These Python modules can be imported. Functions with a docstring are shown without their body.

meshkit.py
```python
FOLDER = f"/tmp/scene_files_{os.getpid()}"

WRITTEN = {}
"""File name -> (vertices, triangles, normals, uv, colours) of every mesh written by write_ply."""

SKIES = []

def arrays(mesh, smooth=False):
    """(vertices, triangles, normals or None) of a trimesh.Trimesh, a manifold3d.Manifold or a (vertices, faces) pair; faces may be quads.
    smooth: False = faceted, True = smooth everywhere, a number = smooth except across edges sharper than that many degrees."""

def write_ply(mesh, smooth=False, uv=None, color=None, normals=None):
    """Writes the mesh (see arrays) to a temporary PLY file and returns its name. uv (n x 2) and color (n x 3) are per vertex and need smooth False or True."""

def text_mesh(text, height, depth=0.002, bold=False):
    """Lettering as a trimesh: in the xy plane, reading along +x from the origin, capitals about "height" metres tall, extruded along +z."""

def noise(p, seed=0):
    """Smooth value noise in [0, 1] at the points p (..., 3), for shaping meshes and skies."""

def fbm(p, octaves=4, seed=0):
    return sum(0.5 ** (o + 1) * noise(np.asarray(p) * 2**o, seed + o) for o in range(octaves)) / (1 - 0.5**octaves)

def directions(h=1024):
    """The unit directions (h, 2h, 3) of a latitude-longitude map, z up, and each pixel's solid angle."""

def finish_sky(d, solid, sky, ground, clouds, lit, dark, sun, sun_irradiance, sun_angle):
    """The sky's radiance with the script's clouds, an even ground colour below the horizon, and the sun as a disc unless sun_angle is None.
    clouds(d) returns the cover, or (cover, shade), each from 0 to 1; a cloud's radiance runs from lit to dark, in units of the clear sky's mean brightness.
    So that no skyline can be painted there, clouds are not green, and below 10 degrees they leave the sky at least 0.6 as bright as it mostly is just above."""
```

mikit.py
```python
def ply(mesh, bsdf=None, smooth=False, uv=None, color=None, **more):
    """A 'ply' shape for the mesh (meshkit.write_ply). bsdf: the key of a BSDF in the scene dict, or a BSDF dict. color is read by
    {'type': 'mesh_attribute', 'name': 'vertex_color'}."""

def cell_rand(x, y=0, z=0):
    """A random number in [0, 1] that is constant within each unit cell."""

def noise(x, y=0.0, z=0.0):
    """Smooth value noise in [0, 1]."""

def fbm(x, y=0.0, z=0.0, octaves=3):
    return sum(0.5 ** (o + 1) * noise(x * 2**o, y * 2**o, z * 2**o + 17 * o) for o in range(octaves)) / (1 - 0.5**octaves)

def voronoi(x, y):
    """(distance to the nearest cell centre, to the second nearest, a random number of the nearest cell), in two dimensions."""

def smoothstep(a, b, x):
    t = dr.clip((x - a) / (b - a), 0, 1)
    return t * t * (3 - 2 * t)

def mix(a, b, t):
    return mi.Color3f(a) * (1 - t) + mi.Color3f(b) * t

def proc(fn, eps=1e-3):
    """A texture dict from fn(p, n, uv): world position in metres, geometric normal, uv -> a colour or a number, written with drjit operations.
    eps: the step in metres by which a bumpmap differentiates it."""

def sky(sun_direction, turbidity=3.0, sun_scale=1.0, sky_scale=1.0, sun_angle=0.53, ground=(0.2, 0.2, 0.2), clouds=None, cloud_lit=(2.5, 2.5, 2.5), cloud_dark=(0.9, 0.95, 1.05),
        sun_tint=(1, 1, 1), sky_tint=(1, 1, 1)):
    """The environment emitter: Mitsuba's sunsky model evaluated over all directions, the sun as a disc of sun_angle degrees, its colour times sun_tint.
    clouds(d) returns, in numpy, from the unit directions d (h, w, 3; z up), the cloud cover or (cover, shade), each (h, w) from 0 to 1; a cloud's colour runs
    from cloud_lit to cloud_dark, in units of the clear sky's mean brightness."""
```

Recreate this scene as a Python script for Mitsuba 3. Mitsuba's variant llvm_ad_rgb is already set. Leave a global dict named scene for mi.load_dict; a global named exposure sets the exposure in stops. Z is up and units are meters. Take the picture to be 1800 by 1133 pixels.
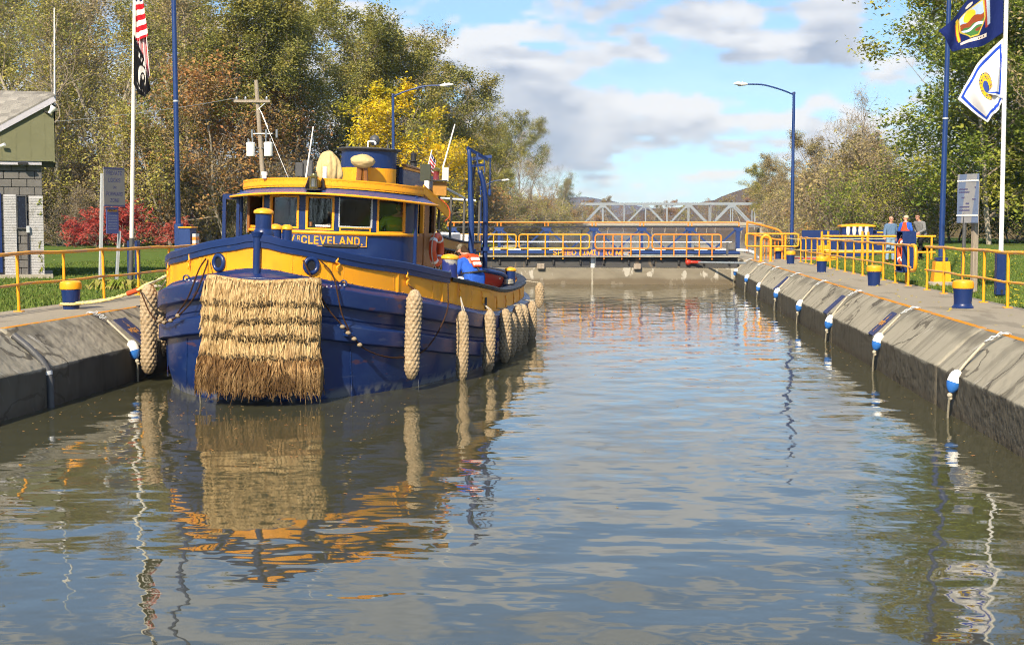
import math, random
import numpy as np
import trimesh
import drjit as dr
import mitsuba as mi
import mikit, meshkit
from mikit import proc, noise, fbm, cell_rand, smoothstep, mix, voronoi

T = mi.ScalarTransform4f
scene, labels = {}, {}
rng = np.random.default_rng(7)

# ------------------------------------------------------------------ camera, sky, exposure
PITCH, YAW, EYE = math.radians(4.0398), math.radians(5.2245), 2.77
_fw = np.array([-math.sin(YAW) * math.cos(PITCH), math.cos(YAW) * math.cos(PITCH), -math.sin(PITCH)])
scene['camera'] = {
    'type': 'perspective', 'fov': 2 * math.degrees(math.atan(900 / 2400)), 'fov_axis': 'x',
    'near_clip': 0.1, 'far_clip': 9000.0,
    'to_world': T().look_at(origin=[0, 0, EYE], target=[float(_fw[0]), float(_fw[1]), float(EYE + _fw[2])], up=[0, 0, 1]),
}
SUN = (-0.195, -0.790, 0.580)


def clouds(d):
    z = np.maximum(d[..., 2], 0.0)
    az = np.arctan2(d[..., 0], d[..., 1]); el = np.arcsin(np.minimum(z, 1))
    zero = 0 * az

    def layer(e):
        h = np.log(0.07 + e) * 3.0
        p = np.stack([az * 7.6, h * 3.1, zero + 7.7], -1)
        w = np.stack([meshkit.noise(p * 1.3, 5), meshkit.noise(p * 1.3, 6), zero], -1) - 0.5
        p = p + 0.7 * w
        q = np.stack([az * 30, e * 46 + h * 2, zero + 2], -1)
        big = meshkit.noise(p * [0.42, 0.60, 1], 33)
        puff = meshkit.fbm(q, 5, 17)
        return 0.54 * meshkit.fbm(p, 4, 11) + 0.18 * big + 0.30 * puff

    n = layer(el)
    up = layer(el + 0.005 + 0.07 * el); up2 = layer(el + 0.011 + 0.16 * el)
    t0 = 0.487
    cover = np.clip((n - t0) / 0.060, 0, 1)
    cover = cover * cover * (3 - 2 * cover) * np.clip(el / 0.03, 0.2, 1)
    veil = 0.34 * np.clip((meshkit.fbm(np.stack([az * 4, np.log(.07 + el) * 7, zero + 2], -1), 4, 3) - 0.40) / 0.25, 0, 1)
    cover = np.maximum(cover * np.clip(1.1 - 1.5 * np.clip(el - 0.16, 0, 0.4), 0.55, 1), 0.6 * veil * np.clip(1.3 - 5 * el, 0.0, 1))
    thick = np.clip((0.55 * up + 0.45 * up2 - t0 - 0.004) / 0.095, 0, 1)
    detail = meshkit.fbm(np.stack([az * 34, el * 80, zero + 9], -1), 4, 21)
    shade = np.clip(0.06 + thick * (0.62 + 0.9 * (0.56 - detail)), 0, 1)
    shade = shade * np.clip(1 - 3.0 * np.clip(el - 0.16, 0, 1), 0.35, 1)      # higher up one sees the sunlit sides
    return np.clip(cover * 0.96, 0, 1), shade


scene['sky'] = mikit.sky(SUN, turbidity=2.6, clouds=clouds, cloud_lit=(2.2, 2.25, 2.35), cloud_dark=(0.95, 1.10, 1.42), sun_tint=(0.94, 1.0, 1.10), sky_tint=(0.79, 0.91, 1.07), ground=(0.12, 0.12, 0.09))
exposure = 2.52

# ------------------------------------------------------------------ keys, labels and shapes
_used = set()


def numbered(name):
    key, k = name, 0
    while key in _used:
        k += 1
        key = f'{name}_{k:03d}'
    _used.add(key)
    return key


def thing(name, label, cat, group=None, kind=None):
    key = numbered(name)
    labels[key] = {'label': label, 'category': cat}
    if group: labels[key]['group'] = group
    if kind: labels[key]['kind'] = kind
    return key


def shape(mesh, bsdf, smooth=False, M=None, **kw):
    d = dict(mesh) if isinstance(mesh, dict) else mikit.ply(mesh, bsdf, smooth, **kw)
    if M is not None: d['to_world'] = M
    return d


def part(parent, name, mesh, bsdf=None, smooth=False, M=None, label=None, kind=None, **kw):
    key = numbered(parent + '__' + name)
    scene[key] = shape(mesh, bsdf, smooth, M, **kw)
    if label or kind:
        labels[key] = {}
        if label: labels[key]['label'] = label
        if kind: labels[key]['kind'] = kind
    return key


def solo(name, mesh, bsdf, label, cat, group=None, smooth=False, M=None, kind=None, **kw):
    key = thing(name, label, cat, group, kind)
    scene[key] = shape(mesh, bsdf, smooth, M, **kw)
    return key


def struct(name, mesh, bsdf, smooth=False, label=None, **kw):
    key = numbered(name)
    scene[key] = shape(mesh, bsdf, smooth, **kw)
    labels[key] = {'label': label or name.replace('_', ' '), 'kind': 'structure'}
    return key


cat = lambda *ms: trimesh.util.concatenate([m for g in ms for m in (g if isinstance(g, (list, tuple)) else [g])])


def mesh(v, f): return trimesh.Trimesh(np.asarray(v, float), np.asarray(f, int), process=False)


def quads(v, f):
    f = np.asarray(f, int)
    return mesh(v, np.vstack([f[:, [0, 1, 2]], f[:, [0, 2, 3]]]))


def Rz(a):
    c, s = math.cos(a), math.sin(a)
    return np.array([[c, -s, 0], [s, c, 0], [0, 0, 1.0]])


def moved(m, R=None, t=(0, 0, 0)):
    m = m.copy()
    v = np.asarray(m.vertices)
    if R is not None: v = v @ np.asarray(R).T
    m.vertices = v + np.asarray(t, float)
    return m


def box(c, s, a=0.0, ch=0.0):
    """box at centre c, full size s, turned a radians about z, edges chamfered by ch"""
    h = np.asarray(s, float) / 2
    if ch <= 0:
        m = trimesh.creation.box(extents=s)
    else:
        ch = min(ch, h.min() * 0.8)
        p = []
        for i in range(3):
            for sx in (-1, 1):
                for sy in (-1, 1):
                    for sz in (-1, 1):
                        q = np.array([sx, sy, sz]) * h
                        for j in range(3):
                            if j != i: q[j] -= np.sign(q[j]) * ch
                        p.append(q)
        m = trimesh.Trimesh(np.array(p)).convex_hull
        m = mesh(m.vertices, m.faces)
    return moved(m, Rz(a) if a else None, c)


def bar(p0, p1, w, h, ch=0.0, up=(0, 0, 1)):
    """a straight bar of section w (across) by h (along up) from p0 to p1"""
    p0, p1 = np.asarray(p0, float), np.asarray(p1, float)
    d = p1 - p0; L = np.linalg.norm(d); d /= L
    u = np.asarray(up, float)
    if abs(d @ u) > 0.99: u = np.array([0, 1.0, 0])
    x = np.cross(u, d); x /= np.linalg.norm(x)
    u = np.cross(d, x)
    return moved(box((0, 0, 0), (w, h, L), 0, ch), np.stack([x, u, d], 1), (p0 + p1) / 2)


def tube(pts, r, k=8, cap=True, closed=False):
    """a tube along the points; r is one radius or one per point"""
    P = np.asarray(pts, float); n = len(P)
    r = np.broadcast_to(np.asarray(r, float), (n,))
    t = np.gradient(P, axis=0) if not closed else np.roll(P, -1, 0) - np.roll(P, 1, 0)
    t /= np.linalg.norm(t, axis=1, keepdims=True) + 1e-12
    a = np.array([0, 0, 1.0]) if abs(t[0, 2]) < 0.9 else np.array([1.0, 0, 0])
    V = []
    x = np.cross(a, t[0]); x /= np.linalg.norm(x)
    ang = np.arange(k) * 2 * math.pi / k
    for i in range(n):
        x = x - t[i] * (x @ t[i]); x /= np.linalg.norm(x) + 1e-12
        y = np.cross(t[i], x)
        V.append(P[i] + r[i] * (np.cos(ang)[:, None] * x + np.sin(ang)[:, None] * y))
    V = np.vstack(V)
    j = np.arange(k); j2 = (j + 1) % k
    F = []
    for i in range(n if closed else n - 1):
        b, c = i * k, ((i + 1) % n) * k
        F.append(np.stack([b + j, b + j2, c + j2, c + j], 1))
    F = np.vstack(F)
    tri = np.vstack([F[:, [0, 1, 2]], F[:, [0, 2, 3]]])
    if cap and not closed:
        V = np.vstack([V, P[0], P[-1]])
        m0, m1 = len(V) - 2, len(V) - 1
        e = (n - 1) * k
        tri = np.vstack([tri, np.stack([j2, j, j * 0 + m0], 1), np.stack([e + j, e + j2, j * 0 + m1], 1)])
    return mesh(V, tri)


def lathe(prof, k=24, c=(0, 0, 0)):
    """revolve (radius, z) pairs about z"""
    pr = np.asarray(prof, float)
    ang = np.arange(k) * 2 * math.pi / k
    V = np.vstack([np.stack([r * np.cos(ang), r * np.sin(ang), 0 * ang + z], 1) for r, z in pr])
    j = np.arange(k); j2 = (j + 1) % k
    F = np.vstack([np.stack([i * k + j, i * k + j2, (i + 1) * k + j2, (i + 1) * k + j], 1) for i in range(len(pr) - 1)])
    m = quads(V, F)
    ks = m.area_faces > 1e-12
    return moved(mesh(m.vertices, m.faces[ks]), None, c)


def extrude(poly, h, R=None, t=(0, 0, 0)):
    from shapely.geometry import Polygon
    m = trimesh.creation.extrude_polygon(Polygon(poly), h, engine='earcut')
    return moved(m, R, t)


FACING = np.array([[1, 0, 0], [0, 0, -1], [0, 1, 0.0]])      # xy drawing -> upright, facing -Y


def curve(ctrl, n=24):
    """Catmull-Rom through the control points"""
    P = np.asarray(ctrl, float)
    Q = np.vstack([2 * P[0] - P[1], P, 2 * P[-1] - P[-2]])
    out = []
    seg = len(P) - 1
    for s in np.linspace(0, seg - 1e-9, n):
        i = int(s); u = s - i
        a, b, c, d = Q[i:i + 4]
        out.append(0.5 * (2 * b + (c - a) * u + (2 * a - 5 * b + 4 * c - d) * u * u + (3 * b - a - 3 * c + d) * u ** 3))
    return np.array(out)


def sag(a, b, s, n=16):
    a, b = np.asarray(a, float), np.asarray(b, float)
    t = np.linspace(0, 1, n)[:, None]
    return a + (b - a) * t - np.array([0, 0, 1]) * s * 4 * t * (1 - t)


def lettering(text, height, depth, R, t, bold=False, centre=True, stretch=1.0):
    m = meshkit.text_mesh(text, height, depth, bold)
    v = np.asarray(m.vertices)
    if centre: v = v - [(v[:, 0].min() + v[:, 0].max()) / 2, 0, 0]
    v[:, 0] *= stretch
    m.vertices = v
    return moved(m, R, t)


# ------------------------------------------------------------------ materials
def rgb(*c): return {'type': 'rgb', 'value': list(c)}


def paint(name, c, rough=0.35, spec=0.5, metal=0.0, coat=0.0):
    scene[name] = {'type': 'twosided', 'bsdf': {'type': 'principled', 'base_color': rgb(*c) if not isinstance(c, dict) else c,
                                                'roughness': rough, 'specular': spec, 'metallic': metal, 'clearcoat': coat, 'clearcoat_gloss': 0.9}}


def dull(name, c, bump=None, bscale=0.01):
    b = {'type': 'diffuse', 'reflectance': rgb(*c) if not isinstance(c, dict) else c}
    if bump is not None: b = {'type': 'bumpmap', 'arbitrary': bump, 'scale': bscale, 'bsdf': b}
    scene[name] = {'type': 'twosided', 'bsdf': b}


def navy_fn(p, n, uv):
    w = smoothstep(0.60, 0.78, fbm(p.x * 1.7, p.y * 1.7, p.z * 2.6, 4))
    s = smoothstep(0.70, 0.80, fbm(p.x * 5.0, p.y * 5.0, p.z * 9.0, 3))
    c = mix((0.0048, 0.0215, 0.108), (0.010, 0.030, 0.122), w)
    return mix(c, (0.075, 0.075, 0.085), 0.35 * s)


def hull_fn(p, n, uv):
    w = smoothstep(0.52, 0.75, fbm(p.x * 1.3, p.y * 1.3, p.z * 2.2, 4))
    c = mix((0.0045, 0.0195, 0.100), (0.010, 0.029, 0.114), w)
    scuff = smoothstep(0.66, 0.74, fbm(p.x * 2.4, p.y * 2.4, p.z * 12.0, 4))
    c = mix(c, (0.055, 0.072, 0.125), 0.40 * scuff)
    scum = smoothstep(0.20, 0.02, p.z + 0.16 * (fbm(p.x * 3.0, p.y * 3.0, p.z * 5.0, 4) - 0.5)) * smoothstep(0.35, 0.6, fbm(p.x * 7.0, p.y * 7.0, p.z * 4.0, 3))
    c = mix(c, (0.16, 0.17, 0.17), 0.75 * scum)
    rust = smoothstep(0.70, 0.76, fbm(p.x * 3.3 + 9, p.y * 3.3, p.z * 7.0, 4))
    return mix(c, (0.10, 0.035, 0.018), 0.5 * rust)


paint('navy_paint', proc(navy_fn), 0.32, 0.5, coat=0.25)
paint('hull_paint', proc(hull_fn), 0.36, 0.5, coat=0.15)
paint('navy_plain', (0.0048, 0.0215, 0.108), 0.38)
paint('navy_light', (0.0085, 0.036, 0.155), 0.42)
paint('navy_black', (0.008, 0.009, 0.016), 0.5)


def gold_fn(p, n, uv):
    w = fbm(p.x * 1.1, p.y * 1.1, p.z * 2.0, 4)
    c = mix((0.82, 0.335, 0.008), (0.73, 0.285, 0.008), smoothstep(0.42, 0.68, w))
    st = smoothstep(0.62, 0.76, fbm(p.x * 6.0, p.y * 6.0, p.z * 1.2, 3))
    return mix(c, (0.40, 0.17, 0.02), 0.18 * st)


paint('gold_paint', proc(gold_fn), 0.38, 0.5)
paint('gold_plain', (0.82, 0.345, 0.009), 0.40)
paint('rail_yellow', (0.76, 0.325, 0.009), 0.42)
paint('rail_orange', (0.72, 0.23, 0.022), 0.45)
paint('white_paint', (0.76, 0.76, 0.74), 0.42)
paint('cream_paint', (0.70, 0.68, 0.60), 0.45)
paint('red_paint', (0.42, 0.035, 0.018), 0.4)
paint('orange_plastic', (0.62, 0.085, 0.022), 0.42)
paint('black_iron', (0.018, 0.018, 0.019), 0.5)
paint('dark_steel', (0.070, 0.073, 0.078), 0.5)
paint('grey_metal', (0.36, 0.38, 0.40), 0.35, metal=0.7)
paint('galvanised', (0.56, 0.59, 0.61), 0.42, metal=0.35)
paint('brass', (0.62, 0.44, 0.14), 0.22, metal=1.0)
paint('dark_brown', (0.045, 0.028, 0.018), 0.6)
paint('bluegrey_sign', (0.22, 0.25, 0.31), 0.5)
paint('sign_blue', (0.045, 0.065, 0.22), 0.5)
paint('grey_bridge', (0.21, 0.245, 0.275), 0.5)
paint('buoy_blue', (0.035, 0.17, 0.55), 0.35)
paint('skin', (0.50, 0.25, 0.17), 0.5)
dull('hair_brown', (0.055, 0.035, 0.022))
dull('hair_grey', (0.20, 0.19, 0.18))
dull('straw_knot', (0.125, 0.090, 0.050))
dull('brown_rope', (0.060, 0.032, 0.020))
dull('soil', (0.10, 0.085, 0.055))


def rope_fn(p, n, uv):
    c = mix((0.30, 0.222, 0.130), (0.45, 0.355, 0.235), cell_rand(p.x * 28, p.y * 28, p.z * 28))
    damp = smoothstep(0.55, 0.20, p.z + 0.25 * (noise(p.x * 6, p.y * 6, p.z * 6) - 0.5))
    return mix(c, (0.19, 0.15, 0.095), 0.6 * damp)


dull('rope_fibre', proc(rope_fn))
dull('rope_pale', (0.46, 0.42, 0.33))
dull('rope_knot', (0.30, 0.24, 0.16))
dull('rope_yellow', proc(lambda p, n, uv: mix((0.62, 0.50, 0.16), (0.72, 0.64, 0.34), cell_rand(p.x * 25, p.y * 25, p.z * 40))))
dull('rope_wet', (0.20, 0.185, 0.14))
dull('canvas', proc(lambda p, n, uv: mix((0.50, 0.37, 0.17), (0.62, 0.49, 0.26), fbm(p.x * 7, p.y * 7, p.z * 7, 3))))


def straw_fn(p, n, uv):
    c = mix((0.26, 0.165, 0.070), (0.60, 0.445, 0.23), cell_rand(p.x * 55, p.y * 30, 1.0))
    b = smoothstep(0.56, 0.70, fbm(p.x * 3.2, p.y * 3.2, p.z * 2.4, 3))
    return mix(c, (0.30, 0.17, 0.08), 0.6 * b)


def straw_dark_fn(p, n, uv):
    c = mix((0.13, 0.065, 0.024), (0.50, 0.33, 0.155), cell_rand(p.x * 55, p.y * 30, 1.0))
    c = mix(c, (0.085, 0.045, 0.020), 0.75 * smoothstep(0.48, 0.62, fbm(p.x * 4.0, p.y * 3.0, p.z * 3.0, 3)))
    return mix(c, (0.060, 0.038, 0.020), 0.45 * smoothstep(0.60, 0.42, p.z + 0.30 * (fbm(p.x * 9.0, p.y * 5.0, p.z * 3.0, 3) - 0.5)))


dull('straw', proc(straw_fn))
dull('straw_brown', proc(straw_dark_fn))


def wood_fn(p, n, uv):
    g = fbm(p.x * 3 + 0.4 * noise(p.z * 2), p.y * 3, p.z * 1.2, 2)
    s = noise(p.x * 46, p.y * 46, p.z * 3)
    return mix((0.30, 0.125, 0.030), (0.17, 0.065, 0.017), 0.55 * g + 0.45 * s)


paint('varnished_wood', proc(wood_fn), 0.35)
paint('grey_wood', proc(lambda p, n, uv: mix((0.36, 0.31, 0.25), (0.22, 0.185, 0.145), noise(p.x * 40, p.y * 40, p.z * 1.5))), 0.8, 0.2)


def wall_fn(p, n, uv):
    a = fbm(p.x * 0.9, p.y * 0.9, p.z * 1.4, 4)
    f = fbm(p.x * 14, p.y * 14, p.z * 14, 3)
    c = mix((0.285, 0.265, 0.205), (0.405, 0.375, 0.295), 0.6 * a + 0.4 * f)
    streak = smoothstep(0.50, 0.72, fbm(p.y * 7.0, p.z * 0.8, 2.0, 4))
    c = mix(c, (0.175, 0.163, 0.130), 0.55 * streak)
    top = smoothstep(0.92, 1.12, p.z + 0.30 * (fbm(p.x * 4, p.y * 2.2, p.z * 4, 4) - 0.5)) * smoothstep(0.40, 0.58, fbm(p.y * 1.3, 5.0, p.x * 1.3, 4))
    c = mix(c, (0.10, 0.094, 0.078), 0.55 * top)
    crack = smoothstep(0.028, 0.012, dr.abs(fbm(p.y * 1.1, p.z * 1.6, p.x + 4.0, 4) - 0.5)) * smoothstep(0.50, 0.62, noise(p.y * 0.6, 8.0))
    c = mix(c, (0.07, 0.062, 0.05), 0.7 * crack)
    scratch = smoothstep(0.80, 0.86, fbm(p.y * 9 + p.z * 6, p.z * 3, 7.0, 3))
    c = mix(c, (0.50, 0.48, 0.42), 0.6 * scratch)
    # the lower face is stained by the changing water level
    edge = p.z + 0.16 * (fbm(p.y * 2.2, 3.0, p.x, 4) - 0.5)
    wet = smoothstep(0.62, 0.56, edge)
    w = mix((0.115, 0.104, 0.082), (0.062, 0.054, 0.041), fbm(p.x * 6, p.y * 6, p.z * 3, 4))
    low = smoothstep(0.20, 0.02, p.z + 0.08 * (f - 0.5))
    return mix(c, mix(w, (0.055, 0.040, 0.026), 0.5 * low), 0.86 * wet)


def walk_fn(p, n, uv):
    a = fbm(p.x * 0.6, p.y * 0.35, 1.0, 4)
    f = fbm(p.x * 22, p.y * 22, 2.0, 3)
    c = mix((0.275, 0.245, 0.190), (0.37, 0.335, 0.265), 0.6 * a + 0.4 * f)
    s = smoothstep(0.60, 0.72, fbm(p.x * 2.0, p.y * 0.7, 6.0, 4))
    return mix(c, (0.17, 0.155, 0.125), 0.5 * s)


dull('lock_concrete', proc(wall_fn), proc(lambda p, n, uv: fbm(p.x * 9, p.y * 9, p.z * 9, 4), 0.01), 0.03)
dull('walk_concrete', proc(walk_fn))
dull('edge_orange', proc(lambda p, n, uv: mix((0.62, 0.25, 0.030), (0.33, 0.25, 0.16), smoothstep(0.60, 0.70, fbm(p.x * 9, p.y * 3.5, 1.0, 4)))))
dull('plain_concrete', proc(lambda p, n, uv: mix((0.27, 0.25, 0.20), (0.40, 0.37, 0.30), fbm(p.x * 4, p.y * 4, p.z * 4, 4))))


def sill_fn(p, n, uv):
    a = fbm(p.x * 1.2, p.z * 3.0, 1.0, 4)
    c = mix((0.165, 0.147, 0.112), (0.26, 0.235, 0.182), a)
    w = smoothstep(0.63, 0.72, fbm(p.x * 4.0, p.z * 2.0, 3.0, 4))
    c = mix(c, (0.52, 0.50, 0.44), 0.6 * w)
    return mix(c, (0.12, 0.095, 0.062), 0.75 * smoothstep(0.36, 0.18, p.z + 0.10 * (a - 0.5)))


dull('sill_concrete', proc(sill_fn))


def lawn_fn(p, n, uv):
    a = fbm(p.x * 0.35, p.y * 0.22, 1.0, 4)
    f = noise(p.x * 16, p.y * 9, 2.0)
    c = mix((0.070, 0.120, 0.024), (0.125, 0.168, 0.044), 0.55 * a + 0.45 * f)
    d = smoothstep(0.60, 0.74, fbm(p.x * 0.8, p.y * 0.5, 5.0, 4))
    return mix(c, (0.17, 0.15, 0.05), 0.45 * d)


dull('lawn_grass', proc(lawn_fn))
dull('grass_blade', proc(lambda p, n, uv: mix((0.070, 0.125, 0.024), (0.150, 0.190, 0.050), cell_rand(p.x * 9, p.y * 9))))
dull('ground_earth', proc(lambda p, n, uv: mix((0.10, 0.085, 0.045), (0.16, 0.12, 0.06), fbm(p.x * 0.5, p.y * 0.5, 1.0, 4))))
dull('far_forest', proc(lambda p, n, uv: mix((0.075, 0.060, 0.036), (0.135, 0.085, 0.042), fbm(p.x * 0.03, p.y * 0.03, p.z * 0.08, 5))))
scene['water_surface'] = {'type': 'bumpmap', 'arbitrary': proc(lambda p, n, uv: 0.6 * noise(p.x * 3.1 + 0.8 * noise(p.y * 2.0), p.y * 5.2, 1.0) + 0.4 * noise(p.x * 7.0, p.y * 12.0, 2.0), 0.01), 'scale': 0.0025,
                          'bsdf': {'type': 'plastic', 'int_ior': 1.5, 'ext_ior': 1.0, 'nonlinear': False, 'diffuse_reflectance': rgb(0.060, 0.060, 0.033), 'specular_reflectance': rgb(1, 1, 1)}}
scene['pane_glass'] = {'type': 'thindielectric', 'int_ior': 1.5}


def bark_fn(p, n, uv):
    s = fbm(p.x * 9, p.y * 9, p.z * 2.2, 3)
    return mix((0.21, 0.185, 0.145), (0.44, 0.395, 0.32), s)


dull('bark', proc(bark_fn))
dull('twig', (0.25, 0.21, 0.16))


def leafy(name, a, b, c, freq=2.3, trans=0.30):
    def fn(p, n, uv):
        r = cell_rand(p.x * freq, p.y * freq, p.z * freq)
        g = noise(p.x * 0.45, p.y * 0.45, p.z * 0.45)
        return mix(mix(a, b, smoothstep(0.15, 0.85, r)), c, smoothstep(0.45, 0.8, g) * 0.75)
    scene[name] = {'type': 'principledthin', 'base_color': proc(fn), 'roughness': 0.55, 'diff_trans': trans * 2, 'spec_trans': 0.0}


leafy('leaf_olive', (0.190, 0.201, 0.054), (0.345, 0.339, 0.094), (0.385, 0.333, 0.092))
leafy('leaf_green', (0.138, 0.201, 0.037), (0.322, 0.368, 0.067), (0.425, 0.402, 0.074))
leafy('leaf_gold', (0.800, 0.575, 0.032), (0.644, 0.529, 0.041), (0.310, 0.356, 0.053))
leafy('leaf_rust', (0.460, 0.224, 0.092), (0.391, 0.270, 0.103), (0.310, 0.247, 0.109))
leafy('leaf_brown', (0.333, 0.270, 0.144), (0.471, 0.374, 0.190), (0.333, 0.316, 0.138))
leafy('leaf_yellowgreen', (0.345, 0.345, 0.092), (0.529, 0.454, 0.121), (0.265, 0.287, 0.092))
leafy('leaf_red', (0.56, 0.115, 0.095), (0.36, 0.060, 0.055), (0.60, 0.20, 0.12), 3.0)
leafy('leaf_hosta', (0.20, 0.26, 0.040), (0.38, 0.34, 0.10), (0.30, 0.22, 0.06), 4.0)
# ------------------------------------------------------------------ the setting
WZ = 1.19                                            # walkway level above the water
XR0, XR1, XL0, XL1 = 4.62, 5.28, -8.97, -9.70        # lock walls: water line and top edge
XFR, XFL = 7.15, -11.36                              # the two fences
GATE_Y = 65.0


def grid_sheet(xs, ys, zf):
    X, Y = np.meshgrid(xs, ys)
    V = np.stack([X, Y, zf(X, Y)], -1).reshape(-1, 3)
    nx, ny = len(xs), len(ys)
    i = (np.arange(ny - 1)[:, None] * nx + np.arange(nx - 1)).ravel()
    return quads(V, np.stack([i, i + 1, i + nx + 1, i + nx], 1))


_w = np.random.default_rng(21)
WAVES = []
for k in range(46):
    lam = 0.22 * 9 ** (_w.random())
    th = _w.normal(math.pi / 2, 0.85)
    WAVES.append((2 * math.pi / lam * math.cos(th), 2 * math.pi / lam * math.sin(th), _w.random() * 6.28, lam))


def wave_z(X, Y):
    z = np.zeros_like(X)
    patch = 0.45 + 0.95 * meshkit.fbm(np.stack([X * 0.22, Y * 0.13, 0 * X + 2], -1), 3, 4)
    for kx, ky, ph, lam in WAVES:
        s = 0.0030 * (lam / 0.8) ** 0.25
        z += s / math.hypot(kx, ky) * np.sin(kx * X + ky * Y + ph + 1.2 * meshkit.noise(np.stack([X * 0.5, Y * 0.5, 0 * X + ph], -1), 3))
    return z * patch * np.clip((Y - 3) / 3, 0, 1)


ys = [3.0]
while ys[-1] < 64.96: ys.append(ys[-1] + max(0.028, 0.0036 * ys[-1]))
ys[-1] = 64.97
near_water = grid_sheet(np.linspace(-9.1, 4.75, 190), np.array(ys), wave_z)
back_water = grid_sheet(np.array([-9.1, 4.75]), np.array([-90.0, 3.0]), lambda X, Y: 0 * X)
far_water = grid_sheet(np.linspace(-40, 60, 60), np.concatenate([np.linspace(66.0, 130, 90), np.linspace(132, 1400, 60)]),
                       lambda X, Y: 0.012 * np.sin(X * 1.1 + Y * 2.3) * np.sin(Y * 1.3 - X * 0.4) * (Y < 131))
struct('water', cat(near_water, back_water, far_water), 'water_surface', True, 'murky olive canal water with slow ripples')

# lawns: one sheet each side, rising gently away from the lock
def lawn_l(X, Y): return WZ - 0.03 + 0.012 * np.clip(-X - 14, 0, 60) * np.clip((Y - 40) / 40, 0, 1) + 0.05 * (meshkit.noise(np.stack([X * 0.3, Y * 0.3, 0 * X], -1)) - 0.5)
def lawn_r(X, Y): return WZ - 0.03 + 0.55 * np.clip((X - 7.3) / 6.5, 0, 1) ** 1.3 * np.clip((Y - 26) / 30, 0, 1) + 0.05 * (meshkit.noise(np.stack([X * 0.3, Y * 0.3, 0 * X + 5], -1)) - 0.5)


struct('lawn', grid_sheet(np.linspace(-90, XFL - 0.35, 80), np.linspace(-20, 120, 90), lawn_l), 'lawn_grass', True, 'mown grass lawn left of the lock')
struct('lawn', grid_sheet(np.linspace(XFR + 0.22, 80, 80), np.linspace(-20, 64, 70), lawn_r), 'lawn_grass', True, 'mown grass lawn right of the lock')
struct('lawn', grid_sheet(np.linspace(14.5, 80, 50), np.linspace(64, 125, 60), lawn_r), 'lawn_grass', True, 'grass lawn below the trees on the right')


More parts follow.
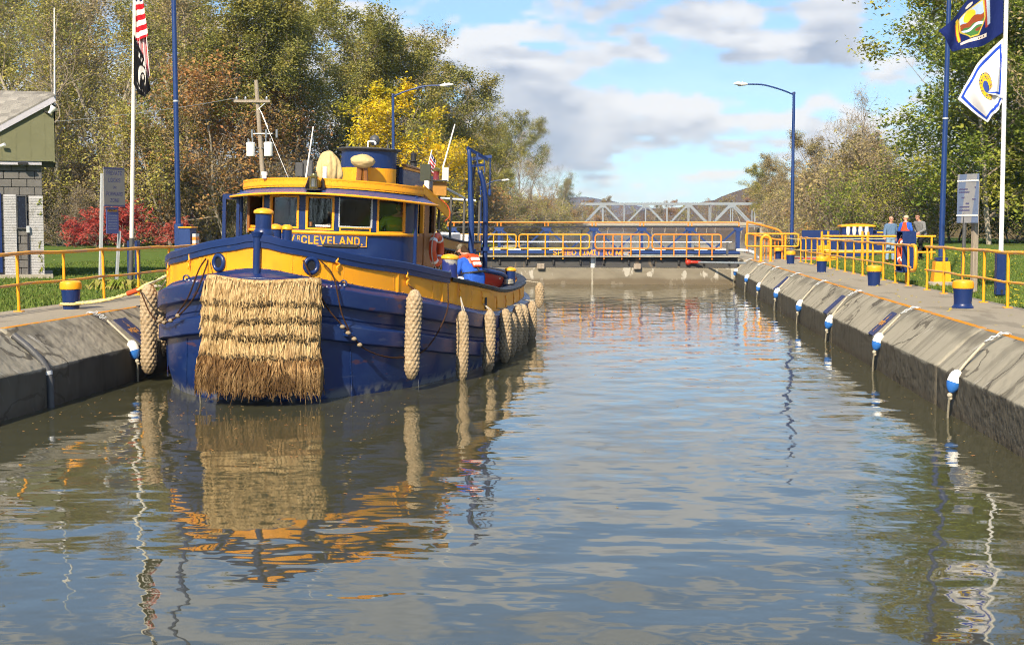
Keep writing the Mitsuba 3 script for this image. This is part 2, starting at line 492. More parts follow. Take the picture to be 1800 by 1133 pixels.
def far_bank(X, Y):
    base = 0.35 + 0.9 * np.clip((np.abs(X) - 20) / 12, 0, 1)
    return base + 0.4 * meshkit.fbm(np.stack([X * 0.1, Y * 0.05, 0 * X], -1), 3)


def left_terrain(X, Y): return np.where(X < -19, 0.9, -0.5) + 0.16 * np.clip(-X - 24, 0, 90) * np.clip((Y - 92) / 40, 0, 1) + 0.4 * meshkit.fbm(np.stack([X * 0.1, Y * 0.05, 0 * X], -1), 3)
def right_terrain(X, Y): return np.where(X - 0.075 * Y > 6, 0.9, -0.5) + 0.10 * np.clip(X - 0.075 * Y - 14, 0, 120) + 0.4 * meshkit.fbm(np.stack([X * 0.1, Y * 0.05, 0 * X + 7], -1), 3)


struct('terrain', grid_sheet(np.linspace(-220, -16, 70), np.concatenate([np.linspace(70, 200, 40), np.linspace(215, 900, 30)]), left_terrain), 'ground_earth', True, 'wooded ground beyond the left lawn')
struct('terrain', grid_sheet(np.linspace(9, 320, 90), np.concatenate([np.linspace(71, 200, 40), np.linspace(215, 900, 30)]), right_terrain), 'ground_earth', True, 'wooded ground beyond the right lawn')
struct('ground', grid_sheet(np.array([-1290, -600, 600, 1290.0]), np.array([-190, 0, 66, 1000, 2000, 3290.0]), lambda X, Y: 0 * X - 3.0), 'ground_earth', False, 'valley floor reaching to the horizon')


def ridge(x0, x1, y, dep, prof, seed, n=120):
    xs = np.linspace(x0, x1, n)
    rows = np.linspace(0, 1, 14)
    X, Rr = np.meshgrid(xs, rows)
    h = np.interp(X, *zip(*prof)) * np.sin(Rr * math.pi / 2)
    h = h + (meshkit.fbm(np.stack([X * 0.02, Rr * 6, 0 * X + seed], -1), 5, seed) - 0.5) * 10 * np.clip(Rr * 2, 0, 1)
    V = np.stack([X, y + Rr * dep, h - 3], -1).reshape(-1, 3)
    i = (np.arange(13)[:, None] * n + np.arange(n - 1)).ravel()
    return quads(V, np.stack([i, i + 1, i + n + 1, i + n], 1))


struct('hills', ridge(-900, 900, 2600, 500, [(-900, 20), (-300, 58), (-110, 70), (-40, 56), (60, 40), (200, 34), (900, 30)], 3), 'far_forest', True, 'far blue wooded hill ridge')
struct('hills', ridge(-40, 500, 900, 260, [(-40, 2), (0, 16), (40, 22), (90, 36), (160, 42), (500, 60)], 9), 'far_forest', True, 'brown wooded hillside beyond the truss bridge')


# grass blades near the fences, where single tufts can be seen
def blades(n, x0, x1, y0, y1, zf, seed, h=0.07):
    r = np.random.default_rng(seed)
    X = x0 + (x1 - x0) * r.random(n); Y = y0 + (y1 - y0) * r.random(n) ** 1.4
    Z = zf(X, Y)
    a = r.random(n) * 6.28; hh = h * (0.5 + r.random(n)); w = 0.012 + 0.012 * r.random(n)
    b = np.stack([X, Y, Z - 0.01], 1)
    s = np.stack([np.cos(a) * w, np.sin(a) * w, 0 * a], 1)
    t = b + np.stack([r.normal(0, 0.03, n), r.normal(0, 0.03, n), hh], 1)
    V = np.stack([b - s, b + s, t], 1).reshape(-1, 3)
    return mesh(V, np.arange(3 * n).reshape(-1, 3))


solo('grass', blades(60000, -24, XFL - 0.36, 22, 60, lawn_l, 1), 'grass_blade', 'short green grass of the lawn behind the left fence', 'grass', kind='stuff')
solo('grass', blades(60000, XFR + 0.25, 17, 22, 60, lawn_r, 2), 'grass_blade', 'short green grass of the lawn behind the right fence', 'grass', kind='stuff')


def litter(n, fn, seed, s=0.05, tilt=0.25):
    r = np.random.default_rng(seed)
    P = fn(r, n)
    a = r.random(n) * 6.28; L = s * (0.6 + 0.8 * r.random(n))
    u = np.stack([np.cos(a), np.sin(a), r.normal(0, tilt, n)], 1) * L[:, None]
    v = np.stack([-np.sin(a), np.cos(a), r.normal(0, tilt, n)], 1) * L[:, None] * 0.6
    V = np.stack([P - u, P - v + [0, 0, 0.004], P + u, P + v + [0, 0, 0.004]], 1).reshape(-1, 3)
    i = np.arange(n) * 4
    return quads(V, np.stack([i, i + 1, i + 2, i + 3], 1))


def on_lawn(x0, x1, y0, y1, zf, dz=0.02):
    def f(r, n):
        X = x0 + (x1 - x0) * r.random(n); Y = y0 + (y1 - y0) * r.random(n)
        return np.stack([X, Y, zf(X, Y) + dz], 1)
    return f


solo('fallen_leaves', litter(1400, on_lawn(XFR + 0.3, 16, 24, 60, lawn_r, 0.04), 5), 'leaf_gold', 'yellow fallen leaves scattered on the right lawn', 'leaves', kind='stuff')
solo('fallen_leaves', litter(500, on_lawn(-34, XFL - 0.4, 24, 80, lawn_l, 0.04), 6), 'leaf_brown', 'brown fallen leaves scattered on the left lawn', 'leaves', kind='stuff')
solo('fallen_leaves', litter(60, on_lawn(XR1 + 0.3, XFR, 18, 60, lambda X, Y: 0 * X + WZ, 0.015), 8, 0.04), 'leaf_gold', 'few yellow leaves lying on the concrete walkway', 'leaves', kind='stuff')


def afloat(r, n):
    k = r.random(n)
    X = np.where(k < 0.45, -8.6 + 5.2 * r.random(n), np.where(k < 0.72, 4.5 - np.abs(r.normal(0, 0.7, n)), -8.9 + 13 * r.random(n)))
    Y = np.where(k < 0.45, 14.5 + 7.0 * r.random(n) ** 0.7, np.where(k < 0.72, 13 + 40 * r.random(n), 11 + 30 * r.random(n)))
    P = np.stack([X, Y, wave_z(X, Y) + 0.004], 1)
    keep = (((X + 5.9) / 2.6) ** 2 + ((Y - 26) / 5.6) ** 2 > 1.0)
    P[~keep] = P[keep][0] + [0.3, 0.2, 0]
    return P


solo('fallen_leaves', litter(520, afloat, 9, 0.024, 0.05), 'leaf_rust', 'small orange leaves floating on the canal water', 'leaves', kind='stuff')
# ------------------------------------------------------------------ trees
def skeleton(seed, h, spread, base=0.25, trunk_r=None, levels=3, n_main=14, up=0.35, lean=0.0, wig=0.10, stems=1, droop=0.0, kids=7):
    """limbs of a tree: segments (p0, p1, r0, r1, level) and twig points for leaves"""
    r = np.random.default_rng(seed)
    trunk_r = trunk_r or h * 0.014
    segs, tips = [], []

    def limb(p, d, L, rad, level, n):
        pts = [np.array(p, float)]
        d = d / np.linalg.norm(d)
        for i in range(n):
            d = d + r.normal(0, wig * (1 + 0.6 * level), 3) + np.array([0, 0, (up if level else 0.25) * 0.12 - droop * 0.10 * level])
            d /= np.linalg.norm(d)
            pts.append(pts[-1] + d * L / n)
        rr = rad * (1 - np.linspace(0, 1, n + 1) * (0.86 if level else 0.80))
        for i in range(n):
            segs.append((pts[i], pts[i + 1], rr[i], rr[i + 1], level))
        return pts, rr

    def grow(p, d, L, rad, level):
        n = (12, 6, 4, 3, 2)[level]
        pts, rr = limb(p, d, L, rad, level, n)
        if level >= levels:
            for q in pts[1:]: tips.append((q, pts[-1] - pts[0]))
            return
        m = n_main if level == 0 else max(3, int(kids * (1.15 - 0.2 * level)))
        lo = base if level == 0 else 0.22
        for j in range(m):
            f = lo + (1 - lo) * (j + r.random()) / m
            i = min(int(f * n), n - 1); u = f * n - i
            q = pts[i] * (1 - u) + pts[i + 1] * u
            dd = pts[i + 1] - pts[i]; dd = dd / np.linalg.norm(dd)
            a = r.random() * 6.28 if level == 0 else r.random() * 6.28
            side = np.cross(dd, [math.cos(a), math.sin(a), 0.3]); side /= np.linalg.norm(side) + 1e-9
            if level == 0:
                g = (f - base) / (1 - base)
                LL = spread * (0.55 + 0.75 * math.sin(math.pi * min(1, 0.18 + 0.82 * g)) ** 0.8) * (0.75 + 0.5 * r.random())
                w = 0.45 + 0.75 * g
            else:
                LL = L * (0.34 + 0.30 * r.random()) * (1.15 - 0.5 * f); w = 0.75
            nd = side * 1.0 + dd * w + np.array([0, 0, up * 0.55])
            grow(q, nd, LL, max(rr[i] * (0.50 if level == 0 else 0.62), 0.006), level + 1)
        if level: tips.append((pts[-1], pts[-1] - pts[-2]))

    for s in range(stems):
        a = s * 2.4
        o = np.array([math.cos(a), math.sin(a), 0]) * (0.25 * (stems > 1))
        grow(o, np.array([lean + o[0] * 0.9, o[1] * 0.9, 1.0]), h * (1 if s == 0 else 0.8), trunk_r, 0)
    return segs, tips


def wood_meshes(segs, ks=(7, 5, 3, 3, 3), minr=0.008):
    """trunk (levels 0) and limbs as two meshes"""
    out = []
    lv0 = [s for s in segs if s[4] == 0]
    for S in [lv0[i:i + 12] for i in range(0, len(lv0), 12)] + [[s for s in segs if s[4]]]:
        V, F, at = [], [], 0
        for k in sorted(set(ks)):
            Q = [s for s in S if ks[s[4]] == k]
            if not Q: continue
            p0 = np.array([s[0] for s in Q]); p1 = np.array([s[1] for s in Q])
            r0 = np.maximum([s[2] for s in Q], minr); r1 = np.maximum([s[3] for s in Q], minr * 0.8)
            d = p1 - p0; d /= np.linalg.norm(d, axis=1, keepdims=True)
            a = np.where(np.abs(d[:, 2:3]) < 0.9, [[0, 0, 1.0]], [[1.0, 0, 0]])
            x = np.cross(a, d); x /= np.linalg.norm(x, axis=1, keepdims=True)
            y = np.cross(d, x)
            t = np.arange(k) * 2 * math.pi / k
            ring = np.cos(t)[None, :, None] * x[:, None] + np.sin(t)[None, :, None] * y[:, None]
            A = p0[:, None] - d[:, None] * 0.0 + ring * r0[:, None, None]
            B = p1[:, None] + ring * r1[:, None, None]
            n = len(Q)
            V.append(np.concatenate([A, B], 1).reshape(-1, 3))
            j = np.arange(k); j2 = (j + 1) % k
            f = np.concatenate([np.stack([j, j2, j2 + k], 1), np.stack([j, j2 + k, j + k], 1)])
            F.append((f[None] + (np.arange(n) * 2 * k)[:, None, None]).reshape(-1, 3) + at)
            at += n * 2 * k
        out.append(mesh(np.vstack(V), np.vstack(F)))
    return out


def leaf_mesh(tips, n, size, seed, fuzz=0.35, flat=0.5, aspect=0.55, drop=0.25):
    """n leaf blades (two triangles folded on the midrib) round the twig points"""
    r = np.random.default_rng(seed)
    P = np.array([t[0] for t in tips])
    i = r.integers(0, len(P), n)
    c = P[i] + r.normal(0, fuzz, (n, 3)) * [1, 1, 0.75]
    a = r.random(n) * 6.28
    u = np.stack([np.cos(a), np.sin(a), r.normal(-drop, 0.45, n)], 1); u /= np.linalg.norm(u, axis=1, keepdims=True)
    w = np.stack([r.normal(0, flat, n), r.normal(0, flat, n), np.ones(n)], 1)
    v = np.cross(w, u); v /= np.linalg.norm(v, axis=1, keepdims=True)
    nn = np.cross(u, v)
    L = size * (0.55 + 0.9 * r.random(n))[:, None]
    q0 = c - u * L * 0.5; q2 = c + u * L * 0.5
    q1 = c + v * L * aspect * 0.5 + nn * L * 0.10; q3 = c - v * L * aspect * 0.5 + nn * L * 0.10
    V = np.stack([q0, q1, q2, q3], 1).reshape(-1, 3)
    j = np.arange(n) * 4
    return quads(V, np.stack([j, j + 1, j + 2, j + 3], 1))


def proto(seed, h, spread, n_leaf, leaf, **kw):
    fz = kw.pop('fuzz', 0.35); fl = kw.pop('flat', 0.6); asp = kw.pop('aspect', 0.55)
    minr = kw.pop('minr', 0.012)
    segs, tips = skeleton(seed, h, spread, **kw)
    *t, l = wood_meshes(segs, minr=minr)
    pts = np.array([q[0] for q in tips])
    top = float(np.percentile(pts[:, 2], 99.5)) + 0.2
    lv = mikit.ply(leaf_mesh(tips, n_leaf, leaf, seed + 100, fz, fl, asp), 'leaf_olive') if n_leaf else None
    return [mikit.ply(q, 'bark', True) for q in t], mikit.ply(l, 'twig', False), lv, top


def tree(name, pr, x, y, z, s, rot, leaf, label, group, cat_='tree', sz=None, wood='bark'):
    k = thing(name, label, cat_, group)
    M = T().translate([float(x), float(y), float(z)]).rotate([0, 0, 1], float(rot)).scale([float(s), float(s), float(sz or s)])
    for i, q in enumerate(pr[0]): scene[k + ('__trunk' if len(pr[0]) == 1 else '__stem') + (f'_{i:03d}' if i else '')] = {**q, 'to_world': M}
    scene[k + '__limb'] = {**pr[1], 'to_world': M}
    if pr[2] is not None:
        scene[k + '__crown'] = {**pr[2], 'to_world': M, 'bsdf': {'type': 'ref', 'id': leaf}}
    return k


# prototypes, about 1 unit = 1 m
LOCUST = [proto(31 + i, 18.0, 4.2, 17000, 0.225, base=0.34, n_main=15, up=0.5, kids=7, fuzz=0.34) for i in range(3)]
SPARSE = [proto(41 + i, 17.0, 3.6, 4200, 0.20, base=0.28, n_main=14, up=0.7, kids=7, fuzz=0.35, wig=0.13) for i in range(3)]
BARE = [proto(51 + i, 15.0, 4.0, 600, 0.18, base=0.22, n_main=15, up=0.75, kids=8, wig=0.12) for i in range(2)]
BUSHY = [proto(61 + i, 8.5, 3.1, 6500, 0.20, base=0.12, n_main=17, up=0.4, kids=7, fuzz=0.36) for i in range(2)]
YELLOW = proto(71, 10.2, 3.4, 9500, 0.25, base=0.16, n_main=16, up=0.3, kids=7, fuzz=0.30, flat=0.45, aspect=0.6)
BROAD = proto(75, 12.5, 5.4, 56000, 0.25, base=0.10, n_main=24, up=0.15, kids=7, fuzz=0.46, droop=0.5, flat=0.5)
MAPLE = proto(77, 17.0, 5.6, 6500, 0.27, base=0.36, n_main=12, up=0.3, kids=7, fuzz=0.28, trunk_r=0.26)
SCRUB = [proto(81 + i, 4.2, 1.9, 4200, 0.17, base=0.06, n_main=15, up=0.5, kids=6, stems=3, fuzz=0.28) for i in range(2)]
THICKET = [proto(91 + i, 5.0, 1.9, 1500, 0.14, base=0.06, n_main=14, up=0.8, kids=8, stems=3, fuzz=0.25, wig=0.15) for i in range(2)]

tr = np.random.default_rng(99)


def top_scale(pr_h, y, ypix, z0=1.0):
    """size that brings a tree of height pr_h, standing y metres off, up to the skyline"""
    return (EYE + (397 - ypix) / 2400 * y - z0) / pr_h


# the wood behind the left lawn: front row with trunks in view
front = [(-46.0, 92, 1, 'S', 'leaf_olive', -60), (-42.6, 90, 0, 'S', 'leaf_yellowgreen', -40), (-40.2, 92, 2, 'S', 'leaf_brown', -70), (-38.4, 89, 1, 'S', 'leaf_yellowgreen', -30), (-36.6, 90, 0, 'S', 'leaf_brown', -60),
         (-34.2, 89, 2, 'S', 'leaf_yellowgreen', -20), (-32.6, 91, 1, 'S', 'leaf_brown', -50), (-30.8, 92, 0, 'L', 'leaf_olive', -40), (-28.8, 90, 1, 'S', 'leaf_brown', 60), (-27.0, 92, 0, 'S', 'leaf_brown', 20), (-25.2, 95, 2, 'L', 'leaf_olive', -10), (-22.4, 97, 0, 'L', 'leaf_olive', 25), (-19.6, 99, 1, 'L', 'leaf_olive', -5), (-19.0, 103, 2, 'L', 'leaf_olive', 45)]
for x, y, i, kind, leaf, h in front:
    pr = (SPARSE if kind == 'S' else LOCUST)[i]
    s = top_scale(pr[3], y, h)
    lab, grp = (('thin half bare autumn tree with pale trunk at the edge of the left lawn', 'half bare trees along the left lawn') if kind == 'S'
                else ('tall olive green leafy tree at the front of the wood behind the tugboat', 'olive trees at the front of the left wood'))
    tree('woodland_tree', pr, x, y, 1.2, s, tr.random() * 360, leaf, lab, grp)
# second and third row
for k in range(22):
    x = -62 + 42 * (k % 11) / 10 + tr.normal(0, 1.0); y = (104 if k < 11 else 120) + tr.normal(0, 3)
    if x > -19.5: x = -20 - tr.random() * 3
    sp = tr.random() + (0.45 if x < -36 else 0)
    h = -60 + 60 * tr.random() if x < -34 else (20 + 50 * tr.random())
    if sp < 0.72: tree('woodland_tree', LOCUST[k % 3], x, y, 1.6, top_scale(LOCUST[k % 3][3], y, h), tr.random() * 360, ('leaf_olive', 'leaf_olive', 'leaf_yellowgreen')[k % 3], 'tall olive green tree deep in the wood on the left', 'olive trees deep in the left wood')
    else: tree('woodland_tree', SPARSE[k % 3], x, y, 1.6, top_scale(SPARSE[k % 3][3], y, h), tr.random() * 360, ('leaf_brown', 'leaf_yellowgreen', 'leaf_olive')[k % 3], 'thin brownish tree deep in the wood on the left', 'thin brown trees deep in the left wood')
for k in range(16):
    tree('thicket', THICKET[k % 2], -60 + 2.7 * k, 103 + 3 * (k % 3), 1.3, 1.3 + 0.5 * tr.random(), tr.random() * 360, ('leaf_brown', 'leaf_olive')[k % 2], 'twiggy brown thicket deep in the wood on the left', 'thickets deep in the left wood', 'bush')
# rust and yellow small trees in front of the wood
for x, y, h, leaf, lab in ((-27.0, 88, 10.2, 'leaf_rust', 'rust orange autumn tree behind the utility pole'), (-24.2, 89, 9.4, 'leaf_rust', 'rust orange autumn tree between the utility pole and the golden tree'),
                           (-30.4, 87, 8.0, 'leaf_yellowgreen', 'small yellow leaved tree left of the utility pole'), (-33.4, 88, 7.0, 'leaf_brown', 'small brown leaved tree behind the red shrubs'),
                           (-40.4, 88, 8.0, 'leaf_yellowgreen', 'small yellow green tree right of the lock house roof'), (-36.2, 91, 6.0, 'leaf_brown', 'small brown tree behind the flagpole on the left')):
    tree('autumn_tree', BUSHY[int(h * 10) % 2], x, y, 1.2, h / 8.5, tr.random() * 360, leaf, lab, None)
tree('golden_tree', YELLOW, -15.7, 84, 1.2, 0.86, 200, 'leaf_gold', 'bright golden yellow tree behind the tugboat funnel', None)
tree('golden_tree', BUSHY[1], -12.6, 84, 1.0, 0.72, 40, 'leaf_gold', 'low yellow tree behind the blue davits of the tugboat', None)
tree('golden_tree', BUSHY[0], -16.4, 90, 1.0, 0.86, 80, 'leaf_yellowgreen', 'yellow green tree behind the left street lamp', None)
# scrub along the foot of the wood
for k in range(30):
    x = -48 + 33 * k / 29 + tr.normal(0, 0.5); y = 90 + tr.normal(0, 1.5)
    if k % 3 == 0: tree('scrub_bush', SCRUB[k % 2], x, y, 1.15, 0.55 + 0.4 * tr.random(), tr.random() * 360, ('leaf_olive', 'leaf_yellowgreen', 'leaf_brown')[k // 3 % 3], 'leafy brown olive bush at the foot of the wood on the left', 'leafy bushes at the foot of the left wood', 'bush')
    else: tree('thicket', THICKET[k % 2], x, y, 1.15, 0.7 + 0.5 * tr.random(), tr.random() * 360, ('leaf_brown', 'leaf_olive')[k % 2], 'twiggy brown thicket at the foot of the wood on the left', 'twiggy thickets at the foot of the left wood', 'bush')
# bank trees that recede along the left side of the canal; (x, y, pixel of the top, kind)
bank = [(-20.6, 110, 62, 'L'), (-19.8, 117, 100, 'L'), (-19.6, 125, 138, 'L'), (-19.8, 135, 176, 'L'), (-20.2, 150, 182, 'S'), (-20.8, 165, 186, 'L'), (-20.5, 180, 196, 'L'), (-21.0, 198, 205, 'S'),
        (-21.0, 212, 216, 'L'), (-20.0, 232, 226, 'B'), (-21.5, 252, 250, 'L'), (-21.0, 270, 260, 'S'), (-20.5, 300, 276, 'S'), (-20.5, 330, 288, 'B'), (-20.0, 360, 303, 'S'), (-20.5, 400, 315, 'L'), (-22.0, 450, 330, 'S'), (-16.0, 520, 345, 'L'), (-23.5, 190, 200, 'L'), (-24, 225, 222, 'L'), (-24, 262, 250, 'L')]
for i, (x, y, yp, kd) in enumerate(bank):
    pr = {'L': LOCUST[i % 3], 'S': SPARSE[i % 3], 'B': BARE[i % 2]}[kd]
    s = top_scale(pr[3], y, yp)
    lf = {'L': ('leaf_olive', 'leaf_yellowgreen', 'leaf_brown')[i % 3 if i > 4 else 0], 'S': 'leaf_brown', 'B': 'leaf_brown'}[kd]
    lab, grp = {'L': ('leafy olive tree in the row along the left canal bank', 'leafy trees along the left canal bank'), 'S': ('thin brown tree in the row along the left canal bank', 'thin trees along the left canal bank'),
                'B': ('bare grey branched tree on the left canal bank beyond the gate', 'bare trees along the left canal bank')}[kd]
    tree('bank_tree', pr, x, y, 1.0, s, tr.random() * 360, lf, lab, grp)
    for q in range(2):
        tree('bank_bush', SCRUB[(i + q) % 2], x + 1.5 + 2.2 * q, y + 5 * q - 2, 0.8, 1.0 + 0.5 * tr.random(), tr.random() * 360, ('leaf_brown', 'leaf_yellowgreen', 'leaf_rust')[(i + q) % 3],
             'brown autumn bush on the left canal bank beyond the gate', 'bushes along the left canal bank', 'bush')
# right side: the broad green tree, the maple above it and the trunks by the flags
tree('broad_tree', BROAD, 20.0, 80, 1.3, 0.96, 20, 'leaf_green', 'broad leafy green tree on the right lawn behind the three men', None)
tree('broad_tree', BROAD, 26.5, 86, 1.6, 0.94, 140, 'leaf_green', 'dense green tree behind the right flagpole', None)
tree('broad_tree', BROAD, 33.5, 92, 1.6, 1.0, 250, 'leaf_green', 'dark green tree at the right edge of the picture', None)
tree('maple_tree', MAPLE, 26.2, 92, 1.4, 1.30, 75, 'leaf_yellowgreen', 'tall maple with yellow green leaves above the broad green tree', None)
tree('old_tree', SPARSE[1], 20.6, 74, 1.5, 1.10, 10, 'leaf_brown', 'grey trunked old tree with vines just right of the right flagpole', None)
tree('old_tree', BARE[0], 24.5, 82, 1.5, 1.3, 160, 'leaf_brown', 'nearly bare old tree at the far right of the lawn', None)
tree('bare_tree', BARE[1], 19.9, 126, 1.2, top_scale(BARE[1][3], 128, 165), 30, 'leaf_brown', 'bare grey tree reaching above the brown wood on the right', None)
tree('bare_tree', BARE[0], 17.4, 132, 1.2, top_scale(BARE[0][3], 134, 205), 250, 'leaf_brown', 'bare grey tree just left of the tallest bare tree on the right', None)
for i, (x, y, yp, kd, lf) in enumerate([(17.5, 118, 275, 'U', 'leaf_rust'), (20.8, 116, 262, 'U', 'leaf_brown'), (15.6, 122, 300, 'U', 'leaf_brown'), (14.6, 132, 318, 'U', 'leaf_yellowgreen'), (19.0, 150, 258, 'S', 'leaf_brown'), (22.0, 152, 235, 'L', 'leaf_brown'), (24.5, 146, 215, 'S', 'leaf_brown'),
                                    (19.5, 175, 285, 'S', 'leaf_rust'), (21.0, 190, 270, 'L', 'leaf_brown'), (23.5, 205, 262, 'S', 'leaf_rust'), (22.0, 225, 292, 'L', 'leaf_yellowgreen'), (26.0, 240, 282, 'S', 'leaf_brown'),
                                    (24.5, 262, 308, 'L', 'leaf_brown'), (27.0, 290, 314, 'S', 'leaf_olive'), (29.5, 325, 318, 'L', 'leaf_yellowgreen'), (33.5, 360, 322, 'S', 'leaf_brown'), (38.5, 430, 326, 'L', 'leaf_brown'), (28, 180, 240, 'L', 'leaf_brown'), (32, 210, 250, 'L', 'leaf_olive')]):
    pr = {'L': LOCUST[i % 3], 'S': SPARSE[i % 3], 'U': BUSHY[i % 2]}[kd]
    tree('bank_tree', pr, x, y, 1.0, top_scale(pr[3], y, yp), tr.random() * 360, lf, 'brown autumn tree in the wood along the right canal bank', 'brown trees along the right canal bank')
for k in range(16):
    y = 96 + 12 * k
    tree('bank_bush', SCRUB[k % 2], 0.075 * y + 6.5 + 1.2 * tr.random(), y, 0.8, 1.0 + 0.6 * tr.random(), tr.random() * 360, ('leaf_brown', 'leaf_yellowgreen', 'leaf_rust')[k % 3], 'brown autumn bush on the right canal bank beyond the gate', 'bushes along the right canal bank', 'bush')
for k in range(9):
    tree('lawn_bush', SCRUB[k % 2], 13.5 + 2.4 * k, 88 + 4 * (k % 2), 1.2, 0.9 + 0.4 * tr.random(), tr.random() * 360, ('leaf_green', 'leaf_yellowgreen')[k % 2], 'green bush below the broad trees on the right lawn', 'green bushes under the broad trees', 'bush')
# trees between the banks, beyond the truss bridge
for k in range(15):
    x = -30 + 6.0 * k; y = 560 + 40 * (k % 3)
    tree('far_tree', (LOCUST + SPARSE)[k % 6], x, y, 0, 0.62 + 0.12 * tr.random() + 0.30 * max(0, (x - 25) / 40), tr.random() * 360, ('leaf_brown', 'leaf_rust', 'leaf_yellowgreen')[k % 3], 'small hazy autumn tree beyond the truss bridge', 'far trees beyond the truss bridge')
# red sumac shrubs on the lawn's edge
SUMAC = proto(95, 2.3, 1.25, 1500, 0.40, base=0.10, n_main=13, up=0.35, kids=5, stems=3, fuzz=0.16, aspect=0.24, flat=0.7)
for x, y, s, r_, lab in ((-33.4, 82.5, 0.82, 0, 'large red sumac shrub behind the two sign posts'), (-31.7, 83, 0.90, 120, 'tall red sumac shrub left of the white flagpole'), (-35.0, 83, 0.60, 220, 'low red sumac shrub beside the lock house corner'),
                         (-28.9, 84, 0.60, 60, 'small red sumac shrub left of the tall blue pole')):
    tree('red_shrub', SUMAC, x, y, 1.2, s * 1.05, r_, 'leaf_red', lab, None, 'shrub')
# trees behind the viewpoint, mirrored in the pilothouse glass
for i, x in enumerate((-52, -40, -29, -17, -6, 6, 18, 30, 44)):
    tree('scrub_bush', SCRUB[i % 2], x + 5, -58, 0.3, 2.4, 70 * i, 'leaf_olive', 'tall bush on the bank behind the viewpoint', 'bushes behind the viewpoint', 'bush')
    tree('woodland_tree', LOCUST[i % 3], x, -62 - 5 * (i % 2), 0.5, 0.95, 40 * i, 'leaf_olive', 'olive tree on the bank behind the viewpoint', 'trees behind the viewpoint')
# ------------------------------------------------------------------ the lock: walls, walkways, fences, gate
def wall_profile(x0, x1):
    """section of a lock wall from below the water up to the edge of the walkway"""
    s = 1 if x1 > x0 else -1
    w = abs(x1 - x0)
    pts = [(0, -1.2), (0, 0.60), (0.012, 0.622)]
    pts += [(0.012 + (w - 0.20) * t, 0.622 + 0.44 * t) for t in (0.25, 0.5, 0.75, 1.0)]
    for a in np.linspace(0.25, 1, 5):
        pts.append((w - 0.188 + 0.188 * math.sin(a * math.pi / 2) ** 0.9, 1.062 + 0.128 * (1 - (1 - a) ** 1.8)))
    return [(x0 + s * u, z) for u, z in pts]


def wall_panel(x0, x1, ya, yb, seed):
    pr = np.array(wall_profile(x0, x1))
    s = 1 if x1 > x0 else -1
    # chamfered ends so that the joints read as grooves
    st = np.concatenate([[0, 0.03, 0.09], np.linspace(0.35, yb - ya - 0.35, max(3, int((yb - ya) / 0.35))), [yb - ya - 0.09, yb - ya - 0.03, yb - ya]])
    inset = np.concatenate([[0.10, 0.045, 0.0], np.zeros(len(st) - 6), [0.0, 0.045, 0.10]])
    V = []
    for y, i in zip(st, inset):
        p = np.stack([pr[:, 0] + s * i * (0.6), np.full(len(pr), ya + y), pr[:, 1] - 0.0 * i - i * 0.25 * (pr[:, 1] > 0.7)], 1)
        wob = (meshkit.fbm(np.stack([p[:, 1] * 1.7, p[:, 2] * 2.0, 0 * p[:, 0] + seed], -1), 4, 3) - 0.5) * 0.030
        p[:, 0] += wob
        V.append(np.vstack([p, [[x1 + s * 0.12, ya + y, 1.19 - 0.25 * i]]]))
    n = len(pr) + 1
    V = np.vstack(V)
    i = (np.arange(len(st) - 1)[:, None] * n + np.arange(n - 1)).ravel()
    f = np.stack([i, i + 1, i + n + 1, i + n], 1)
    if s > 0: f = f[:, ::-1]
    m = quads(V, f)
    return m


def lock_wall(x0, x1, joints, label):
    s = 1 if x1 > x0 else -1
    k = thing('lock_wall', label, 'wall')
    for a, b in zip(joints[:-1], joints[1:]):
        part(k, 'concrete_panel', wall_panel(x0, x1, a + 0.02, b - 0.02, a), 'lock_concrete', 50)
    # core behind the panels closes the joints
    pr = np.array(wall_profile(x0, x1)) - [0, 0.05]; pr[:, 0] += s * 0.09
    poly = [tuple(q) for q in pr] + [(x1 + s * 0.5, 1.10), (x1 + s * 0.5, -1.2)]
    m = extrude(poly, joints[-1] - joints[0] - 0.1, np.array([[1, 0, 0], [0, 0, -1], [0, 1, 0.0]]), (0, joints[-1] - 0.05, 0))
    part(k, 'core', m, 'lock_concrete')
    xa, xb = sorted((x1 + s * 0.005, x1 + s * 0.125))
    for a, b in zip(joints[:-1], joints[1:]):
        y = a + 0.05
        part(k, 'edge_stripe', box(((xa + xb) / 2, (a + b) / 2, WZ + 0.0015), (xb - xa, b - a - 0.30, 0.007)), 'edge_orange')
    return k


LW = lock_wall(XL0, XL1, [-30.5, -19.5, -8.2, 2.9, 20.12, 31.7, 43.0, 54.4, 65.6], 'weathered concrete lock wall on the left beside the tugboat')
RW = lock_wall(XR0, XR1, [-24.5, -13.0, -1.5, 10.0, 21.55, 32.95, 44.5, 54.6, 65.6], 'weathered concrete lock wall on the right with the row of ropes and floats')
# rounded, chamfered nose of the right wall
# walkways
struct('walkway', box(((XR1 + 0.12 + XFR + 0.25) / 2, 17.5, WZ - 0.15), (XFR + 0.25 - XR1 - 0.12, 95, 0.30)), 'walk_concrete', label='concrete walkway along the right lock wall')
struct('walkway', box(((XL1 - 0.12 + XFL - 0.30) / 2, 17.5, WZ - 0.15), (XL1 - 0.12 - XFL + 0.30, 95, 0.30)), 'walk_concrete', label='concrete walkway along the left lock wall')
struct('pavement', box((10.6, 69.0, WZ - 0.154), (11.2, 8.0, 0.30)), 'walk_concrete', label='concrete apron at the end of the right lock wall')
struct('pavement', box((-14.0, 68.0, WZ - 0.154), (9.0, 5.5, 0.30)), 'walk_concrete', label='concrete apron at the end of the left lock wall')
